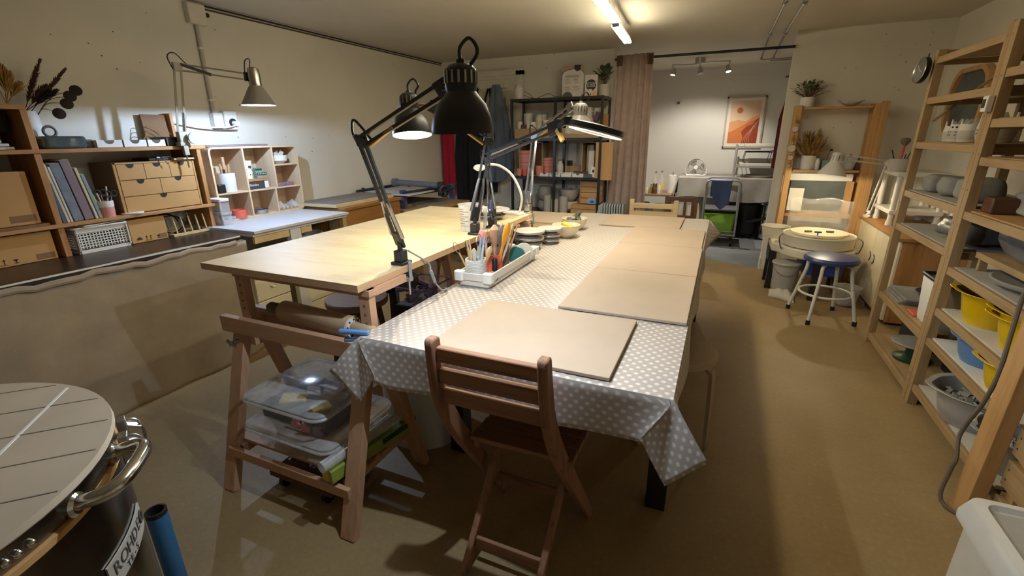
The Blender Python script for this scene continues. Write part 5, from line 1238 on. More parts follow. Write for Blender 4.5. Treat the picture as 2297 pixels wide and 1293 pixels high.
# ceramic garland
t = thing('ceramic_garland', 'hanging garland of white ceramic discs and stars on the left pine post', 'garland', tuple(ay(1783, 300, SY-.045)))
pts = [ay(px, py, SY-.042) for px, py in ((1788,255),(1783,290),(1777,333),(1772,353),(1768,372))]
B().tube(pts, .0015, 5).build('string', 'stem', t)
for (px, py, r_) in ((1784,290,.022),(1776,333,.030),(1773,354,.020)):
    q = ay(px, py, SY-.048); B().cyl(q+V((0,.004,0)), q-V((0,.004,0)), r_, n=24).build('disc', 'clay_white', t)
for (px, py, r_, m) in ((1789,273,.02,'brass'),(1779,312,.02,'brass'),(1769,372,.017,'clay_white')):
    q = ay(px, py, SY-.046); B().py([(q.x+r_*(1 if k % 2 else .42)*math.cos(k*PI/8), q.z+r_*(1 if k % 2 else .42)*math.sin(k*PI/8)) for k in range(16)], SY-.046, SY-.040).build('star', m, t)
b = B()
for px, py in ((1789,258),(1786,281),(1781,302),(1778,322),(1774,344),(1770,364)): b.ball(ay(px, py, SY-.045), .006, 8, 6)
b.build('bead', 'clay_white', t)
# potter's wheel
WX, WY, WZ = .83, 4.66, .525
t = thing('potters_wheel', 'cream electric potter wheel with round splash pan and blue body by the partition', 'potter wheel', (WX, WY, 0))
poly = circ(WX, WY, .285, 30, 190, 350)
B().pz(poly+[(WX+.27, WY+.36), (WX-.34, WY+.36), (WX-.34, WY+.02)], .352, .43).build('table_body', 'wheel_white', t, bevel=.012)
B().pz(rrect(WX-.09, WX+.20, WY-.17, WY+.28, .05), .20, .352).build('motor_housing', 'wheel_blue', t, bevel=.01)
B().lathe([(0,.43),(.24,.43),(.262,.44),(.268,.52),(.274,.53),(.268,.538),(.258,.53),(.252,.45),(0,.447)], (WX, WY, 0), 48).build('splash_pan', 'wheel_white', t)
B().cyl((WX, WY, .44), (WX, WY, .53), .04).build('wheel_shaft', 'steel', t); B().lathe([(0,.53),(.205,.53),(.215,.538),(.213,.555),(0,.558)], (WX, WY, 0), 48).build('wheel_head', 'cream', t)
for x, y in ((WX-.31, WY+.05), (WX-.31, WY+.33), (WX+.22, WY+.30), (WX+.0, WY-.20)): B().bar((x, y, .352), (x-.01, y-.02, .02), .045, .045, up=(1,0,0)).bar((x-.01, y-.02, .02), (x-.01, y-.02, 0), .05, .05, up=(1,0,0)).build('leg', 'black_satin', t)
B().box(WX-.345, WX-.335, WY+.06, WY+.30, .25, .372).build('control_panel', 'black', t)
mt = frame((WX, WY-.2865, .402), (1,0,0), (0,0,1))
for k, ch in enumerate('SHIMPO RK-2X'):
    a = (k-5.5)*.062; R0 = .2868; q = V((WX+R0*math.sin(a), WY-R0*math.cos(a), .373)); 
    if ch != ' ': text('lettering', ch, .030, 'ink', t, frame(q, (math.cos(a), math.sin(a), 0), (0,0,1)))
for px, py in ((1813,519),(1862,520)): 
    q = az(px, py, .566); o = B().rbox(q, (.055,.016,.012), (0,0,.15)).build('bat_pin', 'grey_dark'); tag(o, 'small grey clamp lying on the wheel head, %s one' % ('left' if px < 1830 else 'right'), 'clamp', 'clamps on the wheel head')
q = az(1834, 527, .565); t2 = thing('key_tool', 'small blue T shaped key standing on the wheel head', 'key', tuple(q)); B().bar(q+V((-.025,0,.022)), q+V((.025,0,.022)), .012, .012).build('grip', 'blue', t2); B().cyl(q-V((0,0,.006)), q+V((0,0,.02)), .005).build('stem', 'blue', t2)
b = B()
for s_, dx in ((-1,-.27),(1,.27)): b.tube([(WX+dx, WY-.05, .53), (WX+dx*1.12, WY-.1, .50), (WX+dx*1.05, WY-.12, .42), (WX+dx*.98, WY-.08, .40)], .004, 6, smooth=4)
o = b.build('elastic_cord', 'black'); tag(o, 'black elastic cords holding the splash pan down', 'cord')
c = V((spx(1738,.47,4.95), 4.95, .4305)); o = B().lathe([(0,0),(.10,0),(.118,.10),(.124,.105),(.113,.1),(.095,.01),(0,.01)], c, 28).build('water_tub', 'wheel_white'); tag(o, 'white round tub standing on the wheel table left of the pan', 'tub')
def splash(u, v):
    a = math.radians(150-120*u)
    return (WX+.27*math.cos(a), WY+.24*math.sin(a)*.9+.03, .54+.27*v+.01*math.sin(u*12)*v)
o = B().grid(splash, 40, 12).build('splash_screen', 'screen_plastic', solid=.002); tag(o, 'clear plastic splash screen standing behind the potter wheel', 'screen')
o = B().box(.61, .73, SY-.04, SY-.037, .66, .87).build('paper_sheet', 'paper'); tag(o, 'white paper sheet pinned left of the chalkboard', 'paper')
# bucket
bc = V((.615, 4.52, 0)); t = thing('bucket', 'grey plastic bucket with lid and wire handle under the potter wheel', 'bucket', tuple(bc))
B().lathe([(0,0),(.085,0),(.105,.285),(0,.285)], bc, 30).build('body', 'basin_grey', t); B().lathe([(0,.302),(.112,.300),(.116,.29),(.112,.28),(.105,.28)], bc, 30).build('lid', 'basin_grey', t)
B().tube([bc+V((.108*math.cos(a), .108*math.sin(a), .265-.07*math.sin((a-3.4)/2.6*PI))) for a in [3.4+2.6*k/12 for k in range(13)]], .003, 6).build('handle', 'steel', t)
o = B().grid(lambda u, v: (.50+.19*u+.02*v, 4.40+.22*v-.12*u, .002+.075*math.sin(PI*u)**.5*math.sin(PI*v)**.5+.008*math.sin(u*17+v*5)*math.sin(PI*u)*math.sin(PI*v)), 18, 14).build('plaster_bag', 'plaster', solid=.002); tag(o, 'pale crumpled plaster bag lying on the floor before the grey bucket', 'bag')
t = thing('foot_pedal_bowl', 'pale plastic bowl with cable on the floor behind the blue stool', 'bowl', (1.06, 4.42, 0)); B().lathe([(0,0),(.075,0),(.10,.14),(.105,.145),(.095,.14),(.07,.01),(0,.01)], (1.06, 4.42, .012), 24).build('body', 'plastic_milky', t); B().lathe([(0,0),(.08,0),(.08,.012),(0,.012)], (1.06, 4.42, 0), 20).build('foot', 'grey_dark', t)
o = B().tube([(1.0,4.62,.02),(.98,4.6,.2),(1.06,4.7,.30),(1.12,4.6,.15),(1.16,4.45,.07),(1.18,4.36,.04),(1.15,4.3,.02)], .006, 6, smooth=6).build('cable', 'clay_brown'); tag(o, 'thin cable looping on the floor beside the pale plastic bowl', 'cable')
# blue stool
t = thing('stool', 'white tube stool with round dark blue seat before the potter wheel', 'stool', (.83, 4.02, 0))
sc_ = V((.83, 4.02, 0))
B().lathe([(0,.445),(.16,.445),(.18,.455),(.182,.470),(.168,.488),(.10,.498),(0,.50)], sc_, 40).build('seat', 'stool_blue', t)
feet = [(.627,4.143),(.722,3.814),(.947,4.225),(1.03,3.905)]
for x, y in feet:
    f_ = V((x, y, 0)); d_ = (f_-sc_); topp = sc_ + d_*.62 + V((0,0,.40))
    b = B().tube([sc_+d_*.35+V((0,0,.438)), topp+V((0,0,.025)), topp+(f_-topp)*.15, f_+V((0,0,.03))], .0125, 10, smooth=4); b.build('leg', 'lamp_white', t)
    B().cyl(f_, f_+V((0,0,.035)), .0155, n=12).build('rubber_foot', 'black', t)
    hb = B()
    for k in (.33, .45): 
        q = topp+(f_-topp)*k; hb.cyl(q-V((0,.0135,0)), q-V((0,.011,0)), .003, n=8)
    hb.build('adjust_hole', 'black', t)
B().tube([sc_+V((.172*math.cos(a), .172*math.sin(a), .205)) for a in [k*PI/16 for k in range(32)]], .009, 8, closed=True).build('foot_ring', 'lamp_white', t)
# right cabinet
RX = 1.215
t = thing('cabinet', 'low white door cabinet with orange wood top behind the shelving', 'cabinet', (1.4, 4.7, 0))
B().box(RX+.02, XR-.005, 4.02, 5.16, .02, .63).build('carcass', 'orange_pine', t); B().box(RX+.03, XR-.02, 4.04, 5.14, 0, .02).build('plinth', 'black', t)
B().box(RX-.02, XR-.004, 4.0, 5.16, .632, .655).build('top_board', 'orange_pine_y', t, bevel=.002)
for y0, y1 in ((4.03, 4.58), (4.59, 5.15)):
    d_ = B().box(RX, RX+.018, y0, y1, .03, .625).build('door', 'cream', t, bevel=.002)
    B().tube([V((RX-.002, (y1-.05 if y0 < 4.5 else y0+.05)+.0+.035*math.cos(a), .38+.035*math.sin(a))) for a in [PI/2+PI*k/10 for k in range(11)]], .004, 6).build('finger_pull', 'black', d_)
# wheel lamp
lb = V((1.20, 4.93, .80)); le = ay(1994, 366, 4.88); lh = ay(1893, 353, 4.72); ls = ay(1872, 372, 4.70)
t = thing('task_lamp', 'white jointed lamp with ribbed cone shade lit above the potter wheel', 'lamp', (1.21, 4.95, .656))
B().cyl((1.22, 4.96, .656), (1.22, 4.96, .70), .012).box(1.19, 1.25, 4.93, 4.99, .656, .676).build('base', 'lamp_white', t)
q0 = V((1.22, 4.96, .70))
for s_ in (-.014, .014):
    B().bar(q0+V((s_,0,0)), le+V((s_,0,0)), .010, .010).build('lower_arm', 'lamp_white', t); B().bar(le+V((0,0,s_*1.2)), lh+V((0,0,s_*1.2)), .010, .010).build('upper_arm', 'lamp_white', t)
B().cyl(le-V((.0,.02,0)), le+V((0,.02,0)), .028, n=20).build('elbow', 'lamp_white', t)
sa = V((-.12, -.05, -1)).normalized(); hc = ls - sa*.02
B().lathe([(0,-.085),(.03,-.085),(.042,-.07),(.044,-.015),(.042,-.005),(0,-.005)], hc, 26, axis=tuple(sa)).build('lamp_housing', 'lamp_white', t)
b = B()
for k in range(14):
    a = 2*PI*k/14; u_ = sa.orthogonal().normalized(); w_ = sa.cross(u_); e = u_*math.cos(a)+w_*math.sin(a); b.bar(hc+e*.0445-sa*.065, hc+e*.0445-sa*.02, .006, .004, up=e)
b.build('vent_rib', 'steel', t)
B().lathe([(.042,-.01),(.055,.01),(.108,.095),(.106,.096),(.053,.012),(.03,-.004),(0,-.004)], hc, 36, axis=tuple(sa)).build('lamp_shade', 'lamp_white', t)
B().ball(hc+sa*.06, .026).build('bulb', 'led_warm', t); WHEEL_LAMP = hc+sa*.096
B().bar(lh, hc-sa*.03, .012, .012).build('head_joint', 'steel', t)
# white plastic rack on cabinet
t = thing('plastic_rack', 'white plastic shelf stand with round columns on the orange cabinet top', 'rack', (1.42, 4.72, .656))
for x in (1.27, 1.56):
    for y in (4.56, 4.92): B().cyl((x, y, .656), (x, y, 1.04), .020, n=14).cyl((x, y, .656), (x, y, .69), .026, n=14).build('column', 'offwhite_plastic', t)
for z in (.745, 1.035): B().box(1.245, 1.585, 4.535, 4.945, z, z+.032).build('shelf', 'offwhite_plastic', t, bevel=.006)
o = B().lathe([(0,0),(.05,0),(.065,.07),(.06,.07),(.045,.008),(0,.008)], (1.36, 4.75, .778), 20).build('pot', 'clay_pale'); tag(o, 'pale pot on the lower level of the white plastic rack', 'pot')
pc2 = V((xs(2018, 4.72, 1.11), 4.72, 1.068)); pot('grey round pot with tools on top of the white plastic rack', pc2, .075, .095, 'clay_pale', 'cyl', 'pot')
t = thing('mushroom_ornament', 'red stick with brown mushroom head rising from the grey pot', 'ornament', tuple(pc2+V((0,0,.01))))
B().cyl(pc2+V((-.01,0,.012)), pc2+V((.0,0,.20)), .010, n=10).build('stick', 'coral', t); B().lathe([(0,.0),(.016,.0),(.034,.03),(.03,.05),(0,.058)], pc2+V((0,0,.195)), 16).build('cap', 'clay_brown', t)
for dx, h, m, lab in ((-.05,.16,'black','thin black wire tool leaning left in the grey pot'), (.04,.15,'black','dark brush leaning right in the grey pot'), (.02,.13,'dry_brown','short brown brush in the grey pot')):
    stick('tool', lab, 'tool', pc2+V((dx*.3,0,.012)), pc2+V((dx*1.4,.01,h)), .004, m, 'tools in the grey pot')
b = B()
for k in range(6): b.bar((1.235+.008*k, 5.0+.012*k, .66), (1.225+.012*k, 5.03+.015*k, .93-.02*k), .006, .006)
o = b.build('wire_bundle', 'steel'); tag(o, 'bundle of thin metal rods leaning behind the wheel lamp', 'rods')
t = thing('flower_ornament', 'small pale pink flower ornament on the cabinet edge', 'ornament', tuple(az(1955, 483, .66)))
q = V((1.215, 4.93, .66))
for k in range(5): B().ball(q+V((0,.022*math.cos(k*1.257),.022+.022*math.sin(k*1.257))), .014, 8, 6).build('petal', 'violet_box' if k == 9 else 'white', t)
b = B()
for k in range(7): b.bar((1.36+random.uniform(-.05,.05), 4.15+random.uniform(-.04,.04), .659+.004*k), (1.42+random.uniform(-.06,.06), 4.22+random.uniform(-.05,.05), .662+.004*k), .008, .004)
o = b.build('wood_scraps', 'pale_chair'); tag(o, 'small heap of wood scraps on the near end of the orange cabinet top', 'scraps'); o['kind'] = 'stuff'
# ================================================================== RIGHT: pine shelving
PX0, PX1 = 1.04, 1.50
def post(b, x, y, z1, w=.042, d=.042): return b.box(x, x+w, y, y+d, 0, z1)
def shelving(lab, ya, yb, zt, levels, near=None):
    t = thing('shelving_unit', lab, 'shelving', (1.27, (ya+yb)/2, 0))
    for x in (PX0, PX1-.042):
        for y in (ya, yb-.042):
            if near and y == ya and x == PX0: continue
            post(B(), x, y, zt).build('post', 'pine', t, bevel=.002)
    if near: near.build('post', 'ivar', t, bevel=.002)
    for y in (ya+.005, yb-.037):
        for z in (zt-.045, .02): B().box(PX0+.042, PX1-.042, y, y+.032, z, z+.04).build('side_rail', 'pine_x', t)
    y0, y1 = ya+.044, yb-.044
    for z, mat in levels:
        B().box(PX0+.004, PX0+.022, y0-.002, y1+.002, z-.040, z-.004).build('shelf_rail', 'pine_y', t, bevel=.002); B().box(PX1-.022, PX1-.004, y0, y1, z-.040, z-.004).build('shelf_rail', 'pine_y', t, bevel=.002)
        B().box(PX0+.026, PX1-.026, y0, y1, z-.016, z).build('shelf_board', mat, t)
        for y in (ya+.006, yb-.036): B().box(PX0+.042, PX1-.042, y, y+.03, z-.046, z-.0165).build('side_rail', 'pine_x', t)
    for y in (ya+.02, yb-.022):
        b = B()
        for z in [.15+.16*k for k in range(11)]: b.cyl((PX0-.0006, y, z), (PX0+.004, y, z), .004, n=8)
        b.build('screw_hole', 'clay_brown', t)
    return t
U1 = [(.075,'pine_y'), (.375,'pine_y'), (.825,'bisque_tile'), (1.03,'bisque_tile'), (1.31,'pine_y'), (1.555,'pine_y'), (1.77,'pine_y')]
U2 = [(.12,'plaster'), (.385,'white'), (.545,'plaster'), (.755,'bisque_tile'), (1.02,'ivar'), (1.26,'pine_y'), (1.42,'pine_y'), (1.62,'pine_y')]
t1 = shelving('far pine shelving unit on the right, with clock on its corner post', 2.832, 3.66, 1.805, U1)
nb = B().bar((.975, 1.935, 0), (1.03, 1.955, 1.80), .095, .045, up=(1,0,0))
t2 = shelving('near pine shelving unit on the right, holding the yellow and blue basins', 1.95, 2.828, 1.80, U2, nb)
b = B().bar((PX0+.05, 3.61, 1.42), (PX1-.06, 3.61, 1.78), .01, .03, up=(0,1,0)).build('diagonal_brace', 'pine_x', t1)
# clock
t = thing('wall_clock', 'round metal clock hanging on the far corner post of the shelving', 'clock', (1.0, 3.70, 1.70))
cd_ = V((-1, -.12, .08)).normalized(); cc = V((1.018, 3.685, 1.705))
B().lathe([(0,.0),(.066,0),(.070,.004),(.070,.026),(0,.026)], cc, 36, axis=tuple(cd_)).build('case', 'black', t)
B().lathe([(0,.0268),(.063,.0266),(.0665,.030),(.069,.027)], cc, 36, axis=tuple(cd_)).build('face', 'steel', t)
B().bar(cc+cd_*.0285, cc+cd_*.0285+V((0,.03,.028)), .004, .002).bar(cc+cd_*.0285, cc+cd_*.0285+V((0,-.045,-.012)), .003, .002).build('hand', 'white', t)
B().tube([cc+V((.0,0,.07)), cc+V((0,.008,.088)), cc+V((0,-.008,.088))], .004, 6, closed=True).build('hanging_ring', 'steel', t)
# little thermometer
t = thing('thermometer', 'small white digital thermometer stuck on the middle shelving post', 'thermometer', (1.03, 2.83, 1.47))
B().box(1.014, 1.0385, 2.795, 2.842, 1.445, 1.512).build('case', 'white_gloss', t, bevel=.004); B().box(1.0128, 1.0142, 2.806, 2.834, 1.462, 1.498).build('display', 'ink', t)
# wall mirror
mc = V((XR-.004, 4.72, 1.55)); t = thing('wall_mirror', 'rounded wooden framed dark panel on the right wall seen through the far shelving', 'mirror', tuple(mc))
P = [(mc.y+y, mc.z+z) for y, z in rrect(-.31, .31, -.22, .26, .16, 8)]; Q = [(mc.y+y*.88, mc.z+z*.88) for y, z in rrect(-.31, .31, -.22, .26, .16, 8)]
n = len(P); b = B(); xf_, xb_ = XR-.045, XR-.001
b._add([(xf_,)+p for p in P]+[(xf_,)+q for q in Q]+[(xb_,)+p for p in P]+[(xb_,)+q for q in Q], [f for i in range(n) for f in ((i,(i+1)%n,n+(i+1)%n,n+i), (i,2*n+i,2*n+(i+1)%n,(i+1)%n), (n+i,n+(i+1)%n,3*n+(i+1)%n,3*n+i))])
b.build('frame', 'ivar', t); B().px(Q, XR-.014, XR-.006).build('panel', 'slate', t)
# unit 1 contents
z = 1.311
def catpot(lab, x, y, r, h, eyes):
    t = thing('animal_pot', lab, 'pot', (x, y, z), group='ceramic animal pots')
    n = 32; w = .005; b = B(); vs = []
    rings = [(r*.86,0),(r,h*.25),(r*1.0,h*.5),(r*.94,h*.72)]
    for rr, zz in rings: vs += [(x+rr*math.cos(2*PI*i/n), y+rr*math.sin(2*PI*i/n), z+zz) for i in range(n)]
    for inn in (0, w):
        ring = []
        for i in range(n):
            a = 2*PI*i/n; sp = max(0, math.cos(a*2))**6; rr = r*.9-inn
            ring.append((x+rr*math.cos(a), y+rr*math.sin(a), z+h*(.78+.30*max(0, math.cos(4*a+.4))**3)))
        vs += ring
    vs += [(x+(r*.8-w)*math.cos(2*PI*i/n), y+(r*.8-w)*math.sin(2*PI*i/n), z+.008) for i in range(n)]
    k = 7; fs = [(j*n+i, j*n+(i+1)%n, (j+1)*n+(i+1)%n, (j+1)*n+i) for j in range(k-1) for i in range(n)]
    fs += [tuple(range(n-1,-1,-1)), tuple(range((k-1)*n, k*n))]
    b._add(vs, fs).build('pot_body', 'clay_white', t)
    B().lathe([(r*.862,.001),(r*1.004,h*.25),(r*1.006,h*.5),(r*.99,h*.505)], (x, y, z), 32).build('dipped_base', 'clay_pale', t)
    if eyes:
        b = B()
        for a in (-2.75, -2.35): b.ball((x+r*.93*math.cos(a), y+r*.93*math.sin(a), z+h*.66), .006, 8, 6)
        b.build('eye', 'ink', t)
        b = B()
        for a in (-2.95, -2.2):
            for dz in (-.008, .004): b.tube([(x+r*1.012*math.cos(a+s_), y+r*1.012*math.sin(a+s_), z+h*.4+dz*(1+abs(s_)*3)) for s_ in (-.22,0,.22)], .0018, 4)
        b.build('whisker', 'ink', t)
for i, (px, py, r, h, e_) in enumerate(((2103,300,.052,.105,0),(2123,302,.055,.115,1),(2144,302,.055,.115,0),(2172,300,.072,.135,1))):
    q = az(px, py, z); y = (3.50,3.42,3.30,3.10)[i]
    x = 1.17 if i < 3 else 1.19
    catpot(['pale animal pot with pointed rim, farthest in the row on the shelving','pale animal pot with dot eyes, second from the far end','pale animal pot with pointed rim, third from the far end','largest pale animal pot with whiskers, nearest the middle post'][i], x, y, r, h, e_)
t = pot('grey pot behind the animal pots on the shelving', (1.36, 3.05, z), .06, .10, 'clay_grey', 'cyl', 'pot')
def lump(name, lab, cat, c, s, mat, grp=None, seed=0, rough=.12):
    rnd = random.Random(seed); b = B().ball((0,0,0), 1, 22, 14); ph = [rnd.uniform(0,6) for _ in range(6)]
    for i, p in enumerate(b.v):
        sq = lambda v: math.copysign(abs(v)**.55, v)
        k = 1+rough*(math.sin(3*p.x+ph[0])*math.sin(4*p.y+ph[1])+.5*math.sin(7*p.z+ph[2]+3*p.x)+.3*math.sin(11*p.y+ph[3]))
        b.v[i] = V((c[0]+sq(p.x)*s[0]*k, c[1]+sq(p.y)*s[1]*k, c[2]+s[2]+(max(-1, sq(p.z)*k))*s[2]*.999))
    o = b.build(name, mat, angle=180); return tag(o, lab, cat, grp)
for i, (x, y, sx, sy, sz, lab) in enumerate(((1.17,3.50,.075,.075,.048,'grey clay block farthest on the eye level shelf'),(1.18,3.30,.08,.085,.052,'grey rounded clay block in the middle of the eye level shelf'),(1.18,3.06,.085,.09,.058,'grey clay block nearest the middle post on the eye level shelf'))):
    lump('clay_block', lab, 'clay', (x, y, 1.031), (sx, sy, sz), 'clay_grey', 'clay blocks on the far shelving', seed=i, rough=.06)
lump('clay_bag', 'grey plastic wrapped clay bag on the shelf above the tiles of the far shelving', 'bag', (1.22, 3.05, .826), (.12,.15,.058), 'clay_bag', None, 5, .16)
lump('clay_bag', 'grey plastic wrapped clay bag lying in the near shelving above the round bat', 'bag', (1.24, 2.48, .756), (.14,.22,.075), 'clay_bag', None, 6, .14) if False else None
o = B()
for k in range(3): o.box(1.07+.01*k, 1.24, 3.34-.02*k, 3.60, .376+.016*k, .390+.016*k)
o = o.build('tile_stack', 'clay_grey', bevel=.002); tag(o, 'grey tiles stacked at the far end of the low shelf', 'tiles')
t = thing('round_tray', 'black round tray lying behind the grey tiles on the low shelf', 'tray', (1.30, 3.42, .43)); B().lathe([(0,.42-.376),(.10,.42-.376),(.135,.065),(.13,.068),(.095,.05),(0,.05)], (1.30, 3.42, .376), 28).build('tray_body', 'black', t); B().cyl((1.30,3.42,.376),(1.30,3.42,.42), .06).build('stand', 'clay_pale', t)
o = B().box(1.08, 1.14, 3.12, 3.22, .376, .39).build('red_sponge', 'coral', bevel=.004); tag(o, 'small red block in front of the white storage bin on the low shelf', 'block')
t = thing('storage_bin', 'white storage bin with black rim on the low shelf of the far shelving', 'bin', (1.25, 3.02, .376))
b = B(); P0 = rrect(1.10, 1.44, 2.90, 3.14, .02); P1 = rrect(1.085, 1.455, 2.885, 3.155, .02); n = len(P0)
b._add([(x,y,.377) for x,y in P0]+[(x,y,.625) for x,y in P1], [(i,(i+1)%n,n+(i+1)%n,n+i) for i in range(n)]+[tuple(range(n-1,-1,-1))]); b.build('bin_body', 'offwhite_plastic', t, solid=.003)
B().tube([(x,y,.628) for x,y in P1], .010, 8, closed=True).build('rim', 'black', t); B().pz(rrect(1.095, 1.445, 2.895, 3.145, .02), .600, .605).build('cover', 'grey_plastic', t)
o = B().rbox((1.28, 2.98, .625), (.12,.10,.03), (.1,.1,.3)).build('cloth_bundle', 'white'); tag(o, 'white cloth lying in the black rimmed storage bin', 'cloth')
t = thing('banding_wheel', 'dark green banding wheel with grey disc on the bottom far shelf', 'banding wheel', (1.16, 3.22, .076))
B().lathe([(0,0),(.085,0),(.09,.014),(.05,.024),(.035,.04),(.03,.10),(0,.10)], (1.16,3.22,.0765), 30).build('base', 'green_wheel', t); B().lathe([(0,.10),(.105,.10),(.11,.106),(.105,.114),(0,.114)], (1.16,3.22,.0765), 34).build('disc', 'clay_grey', t)
o = B().box(1.2, 1.46, 3.36, 3.6, .076, .30).build('dark_crate', 'black_soft'); tag(o, 'dark box at the back of the bottom far shelf', 'box')
o = B().box(1.28, 1.46, 2.9, 3.15, .076, .30).build('dark_crate', 'black_soft'); tag(o, 'dark box behind the green banding wheel near the middle post', 'box')
# unit 2 contents
def basin(lab, c, r, h, mat, inner, grp, fill=None, handle=None, spout=PI):
    c = V(c); t = thing('basin', lab, 'basin', tuple(c), group=grp); n = 48; prof = [(.70,0),(.80,.25),(.88,.62),(.93,.86),(1.0,.97),(1.13,1.0),(1.14,.985),(1.02,.955)]
    def ringv(rr, zz, rimk):
        out = []
        for i in range(n):
            a = 2*PI*i/n; d_ = math.cos(a-spout); k = 1+rimk*(.13*max(0, d_)**24)
            out.append(c+V((r*rr*k*math.cos(a), r*rr*k*math.sin(a), h*zz + rimk*.03*h*max(0, d_)**24)))
        return out
    vs = []; 
    for rr, zz in prof[:6]: vs += ringv(rr, zz, 1 if rr > .97 else 0)
    m = 6; b = B(); b._add(vs, [(j*n+i, j*n+(i+1)%n, (j+1)*n+(i+1)%n, (j+1)*n+i) for j in range(m-1) for i in range(n)]+[tuple(range(n-1,-1,-1))])
    b.build('outer_wall', mat, t)
    vs = ringv(1.13, 1.0, 1)+ringv(1.12,1.012,1)+ringv(.985,.985,1)+ringv(.915,.86,0)+ringv(.865,.62,0)+ringv(.785,.25,0)+ringv(.68,.03,0)
    b = B(); m = 7; b._add(vs[:3*n], [(j*n+i, j*n+(i+1)%n, (j+1)*n+(i+1)%n, (j+1)*n+i) for j in range(2) for i in range(n)]); b.build('rim', mat, t)
    b = B(); b._add(vs[2*n:], [(j*n+i, j*n+(i+1)%n, (j+1)*n+(i+1)%n, (j+1)*n+i) for j in range(4) for i in range(n)]+[tuple(range(4*n, 5*n))]); b.build('inner_wall', inner, t)
    if fill: 
        rnd = random.Random(len(lab)); b = B().lathe([(0,.55*h),(r*.84,.52*h)], c, 24)
        for k in range(90):
            a = rnd.uniform(0, 2*PI); q = r*.8*math.sqrt(rnd.random()); b.rbox(c+V((q*math.cos(a), q*math.sin(a), h*.56+rnd.uniform(0,.02))), (rnd.uniform(.02,.05), rnd.uniform(.012,.03), .008), (rnd.uniform(-.8,.8), rnd.uniform(-.8,.8), rnd.uniform(0,6)))
        o = b.build('clay_scraps', 'clay_grey', t, flat=True); o['kind'] = 'stuff'
    if handle: B().tube([c+V((r*1.12*math.cos(a), r*1.12*math.sin(a), h*1.0+.004)) for a in (handle-.35, handle-.2, handle, handle+.2, handle+.35)], .011, 8).build('handle', 'clay_white', t)
    return t
GB = 'plastic basins on the near shelving'
basin('yellow plastic basin on the upper basin shelf, the farther one beside the post', (1.18, 2.605, .546), .132, .142, 'yellow', 'yellow_in', GB, spout=2.6)
basin('yellow plastic basin on the upper basin shelf, nearer of the two, with stacked rims', (1.185, 2.295, .546), .128, .135, 'yellow', 'yellow_in', GB, spout=2.7)
basin('second yellow basin nested in the nearer yellow basin of the upper shelf', (1.185, 2.295, .572), .128, .131, 'yellow', 'yellow_in', GB, spout=2.7)
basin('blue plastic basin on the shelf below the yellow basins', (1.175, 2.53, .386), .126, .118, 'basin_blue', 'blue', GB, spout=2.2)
basin('yellow plastic basin beside the blue basin, half hidden by the black cable', (1.155, 2.255, .386), .116, .122, 'yellow', 'yellow_in', GB, spout=2.7)
basin('grey white basin full of clay scraps on the bottom shelf', (1.155, 2.46, .121), .150, .155, 'basin_grey', 'basin_grey', GB, fill=True)
basin('grey white basin with pale handle behind the near post on the bottom shelf', (1.165, 2.13, .121), .125, .15, 'basin_grey', 'basin_grey', GB, fill=True, handle=2.6)
o = B().lathe([(0,.004),(.17,.004),(.20,.018),(.205,.03),(.197,.034),(.165,.022),(0,.022)], (1.275, 2.45, .757), 44).build('round_bat', 'clay_grey'); tag(o, 'large round grey plaster tray on the shelf above the yellow basins', 'tray')
o = B().lathe([(0,0),(.07,0),(.095,.045),(.09,.045),(.065,.008),(0,.008)], (1.20, 2.12, .757), 28).build('bowl', 'clay_pale'); tag(o, 'small pale bowl at the near end of the shelf with the round tray', 'bowl')
lump('clay_bag', 'grey plastic wrapped clay bag in the near shelving above the round tray', 'bag', (1.29, 2.55, .80), (.13,.19,.075), 'clay_bag', None, 6, .14)
bpy.data.objects['clay_bag.001'].location.z += .04
o = B().box(1.12, 1.47, 2.30, 2.76, .812, .838).build('drying_board', 'pine_y'); tag(o, 'pine board under the wrapped clay bag in the near shelving', 'board')
for y in (2.31, 2.73): B().box(1.13, 1.16, y, y+.02, .757, .812).box(1.44, 1.46, y, y+.02, .757, .812).build('spacer', 'pine', o)
bpy.data.objects['clay_bag.001'].location.z = .8385
lump('cloth_bundle', 'grey wrapped pottery bundle on the wooden shelf of the near shelving', 'bundle', (1.27, 2.50, 1.021), (.13,.24,.055), 'clay_grey', None, 8, .15)
o = B().box(1.09, 1.18, 2.68, 2.77, 1.021, 1.09).build('brown_block', 'dark_wood', bevel=.006); tag(o, 'dark brown block beside the middle post on the wooden shelf', 'block')
pot('pale round pot on the upper shelf of the near shelving', (1.22, 2.62, 1.262), .075, .085, 'clay_pale', 'cyl', 'pot'); o = B().box(1.10, 1.40, 2.05, 2.5, 1.421, 1.45).build('drying_board', 'dark_wood'); tag(o, 'dark board lying on the high shelf of the near shelving', 'board')
# cord
pts = [ax(2330, 600, 1.02), ax(2297, 660, 1.01), ax(2265, 760, 1.0), ax(2240, 840, .99), ax(2205, 905, .98), ax(2168, 952, .965), ax(2150, 985, .955), ax(2145, 1030, .94)]
e = pts[-1]; pts += [V((e.x-.01, e.y-.01, .14)), V((e.x-.02, e.y-.04, .02)), V((e.x+.06, e.y-.12, .008))]
o = B().tube(pts, .0075, 8, smooth=6).build('power_cable', 'clay_brown'); tag(o, 'dark power cable hanging across the near shelving to the floor', 'cable')
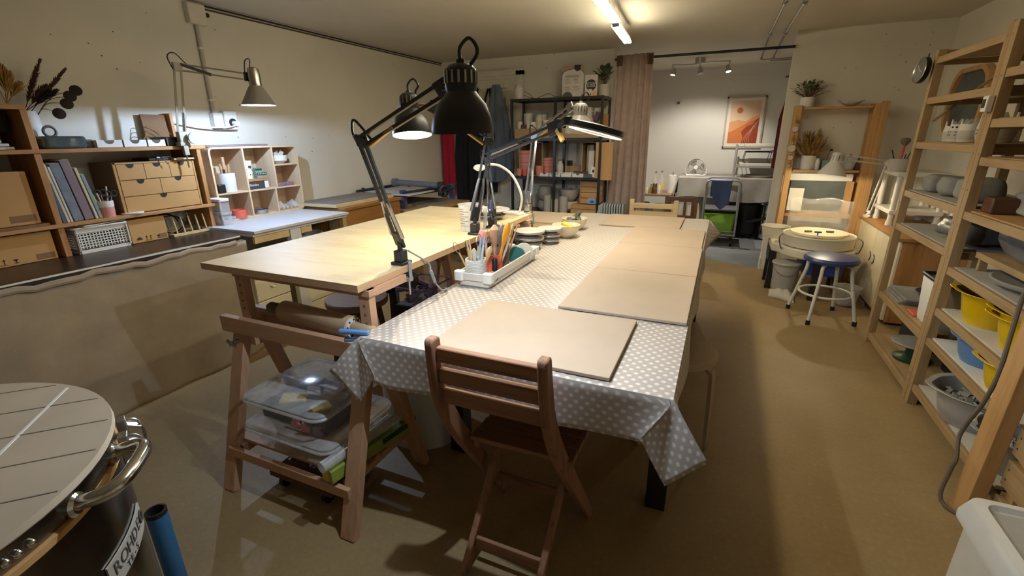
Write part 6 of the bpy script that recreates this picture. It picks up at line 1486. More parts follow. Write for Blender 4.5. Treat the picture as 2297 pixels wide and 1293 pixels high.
# slatted crate behind near post + white bin
t = thing('slatted_crate', 'wooden slatted crate beside the near shelving post, cut by the right edge', 'crate', (1.2, 1.5, 0))
for z0, z1 in ((.10,.155),(.20,.30),(.325,.425),(.45,.55)): B().box(1.015, 1.035, 1.64, 1.885, z0, z1).build('slat', 'pine_y', t, bevel=.002)
B().box(1.035, 1.07, 1.655, 1.70, 0, .56).box(1.035, 1.07, 1.83, 1.875, 0, .56).box(1.5, 1.54, 1.655, 1.70, 0, .56).build('corner_post', 'ivar', t); B().box(1.035, 1.54, 1.855, 1.88, .2, .3).box(1.035, 1.54, 1.855, 1.88, .45, .55).build('slat', 'pine_x', t)
b = B()
for z in (.23,.27,.355,.395,.48,.52): b.cyl((1.0145, 1.865, z), (1.0156, 1.865, z), .004, n=8)
b.build('nail_head', 'ink', t)
t = thing('white_box', 'white plastic storage box with raised lid in the bottom right corner', 'box', (.98, 1.25, 0))
bx = rrect(.79, 1.22, .80, 1.625, .04)
B().pz([(1.005+(x-1.005)*.93, 1.21+(y-1.21)*.93) for x, y in bx], 0, .25).build('box_body', 'offwhite_plastic', t, bevel=.004)
b = B(); n = len(bx); sc2 = lambda k, z: [(1.005+(x-1.005)*k, 1.21+(y-1.21)*(1-(1-k)*.55), z) for x, y in bx]
lv = [sc2(1.0,.235), sc2(1.0,.255), sc2(.93,.305), sc2(.80,.312), sc2(.76,.298), sc2(.0,.298)]
b._add([p for l in lv for p in l], [(j*n+i, j*n+(i+1)%n, (j+1)*n+(i+1)%n, (j+1)*n+i) for j in range(4) for i in range(n)]+[tuple(range(4*n,5*n)), tuple(range(n-1,-1,-1))]) if False else None
vs = [p for l in lv[:5] for p in l]
b._add(vs, [(j*n+i, j*n+(i+1)%n, (j+1)*n+(i+1)%n, (j+1)*n+i) for j in range(4) for i in range(n)]+[tuple(range(4*n,5*n)), tuple(range(n-1,-1,-1))])
b.build('lid', 'white', t, angle=50)
# ================================================================== CENTRE: dotted tables
TX0, TX1, TY0, TY1, TZ = -1.022, -.043, 1.062, 3.78, .748
t = thing('table', 'long table with square black legs under the dotted oilcloth', 'table', ((TX0+TX1)/2, 2.4, 0))
B().box(TX0+.004, TX1-.004, TY0+.004, TY1-.004, .715, TZ-.003).build('table_top', 'pine_y', t)
for x in (TX0+.035, TX1-.078):
    for y in (1.51, 3.55): B().box(x, x+.072, y, y+.072, 0, .715).build('leg', 'black_satin', t, bevel=.002)
def cloth_pt(a, b_):                                                  # a,b_: metres on the flat sheet, overhang beyond the edges
    D = .165
    x = min(max(a, TX0), TX1); y = min(max(b_, TY0), TY1); ox = a-x; oy = b_-y
    if abs(ox) < 1e-9 and abs(oy) < 1e-9: return (x, y, TZ+.0012*math.sin(a*23+b_*7)*math.sin(b_*11))
    def flap(sx, sy, lx, dn):                                          # corner flap: a diamond hanging by its inner corner
        cx, cy = (TX1 if sx > 0 else TX0), (TY1 if sy > 0 else TY0)
        return V((cx+sx*.004+sx*lx*(.78 if lx > 0 else .62), cy+sy*.006+sy*(.42*max(0, lx)+.16*max(0, -lx)+.10*dn*math.cos(min(1, abs(lx)/.1)*1.5)), TZ-dn))
    if abs(oy) < 1e-9:
        k = abs(ox); s = 1 if ox > 0 else -1; p = V((x+s*((.004+.010*math.sin(y*9)*k/D+.02*k) if s > 0 else (.003+.004*math.sin(y*9)*k/D)), y, TZ-k))
        for sy, ye in ((-1, TY0), (1, TY1)):
            w = math.exp(-((y-ye)/.07)**2); p = p.lerp(flap(s, sy, k*.7071, k*.7071), w)
        return tuple(p)
    if abs(ox) < 1e-9:
        k = abs(oy); s = 1 if oy > 0 else -1; p = V((x, y+s*(.004+.012*math.sin(x*11)*k/D+.03*k), TZ-k*(.92+.06*math.sin(x*5))))
        for sx, xe in ((-1, TX0), (1, TX1)):
            w = math.exp(-((x-xe)/.07)**2); p = p.lerp(flap(sx, s, -k*.7071, k*.7071), w)
        return tuple(p)
    sx = 1 if ox > 0 else -1; sy = 1 if oy > 0 else -1
    return tuple(flap(sx, sy, (abs(ox)-abs(oy))*.7071, (abs(ox)+abs(oy))*.7071))
D = .165; A = [TX0-D*(1-i/12) for i in range(12)]+[TX0+(TX1-TX0)*(.5-.5*math.cos(PI*i/40)) for i in range(41)]+[TX1+D*(i+1)/12 for i in range(12)]
Bv = [TY0-D*(1-i/12) for i in range(12)]+[TY0+(TY1-TY0)*(.5-.5*math.cos(PI*i/60)) for i in range(61)]+[TY1+D*(i+1)/12 for i in range(12)]
b = B(); b.uv = []; vs = []
for yb in Bv:
    for xa in A: vs.append(cloth_pt(xa, yb)); b.uv.append((xa, yb))
nu = len(A); b._add(vs, [(j*nu+i, j*nu+i+1, (j+1)*nu+i+1, (j+1)*nu+i) for j in range(len(Bv)-1) for i in range(nu-1)])
o = b.build('tablecloth', 'oilcloth', origin=(-.5, 2.4, TZ), solid=.0016); tag(o, 'taupe oilcloth with white dots draped over the long table', 'tablecloth')
# left rear table beyond the work table
t = thing('table', 'second low table at the far left behind the plywood work table', 'table', (-1.4, 3.4, 0))
B().box(-1.75, -1.04, 3.02, 3.72, .72, TZ).build('table_top', 'pine_y', t)
for x in (-1.72, -1.10):
    for y in (3.05, 3.64): B().box(x, x+.05, y, y+.05, 0, .72).build('leg', 'black_satin', t)
# MDF work boards
def mdf(lab, x0, x1, y0, y1, z=TZ+.0035):
    o = B().box(x0, x1, y0, y1, z, z+.010).build('work_board', 'mdf', bevel=.0015); return tag(o, lab, 'board', 'clay boards on the tables')
mdf('brown work board in front of the weathered chair, nearest the camera', -.768, -.206, 1.085, 1.518)
mdf('brown work board at the right table edge, second from the camera', -.503, -.047, 1.552, 2.128)
mdf('brown work board at the right table edge, third from the camera', -.503, -.047, 2.133, 2.716)
mdf('brown work board at the right table edge, farthest of the three in a row', -.507, -.052, 2.721, 3.25)
mdf('brown work board lying crosswise at the far end before the pale chair', -.763, -.215, 3.262, 3.73)
mdf('brown work board on the far left table behind the plywood table', -1.62, -1.045, 3.20, 3.66, TZ+.001)
# tray with tool pots
t = thing('tray', 'long off white plastic tray with raised rim holding the tool pots', 'tray', (-.985, 1.95, TZ))
q1, q2 = V((-.995, 1.655, 0)), V((-.842, 1.645, 0)); q3 = V((-.84, 2.17, 0))
ty0, ty1, tx0, tx1 = 1.65, 2.215, -1.0, -.835; tz = TZ+.002
P = rrect(tx0, tx1, ty0, ty1, .022); Pi = rrect(tx0+.008, tx1-.008, ty0+.008, ty1-.008, .016); Pb = rrect(tx0+.014, tx1-.014, ty0+.014, ty1-.014, .02); n = len(P)
b = B(); b._add([(x,y,tz) for x,y in Pb]+[(x,y,tz+.03) for x,y in Pb]+[(x,y,tz+.032) for x,y in P]+[(x,y,tz+.062) for x,y in P]+[(x,y,tz+.062) for x,y in Pi]+[(x,y,tz+.006) for x,y in Pi],
    [(j*n+i, j*n+(i+1)%n, (j+1)*n+(i+1)%n, (j+1)*n+i) for j in range(5) for i in range(n)]+[tuple(range(n-1,-1,-1)), tuple(range(5*n,6*n))])
b.build('tray_body', 'offwhite_plastic', t)
for x, y in ((tx0+.014,ty0+.012),(tx1-.014,ty0+.012),(tx0+.014,ty1-.012),(tx1-.014,ty1-.012)): B().pz(rrect(x-.022, x+.022, y-.018, y+.018, .01), tz+.026, tz+.068).build('corner_clip', 'white_gloss', t, bevel=.003)
tb = tz+.0065
def tool(p, lean, L, mat, lab, grp, kind='stick', r=.004, name=None):
    p = V(p); q = p+V(lean).normalized()*L
    if kind == 'stick': o = B().tube([p, p+(q-p)*.6, q], [r, r*1.1, r*.55], 7).build(name or 'modelling_tool', mat, origin=p); return tag(o, lab, 'tool', grp)
    t = thing(name or 'modelling_tool', lab, 'tool', tuple(p), group=grp); B().tube([p, p+(q-p)*.7], [r, r], 7).build('handle', mat, t); d = (q-p).normalized(); u = d.orthogonal().normalized()
    if kind == 'loop': B().tube([p+(q-p)*.7, p+(q-p)*.85+u*.012, q, p+(q-p)*.85-u*.012], .0014, 5, smooth=5, closed=True).build('wire_loop', 'steel', t)
    if kind == 'brush': B().tube([p+(q-p)*.7, p+(q-p)*.8], [r*1.1, r*1.1], 8).build('ferrule', 'steel', t); B().tube([p+(q-p)*.8, p+(q-p)*.9, q], [r*1.1, r*1.2, r*.2], 8).build('bristles', 'dry_brown', t)
    if kind == 'tip': B().tube([p+(q-p)*.7, p+(q-p)*.88, q], [r, r*.9, r*.2], 8).build('tip', 'sky', t)
    if kind == 'paddle': B().tube([p+(q-p)*.55, p+(q-p)*.75, p+(q-p)*.9, q], [r, r*2.2, r*2.4, r*.6], 10).build('blade', mat, t)
    return t
c1_ = V((-.945, 1.735, tb)); cup('tool_pot', 'white ribbed tool pot at the near end of the tray', 'pot', c1_, .046, .100, 'white', taper=.96)
b = B()
for k in range(14): b.lathe([(.0455,.006+k*.0066),(.0470,.009+k*.0066),(.0455,.012+k*.0066)], c1_, 30)
b.build('ribbing', 'white', [x for x in bpy.data.objects if x.name.startswith('tool_pot')][0])
c2_ = V((-.915, 1.855, tb)); cup('tool_pot', 'coral red tool pot in the middle of the tray', 'pot', c2_, .040, .098, 'coral', taper=.98)
c3_ = V((-.925, 1.955, tb)); cup('tool_pot', 'olive grey tool pot behind the coral one', 'pot', c3_, .040, .112, 'leaf_grey', taper=.97)
bpy.data.objects['tool_pot.002'].children[0].data.materials[0] = MATS['clay_brown']
rnd = random.Random(3)
G1, G2, G3 = 'tools in the white ribbed tray pot', 'tools in the coral tray pot', 'tools in the olive tray pot'
for i, (dx, dy, lx, ly, L, m, k, r, lab) in enumerate([
    (-.02,-.01,-.45,-.1,.175,'pale_chair','loop',.004,'wire loop tool leaning far left in the ribbed pot'), (-.015,.005,-.30,.1,.165,'orange_tool','brush',.004,'orange handled brush leaning left in the ribbed pot'), (.0,-.015,-.15,-.1,.18,'pale_chair','stick',.005,'plain pale wooden tool at the front left of the ribbed pot'),
    (.01,.0,.05,.1,.185,'sky','tip',.005,'blue tipped tool standing upright in the ribbed pot'), (.0,.015,.12,.2,.19,'sky','tip',.0045,'second blue tipped tool beside the upright one in the ribbed pot'), (.02,-.01,.22,-.1,.16,'clay_white','stick',.005,'white wooden tool leaning right in the ribbed pot'),
    (.02,.01,.30,.1,.15,'pale_chair','paddle',.005,'pale wooden paddle tool leaning right in the ribbed pot'), (-.01,.02,-.05,.3,.19,'pale_chair','loop',.004,'wire loop tool at the back of the ribbed pot'), (.005,-.02,.10,-.2,.15,'clay_white','paddle',.005,'white spatula tool at the front of the ribbed pot'),
    (.015,.02,.18,.25,.18,'black','loop',.004,'black handled loop tool at the back right of the ribbed pot'), (-.02,.015,-.22,.2,.17,'pale_chair','stick',.0045,'thin pale stick at the back left of the ribbed pot')]):
    tool(c1_+V((dx,dy,.012)), (lx,ly,1), L, m, lab, G1, k, r)
for i, (dx, dy, lx, ly, L, m, k, r, lab) in enumerate([
    (-.015,.0,-.25,.0,.20,'pink','paddle',.008,'wide pinkish wooden paddle in the coral pot'), (.0,.01,-.02,.05,.215,'beech','paddle',.010,'large brown wooden knife in the coral pot'), (.01,.005,.14,.05,.22,'grey_dark','paddle',.008,'grey rubber tool in the coral pot'),
    (.015,-.01,.28,.0,.245,'orange_tool','paddle',.007,'bright orange plastic tool standing tallest in the coral pot'), (-.01,-.015,-.12,-.1,.15,'clay_white','stick',.006,'short white tool at the front of the coral pot'), (.015,.01,.35,.1,.17,'clay_white','stick',.005,'white stick leaning right in the coral pot'), (.0,-.015,.05,-.15,.14,'grey_plastic','tip',.005,'grey tipped tool at the front of the coral pot')]):
    tool(c2_+V((dx,dy,.012)), (lx,ly,1), L, m, lab, G2, k, r)
for i, (dx, dy, lx, ly, L, m, k, r, lab) in enumerate([
    (.0,.0,.05,.0,.21,'pale_chair','stick',.004,'thin pale stick standing upright in the olive pot'), (.01,.01,.20,.1,.21,'pale_chair','paddle',.004,'pale wooden knife leaning right in the olive pot'), (.015,.0,.35,.0,.21,'beech','stick',.004,'brown stick leaning far right in the olive pot'), (-.01,.01,-.12,.1,.20,'black','loop',.004,'black loop tool in the olive pot'), (.0,.015,.14,.25,.18,'pale_chair','brush',.004,'pale brush at the back of the olive pot'), (-.015,-.005,-.25,.0,.19,'steel','loop',.003,'steel loop tool leaning left in the olive pot'), (.01,-.01,.28,-.05,.17,'pale_chair','stick',.005,'short pale stick at the front of the olive pot')]):
    tool(c3_+V((dx,dy,.012)), (lx,ly,1), L, m, lab, G3, k, r)
o = B().lathe([(0,0),(.012,0),(.013,.09),(.008,.10),(0,.10)], (-.872, 1.775, tb), 16).build('black_bottle', 'black'); tag(o, 'small black bottle standing between ribbed and coral pots', 'bottle')
o = B().lathe([(0,0),(.026,0),(.028,.008),(.026,.012),(0,.014)], (-.868, 1.735, tb+.02), 22, axis=(.5,-.6,.6)).build('pink_disc', 'pink'); tag(o, 'pink round disc leaning on the near tray wall', 'disc')
o = B().lathe([(0,-.006),(.04,-.006),(.045,0),(.04,.006),(0,.006)], (-.885, 2.045, tb+.048), 28, axis=(.55,-.8,.3)).build('teal_disc', 'teal'); tag(o, 'dark teal round scraper leaning in the tray', 'scraper')
o = B().lathe([(0,-.005),(.045,-.005),(.048,0),(.045,.005),(0,.005)], (-.865, 2.10, tb+.052), 28, axis=(.6,-.75,.35)).build('white_disc', 'clay_white'); tag(o, 'white round disc leaning behind the teal scraper', 'disc')
o = B().lathe([(0,0),(.028,0),(.03,.06),(.026,.06),(.024,.006),(0,.006)], (-.95, 2.06, tb), 20).build('measuring_cup', 'white'); tag(o, 'small white cup at the far end inside the tray', 'cup')
# stacked banding discs
def wheel_stack(cx, cy, spec, labs, grp):
    z = TZ+.0025
    for (rb, ht, rt), lab in zip(spec, labs):
        t = thing('banding_wheel', lab, 'banding wheel', (cx, cy, z), group=grp)
        B().lathe([(0,0),(rb,0),(rb,.006),(rb*.45,.010),(rb*.4,ht-.012),(0,ht-.012)], (cx, cy, z), 34).build('base', 'clay_grey', t)
        B().lathe([(0,ht-.012),(rt*.97,ht-.012),(rt,ht-.009),(rt,ht-.003),(rt*.98,ht),(0,ht)], (cx, cy, z), 44).build('disc', 'clay_pale', t); B().lathe([(rt+.0004,ht-.009),(rt+.0012,ht-.006),(rt+.0004,ht-.003)], (cx, cy, z), 44).build('steel_rim', 'steel', t)
        z += ht+.0006
wheel_stack(-.965, 2.42, [(.06,.032,.075),(.066,.034,.085),(.05,.038,.090)], ['grey banding wheel at the bottom of the larger stack beside the tray','grey banding wheel in the middle of the larger stack','grey banding wheel on top of the larger stack with a wide pale disc'], 'banding wheels in the larger stack')
wheel_stack(-.905, 2.60, [(.05,.026,.062),(.052,.028,.066),(.045,.036,.072)], ['grey banding wheel at the bottom of the smaller stack','grey banding wheel in the middle of the smaller stack','grey banding wheel on top of the smaller stack behind the larger one'], 'banding wheels in the smaller stack')
c = V((-.865, 2.80, TZ+.0025)); pot('cream bowl with a yellow sponge on the dotted cloth', c, .090, .078, 'cream', 'bowl', 'bowl'); 
o = B().rbox(c+V((.01,-.0,.072)), (.085,.035,.022), (0,.25,-.4)).build('sponge', 'sponge', bevel=.004); tag(o, 'yellow sponge lying across the cream bowl', 'sponge')
o = B().rbox(c+V((-.015,-.02,.055)), (.04,.04,.02), (.3,.2,.3)).build('white_sponge', 'white', bevel=.004); tag(o, 'small white sponge inside the cream bowl', 'sponge')
o = B().rbox(c+V((.01,.0,.036)), (.09,.08,.03), (0,0,.3)).build('cloth_pad', 'paper', bevel=.01); tag(o, 'pale cloth filling the cream bowl under the sponges', 'cloth')
c = V((-.885, 3.06, TZ+.0025)); pot('cream bowl with grey rubber stamps behind the sponge bowl', c, .088, .076, 'cream', 'bowl', 'bowl')
for i, (dx, dy, dz, rx) in enumerate(((-.03,0,.065,.3),(.01,.02,.07,-.5),(.035,-.01,.065,.7),(-.01,-.03,.068,.1),(.02,.0,.095,.4))):
    o = B().rbox(c+V((dx,dy,dz)), (.05,.03,.024), (rx,.3*i,.8*i)).build('rubber_stamp', 'clay_grey' if i % 2 else 'leaf_grey', bevel=.003); tag(o, ['grey green stamp at the left of the far cream bowl','grey stamp at the back of the far cream bowl','grey green stamp at the right of the far cream bowl','grey stamp at the front of the far cream bowl','grey green stamp on top of the heap in the far cream bowl'][i], 'stamp', 'stamps in the far cream bowl')
o = B().lathe([(0,0),(.062,0),(.062,.012),(0,.012)], c+V((0,0,.038)), 20).build('stamp_pad', 'grey_dark'); tag(o, 'dark pad filling the far cream bowl under the stamps', 'pad')
# purple lidded box under table, black seat stool
t = thing('plastic_box', 'clear purple tinted box with pink things under the tables', 'box', (-1.2, 2.7, .42))
B().pz(rrect(-1.66, -1.46, 2.06, 2.33, .02), .43, .433).build('box_floor', 'plastic_clear', t)
b = B(); P0 = rrect(-1.66, -1.46, 2.06, 2.33, .02); P1 = rrect(-1.67, -1.45, 2.05, 2.34, .02); n = len(P0)
b._add([(x,y,.43) for x,y in P0]+[(x,y,.54) for x,y in P1], [(i,(i+1)%n,n+(i+1)%n,n+i) for i in range(n)]); b.build('box_wall', 'plastic_clear', t); B().tube([(x,y,.54) for x,y in P1], .005, 6, closed=True).build('rim', 'violet_box', t)
t.location = (0,0,0) if False else t.location
b = B()
for k in range(14): b.rbox((-1.56+random.uniform(-.07,.07), 2.19+random.uniform(-.1,.1), .45+random.uniform(0,.05)), (.06,.03,.02), (random.uniform(-.5,.5), random.uniform(-.5,.5), random.uniform(0,3)))
o = b.build('pink_tools', 'purple'); tag(o, 'heap of purple and pink plastic tools in the clear tinted box', 'tools'); o['kind'] = 'stuff'
t = thing('crate_stand', 'low black trolley under the tables carrying the tinted plastic box', 'stand', (-1.56, 2.35, 0)); B().box(-1.67, -1.45, 2.05, 2.33, .405, .428).build('top_board', 'black', t)
for x in (-1.66, -1.48):
    for y in (2.06, 2.29): B().box(x, x+.03, y, y+.03, 0, .405).build('leg', 'black', t)
# black stool behind
t = thing('stool', 'black round stool half hidden under the plywood work table', 'stool', (-1.86, 2.29, 0)); c = V((-1.86, 2.29, 0))
B().lathe([(0,.46),(.15,.46),(.165,.48),(.155,.51),(0,.52)], c, 32).build('seat', 'black_soft', t); B().lathe([(.15,.45),(.16,.455),(.16,.46),(.15,.46)], c, 32).build('seat_ring', 'black', t)
for a in range(4): 
    d_ = V((math.cos(a*PI/2+.6), math.sin(a*PI/2+.6), 0)); B().bar(c+d_*.12+V((0,0,.46)), c+d_*.17, .03, .03, up=(1,0,0)).build('leg', 'black', t)
# brown wooden stool
t = thing('stool', 'round brown wooden stool under the plywood work table', 'stool', (-1.83, 1.90, 0)); c = V((-1.83, 1.92, 0))
B().lathe([(0,.458),(.155,.458),(.172,.465),(.174,.492),(.168,.499),(0,.50)], c, 44).build('seat', 'stool_wood', t); B().lathe([(.10,.43),(.125,.435),(.13,.458),(.10,.458)], c, 32).build('seat_ring', 'dark_wood', t)
for a in range(4):
    d_ = V((math.cos(a*PI/2+.8), math.sin(a*PI/2+.8), 0)); B().tube([c+d_*.11+V((0,0,.45)), c+d_*.17], [.018,.014], 10).build('leg', 'dark_wood', t)
# ---------------- plywood work table
WX0, WX1, WY0, WY1, WT = -1.842, -1.053, 1.113, 2.745, .905
t = thing('work_table_top', 'large plywood table top resting on trestles, carrying the black lamps', 'table top', ((WX0+WX1)/2, 1.93, WT-.026))
B().box(WX0, WX1, WY0, WY1, WT-.002, WT).build('top_veneer', 'birch_ply', t); B().box(WX0, WX1, WY0, WY1, WT-.026, WT-.002).build('plywood_edge', 'ply_edge', t)
# trestles ---------------------------------------------------------------
def trestle(lab, yc, flip=1):
    t = thing('trestle', lab, 'trestle', (-1.35, yc, 0), group=None)
    xl, xr = -1.69, -1.068; hp = .72
    for x in (xl, xr):
        for s in (-1, 1):
            foot = V((x, yc+s*.225, 0)); top = V((x, yc+s*.032, .672))
            B().bar(foot, top, .062, .034, up=(0,1,0)).build('leg', 'beech', t, bevel=.002)
        B().box(x-.024, x+.024, yc-.016, yc+.016, .56, WT-.052).build('height_post', 'beech', t, bevel=.002)
        b = B()
        for k in range(5): b.cyl((x, yc-.0168, .72+k*.033), (x, yc-.0155, .72+k*.033), .0055, n=10)
        b.build('peg_hole', 'clay_brown', t)
        k_ = B().cyl((x, yc-.062, .600), (x, yc-.105, .600), .009, n=10); k_.rbox((x-.014, yc-.098, .603), (.028,.006,.012), (0,.4,0)).rbox((x+.012, yc-.098, .597), (.02,.006,.014), (0,.4,0)); k_.build('wing_nut', 'steel', t)
    for s in (-1, 1): B().box(xl-.075, xr+.055, yc+s*.062-.014, yc+s*.062+.014, .636, .700).build('cross_rail', 'beech_x', t, bevel=.002)
    B().box(xl-.03, xr+.03, yc-.02, yc+.02, WT-.052, WT-.0275).build('top_beam', 'beech_x', t, bevel=.002)
    for x in (xl+.03, xr-.05): B().box(x, x+.024, yc-.175, yc+.175, .155, .195).build('shelf_rail', 'beech_y', t, bevel=.002)
    B().box(xl, xr, yc-.205, yc-.185, .15, .19).build('shelf_rail', 'beech_x', t, bevel=.002); B().box(xl, xr, yc+.185, yc+.205, .15, .19).build('shelf_rail', 'beech_x', t, bevel=.002)
    for k in range(5): B().box(xl+.005, xr-.005, yc-.155+k*.07, yc-.115+k*.07, .196, .208).build('shelf_slat', 'beech_x', t, bevel=.001)
    return t
trestle('beech trestle with peg holes at the near end of the plywood table', 1.168)
trestle('beech trestle at the far end of the plywood table, mostly hidden', 2.60)
B().box(WX1-.03, WX1+.012, 1.15, 1.36, WT-.056, WT-.0275).build('batten', 'beech_y'); tag(bpy.data.objects['batten'], 'beech batten under the right edge of the plywood top', 'batten')
# rolling pin
r0, r1 = V((-1.51, 1.185, .727)), V((-1.13, 1.155, .727))
t = thing('rolling_pin', 'large wooden rolling pin lying on the near trestle rails', 'rolling pin', tuple(r0)); dd = (r1-r0).normalized()
B().lathe([(0,0),(.034,0),(.040,.008),(.040,(r1-r0).length-.006),(.034,(r1-r0).length),(0,(r1-r0).length)], r0, 36, axis=tuple(dd)).build('roller', 'roller_wood', t)
B().lathe([(.010,0),(.012,-.02),(.022,-.04),(.022,-.075),(.010,-.095),(0,-.096)], r0, 18, axis=tuple(dd)).build('grip', 'clay_brown', t); B().lathe([(.020,0),(.024,.01),(.022,.09),(.014,.11),(0,.112)], r1, 18, axis=tuple(dd)).build('grip', 'roller_wood', t)
b = B(); u_ = dd.orthogonal().normalized(); w_ = dd.cross(u_)
for k in range(9):
    a = k*2*PI/9; q = r1+(u_*math.cos(a)+w_*math.sin(a))*.030; b.cyl(q-dd*.001, q+dd*.0008, .0045, n=8)
b.build('bearing_dot', 'ink', t); B().lathe([(.022,.0004),(.036,.0004)], r1, 30, axis=tuple(dd)).build('end_ring', 'clay_white', t)
# lidded bins on the trestle shelf
def lid_bin(lab, x0, x1, y0, y1, z0, z1, ext=.02):
    t = thing('plastic_box', lab, 'box', ((x0+x1)/2, (y0+y1)/2, z0), group=None); P0 = rrect(x0+.02, x1-.02, y0+.02, y1-.02, .03); P1 = rrect(x0, x1, y0, y1, .04); n = len(P0)
    b = B(); b._add([(x,y,z0+.002) for x,y in P0]+[(x,y,z1) for x,y in P1], [(i,(i+1)%n,n+(i+1)%n,n+i) for i in range(n)]+[tuple(range(n-1,-1,-1))]); b.build('box_body', 'plastic_clear', t)
    P2 = rrect(x0-ext, x1+ext, y0-ext, y1+ext, .05); P3 = rrect(x0-ext+.012, x1+ext-.012, y0-ext+.012, y1+ext-.012, .045)
    b = B(); n = len(P2); b._add([(x,y,z1-.012) for x,y in P2]+[(x,y,z1+.008) for x,y in P2]+[(x,y,z1+.014) for x,y in P3], [(j*n+i,j*n+(i+1)%n,(j+1)*n+(i+1)%n,(j+1)*n+i) for j in range(2) for i in range(n)]+[tuple(range(2*n,3*n))]); b.build('lid', 'plastic_wrap', t, bevel=.002)
    B().tube([(x,y,z1-.006) for x,y in P2], .006, 6, closed=True).build('lid_rim', 'plastic_milky', t); return t
lid_bin('lower clear plastic box with lid on the near trestle shelf', -1.585, -1.17, .995, 1.335, .212, .305)
lid_bin('upper clear plastic box of cutters stacked on the trestle shelf', -1.575, -1.20, 1.005, 1.335, .322, .425)
o = B().box(-1.545, -1.22, 1.04, 1.28, .326, .385).build('dark_case', 'black_soft', bevel=.004); tag(o, 'dark case inside the upper clear box', 'case')
def cutter(lab, c, kind, mat, ry):
    c = V(c); P = circ(0, 0, .022, 18) if kind else None
    pts = [(-.018,-.022),(.018,-.022),(.022,.0),(.012,.008),(.016,.034),(.008,.036),(.002,.010),(-.002,.010),(-.008,.036),(-.016,.034),(-.012,.008),(-.022,.0)] if kind == 0 else [(-.02,-.018),(.02,-.018),(.024,.012),(.012,.010),(.010,.024),(0,.012),(-.010,.024),(-.012,.010),(-.024,.012)]
    o = B().py([(x, z) for x, z in pts], 0, .008); 
    for i, p in enumerate(o.v): o.v[i] = c+V((p.x, p.y, p.z))
    o = o.build('cookie_cutter', mat, origin=c, bevel=.001); o.rotation_euler = (0, ry, 0); return tag(o, lab, 'cutter', 'pink cutters in the clear boxes')
cutter('pink rabbit shaped cutter standing at the front of the clear box', (-1.35, 1.022, .354), 0, 'pink_bright', .15); cutter('pink animal shaped cutter beside the rabbit cutter', (-1.302, 1.022, .345), 1, 'pink_bright', -.1); cutter('lilac pink cat shaped cutter at the right of the clear box', (-1.243, 1.024, .345), 1, 'violet_box', .05)
for i, (x, y, m, s, lab) in enumerate(((-1.47,1.24,'purple',.05,'purple plastic piece on top inside the upper clear box'),(-1.43,1.10,'sponge',.06,'yellow plastic piece inside the upper clear box'),(-1.28,1.09,'box_yellow',.045,'small yellow ring inside the upper clear box'),(-1.33,1.22,'book_mauve',.06,'mauve packet inside the upper clear box'),(-1.40,1.17,'paper',.05,'white paper piece inside the upper clear box'))):
    o = B().rbox((x, y, .40), (s*1.6, s, .012), (.08*i, .1, .6*i)).build('craft_piece', m, bevel=.003); tag(o, lab, 'craft piece', 'craft pieces in the upper clear box')
o = B().box(-1.52, -1.24, 1.06, 1.27, .216, .285).build('patterned_packet', 'cardboard', bevel=.004); tag(o, 'beige patterned packet inside the lower clear box', 'packet')
# long cartons and rolls at right of shelf
y0c, y1c = 1.0, 1.33
t = thing('foil_carton', 'long green and yellow wrap carton lying on the right of the trestle shelf', 'carton', (-1.12, 1.16, .209)); c0, c1 = V((-1.145, .955, .236)), V((-1.075, 1.36, .236))
B().bar(c0, c1, .052, .05).build('carton', 'carton_green', t, bevel=.002); B().bar(c0+V((.0275,.02,-.005)), c0+V((.0285+.014,.10,-.005)), .002, .035).build('red_print', 'red_label', t); B().bar(c0+(c1-c0)*.55+V((.0275,0,.008)), c0+(c1-c0)*.98+V((.0275,0,.008)), .002, .022).build('dark_print', 'green_dark', t); B().bar(c0-V((0,.001,0)), c0+V((0,.004,0)), .046, .044).build('end_print', 'box_yellow', t)
o = B().cyl((-1.145, .935, .285), (-1.085, 1.33, .285), .021, n=20).build('plastic_roll', 'plastic_milky'); tag(o, 'milky plastic film roll lying on top of the wrap carton', 'roll')
o = B().cyl((-1.195, .99, .235), (-1.165, 1.33, .235), .02, n=18).build('foil_roll', 'steel'); tag(o, 'silvery wrap roll beside the green carton on the trestle shelf', 'roll')
# white bin and roller board on floor
t = thing('waste_bin', 'large white cylindrical bin on the floor behind the near trestle', 'bin', (-1.17, 1.62, 0)); B().lathe([(0,0),(.185,0),(.20,.50),(.205,.505),(.195,.505),(.18,.01),(0,.01)], (-1.19, 1.62, 0), 48).build('bin_body', 'offwhite_plastic', t)
t = thing('wheeled_board', 'low dark board on black casters under the near trestle', 'dolly', (-1.4, 1.13, 0)); B().box(-1.55, -1.22, 1.02, 1.28, .055, .075).build('board', 'dark_wood', t)
for x, y in ((-1.50,1.05),(-1.27,1.05),(-1.50,1.25),(-1.27,1.25)): B().cyl((x-.01, y, .0275), (x+.01, y, .0275), .0275, n=16).box(x-.012, x+.012, y-.008, y+.008, .0275, .055).build('caster', 'black', t)
# blue clip holding cloth corner
q = az(800, 765, .74); t = thing('clamp', 'small blue clamp holding the oilcloth at its near left corner', 'clamp', (-1.06, 1.07, .74)); B().bar((-1.095, 1.05, .762), (-1.0, 1.085, .757), .020, .014).bar((-1.085, 1.06, .728), (-1.0, 1.09, .735), .018, .012).build('clamp_body', 'blue', t, bevel=.004)
bpy.data.objects['clamp.001'].children[0].data.materials[0] = MATS['basin_blue'] if 'clamp.001' in bpy.data.objects else None
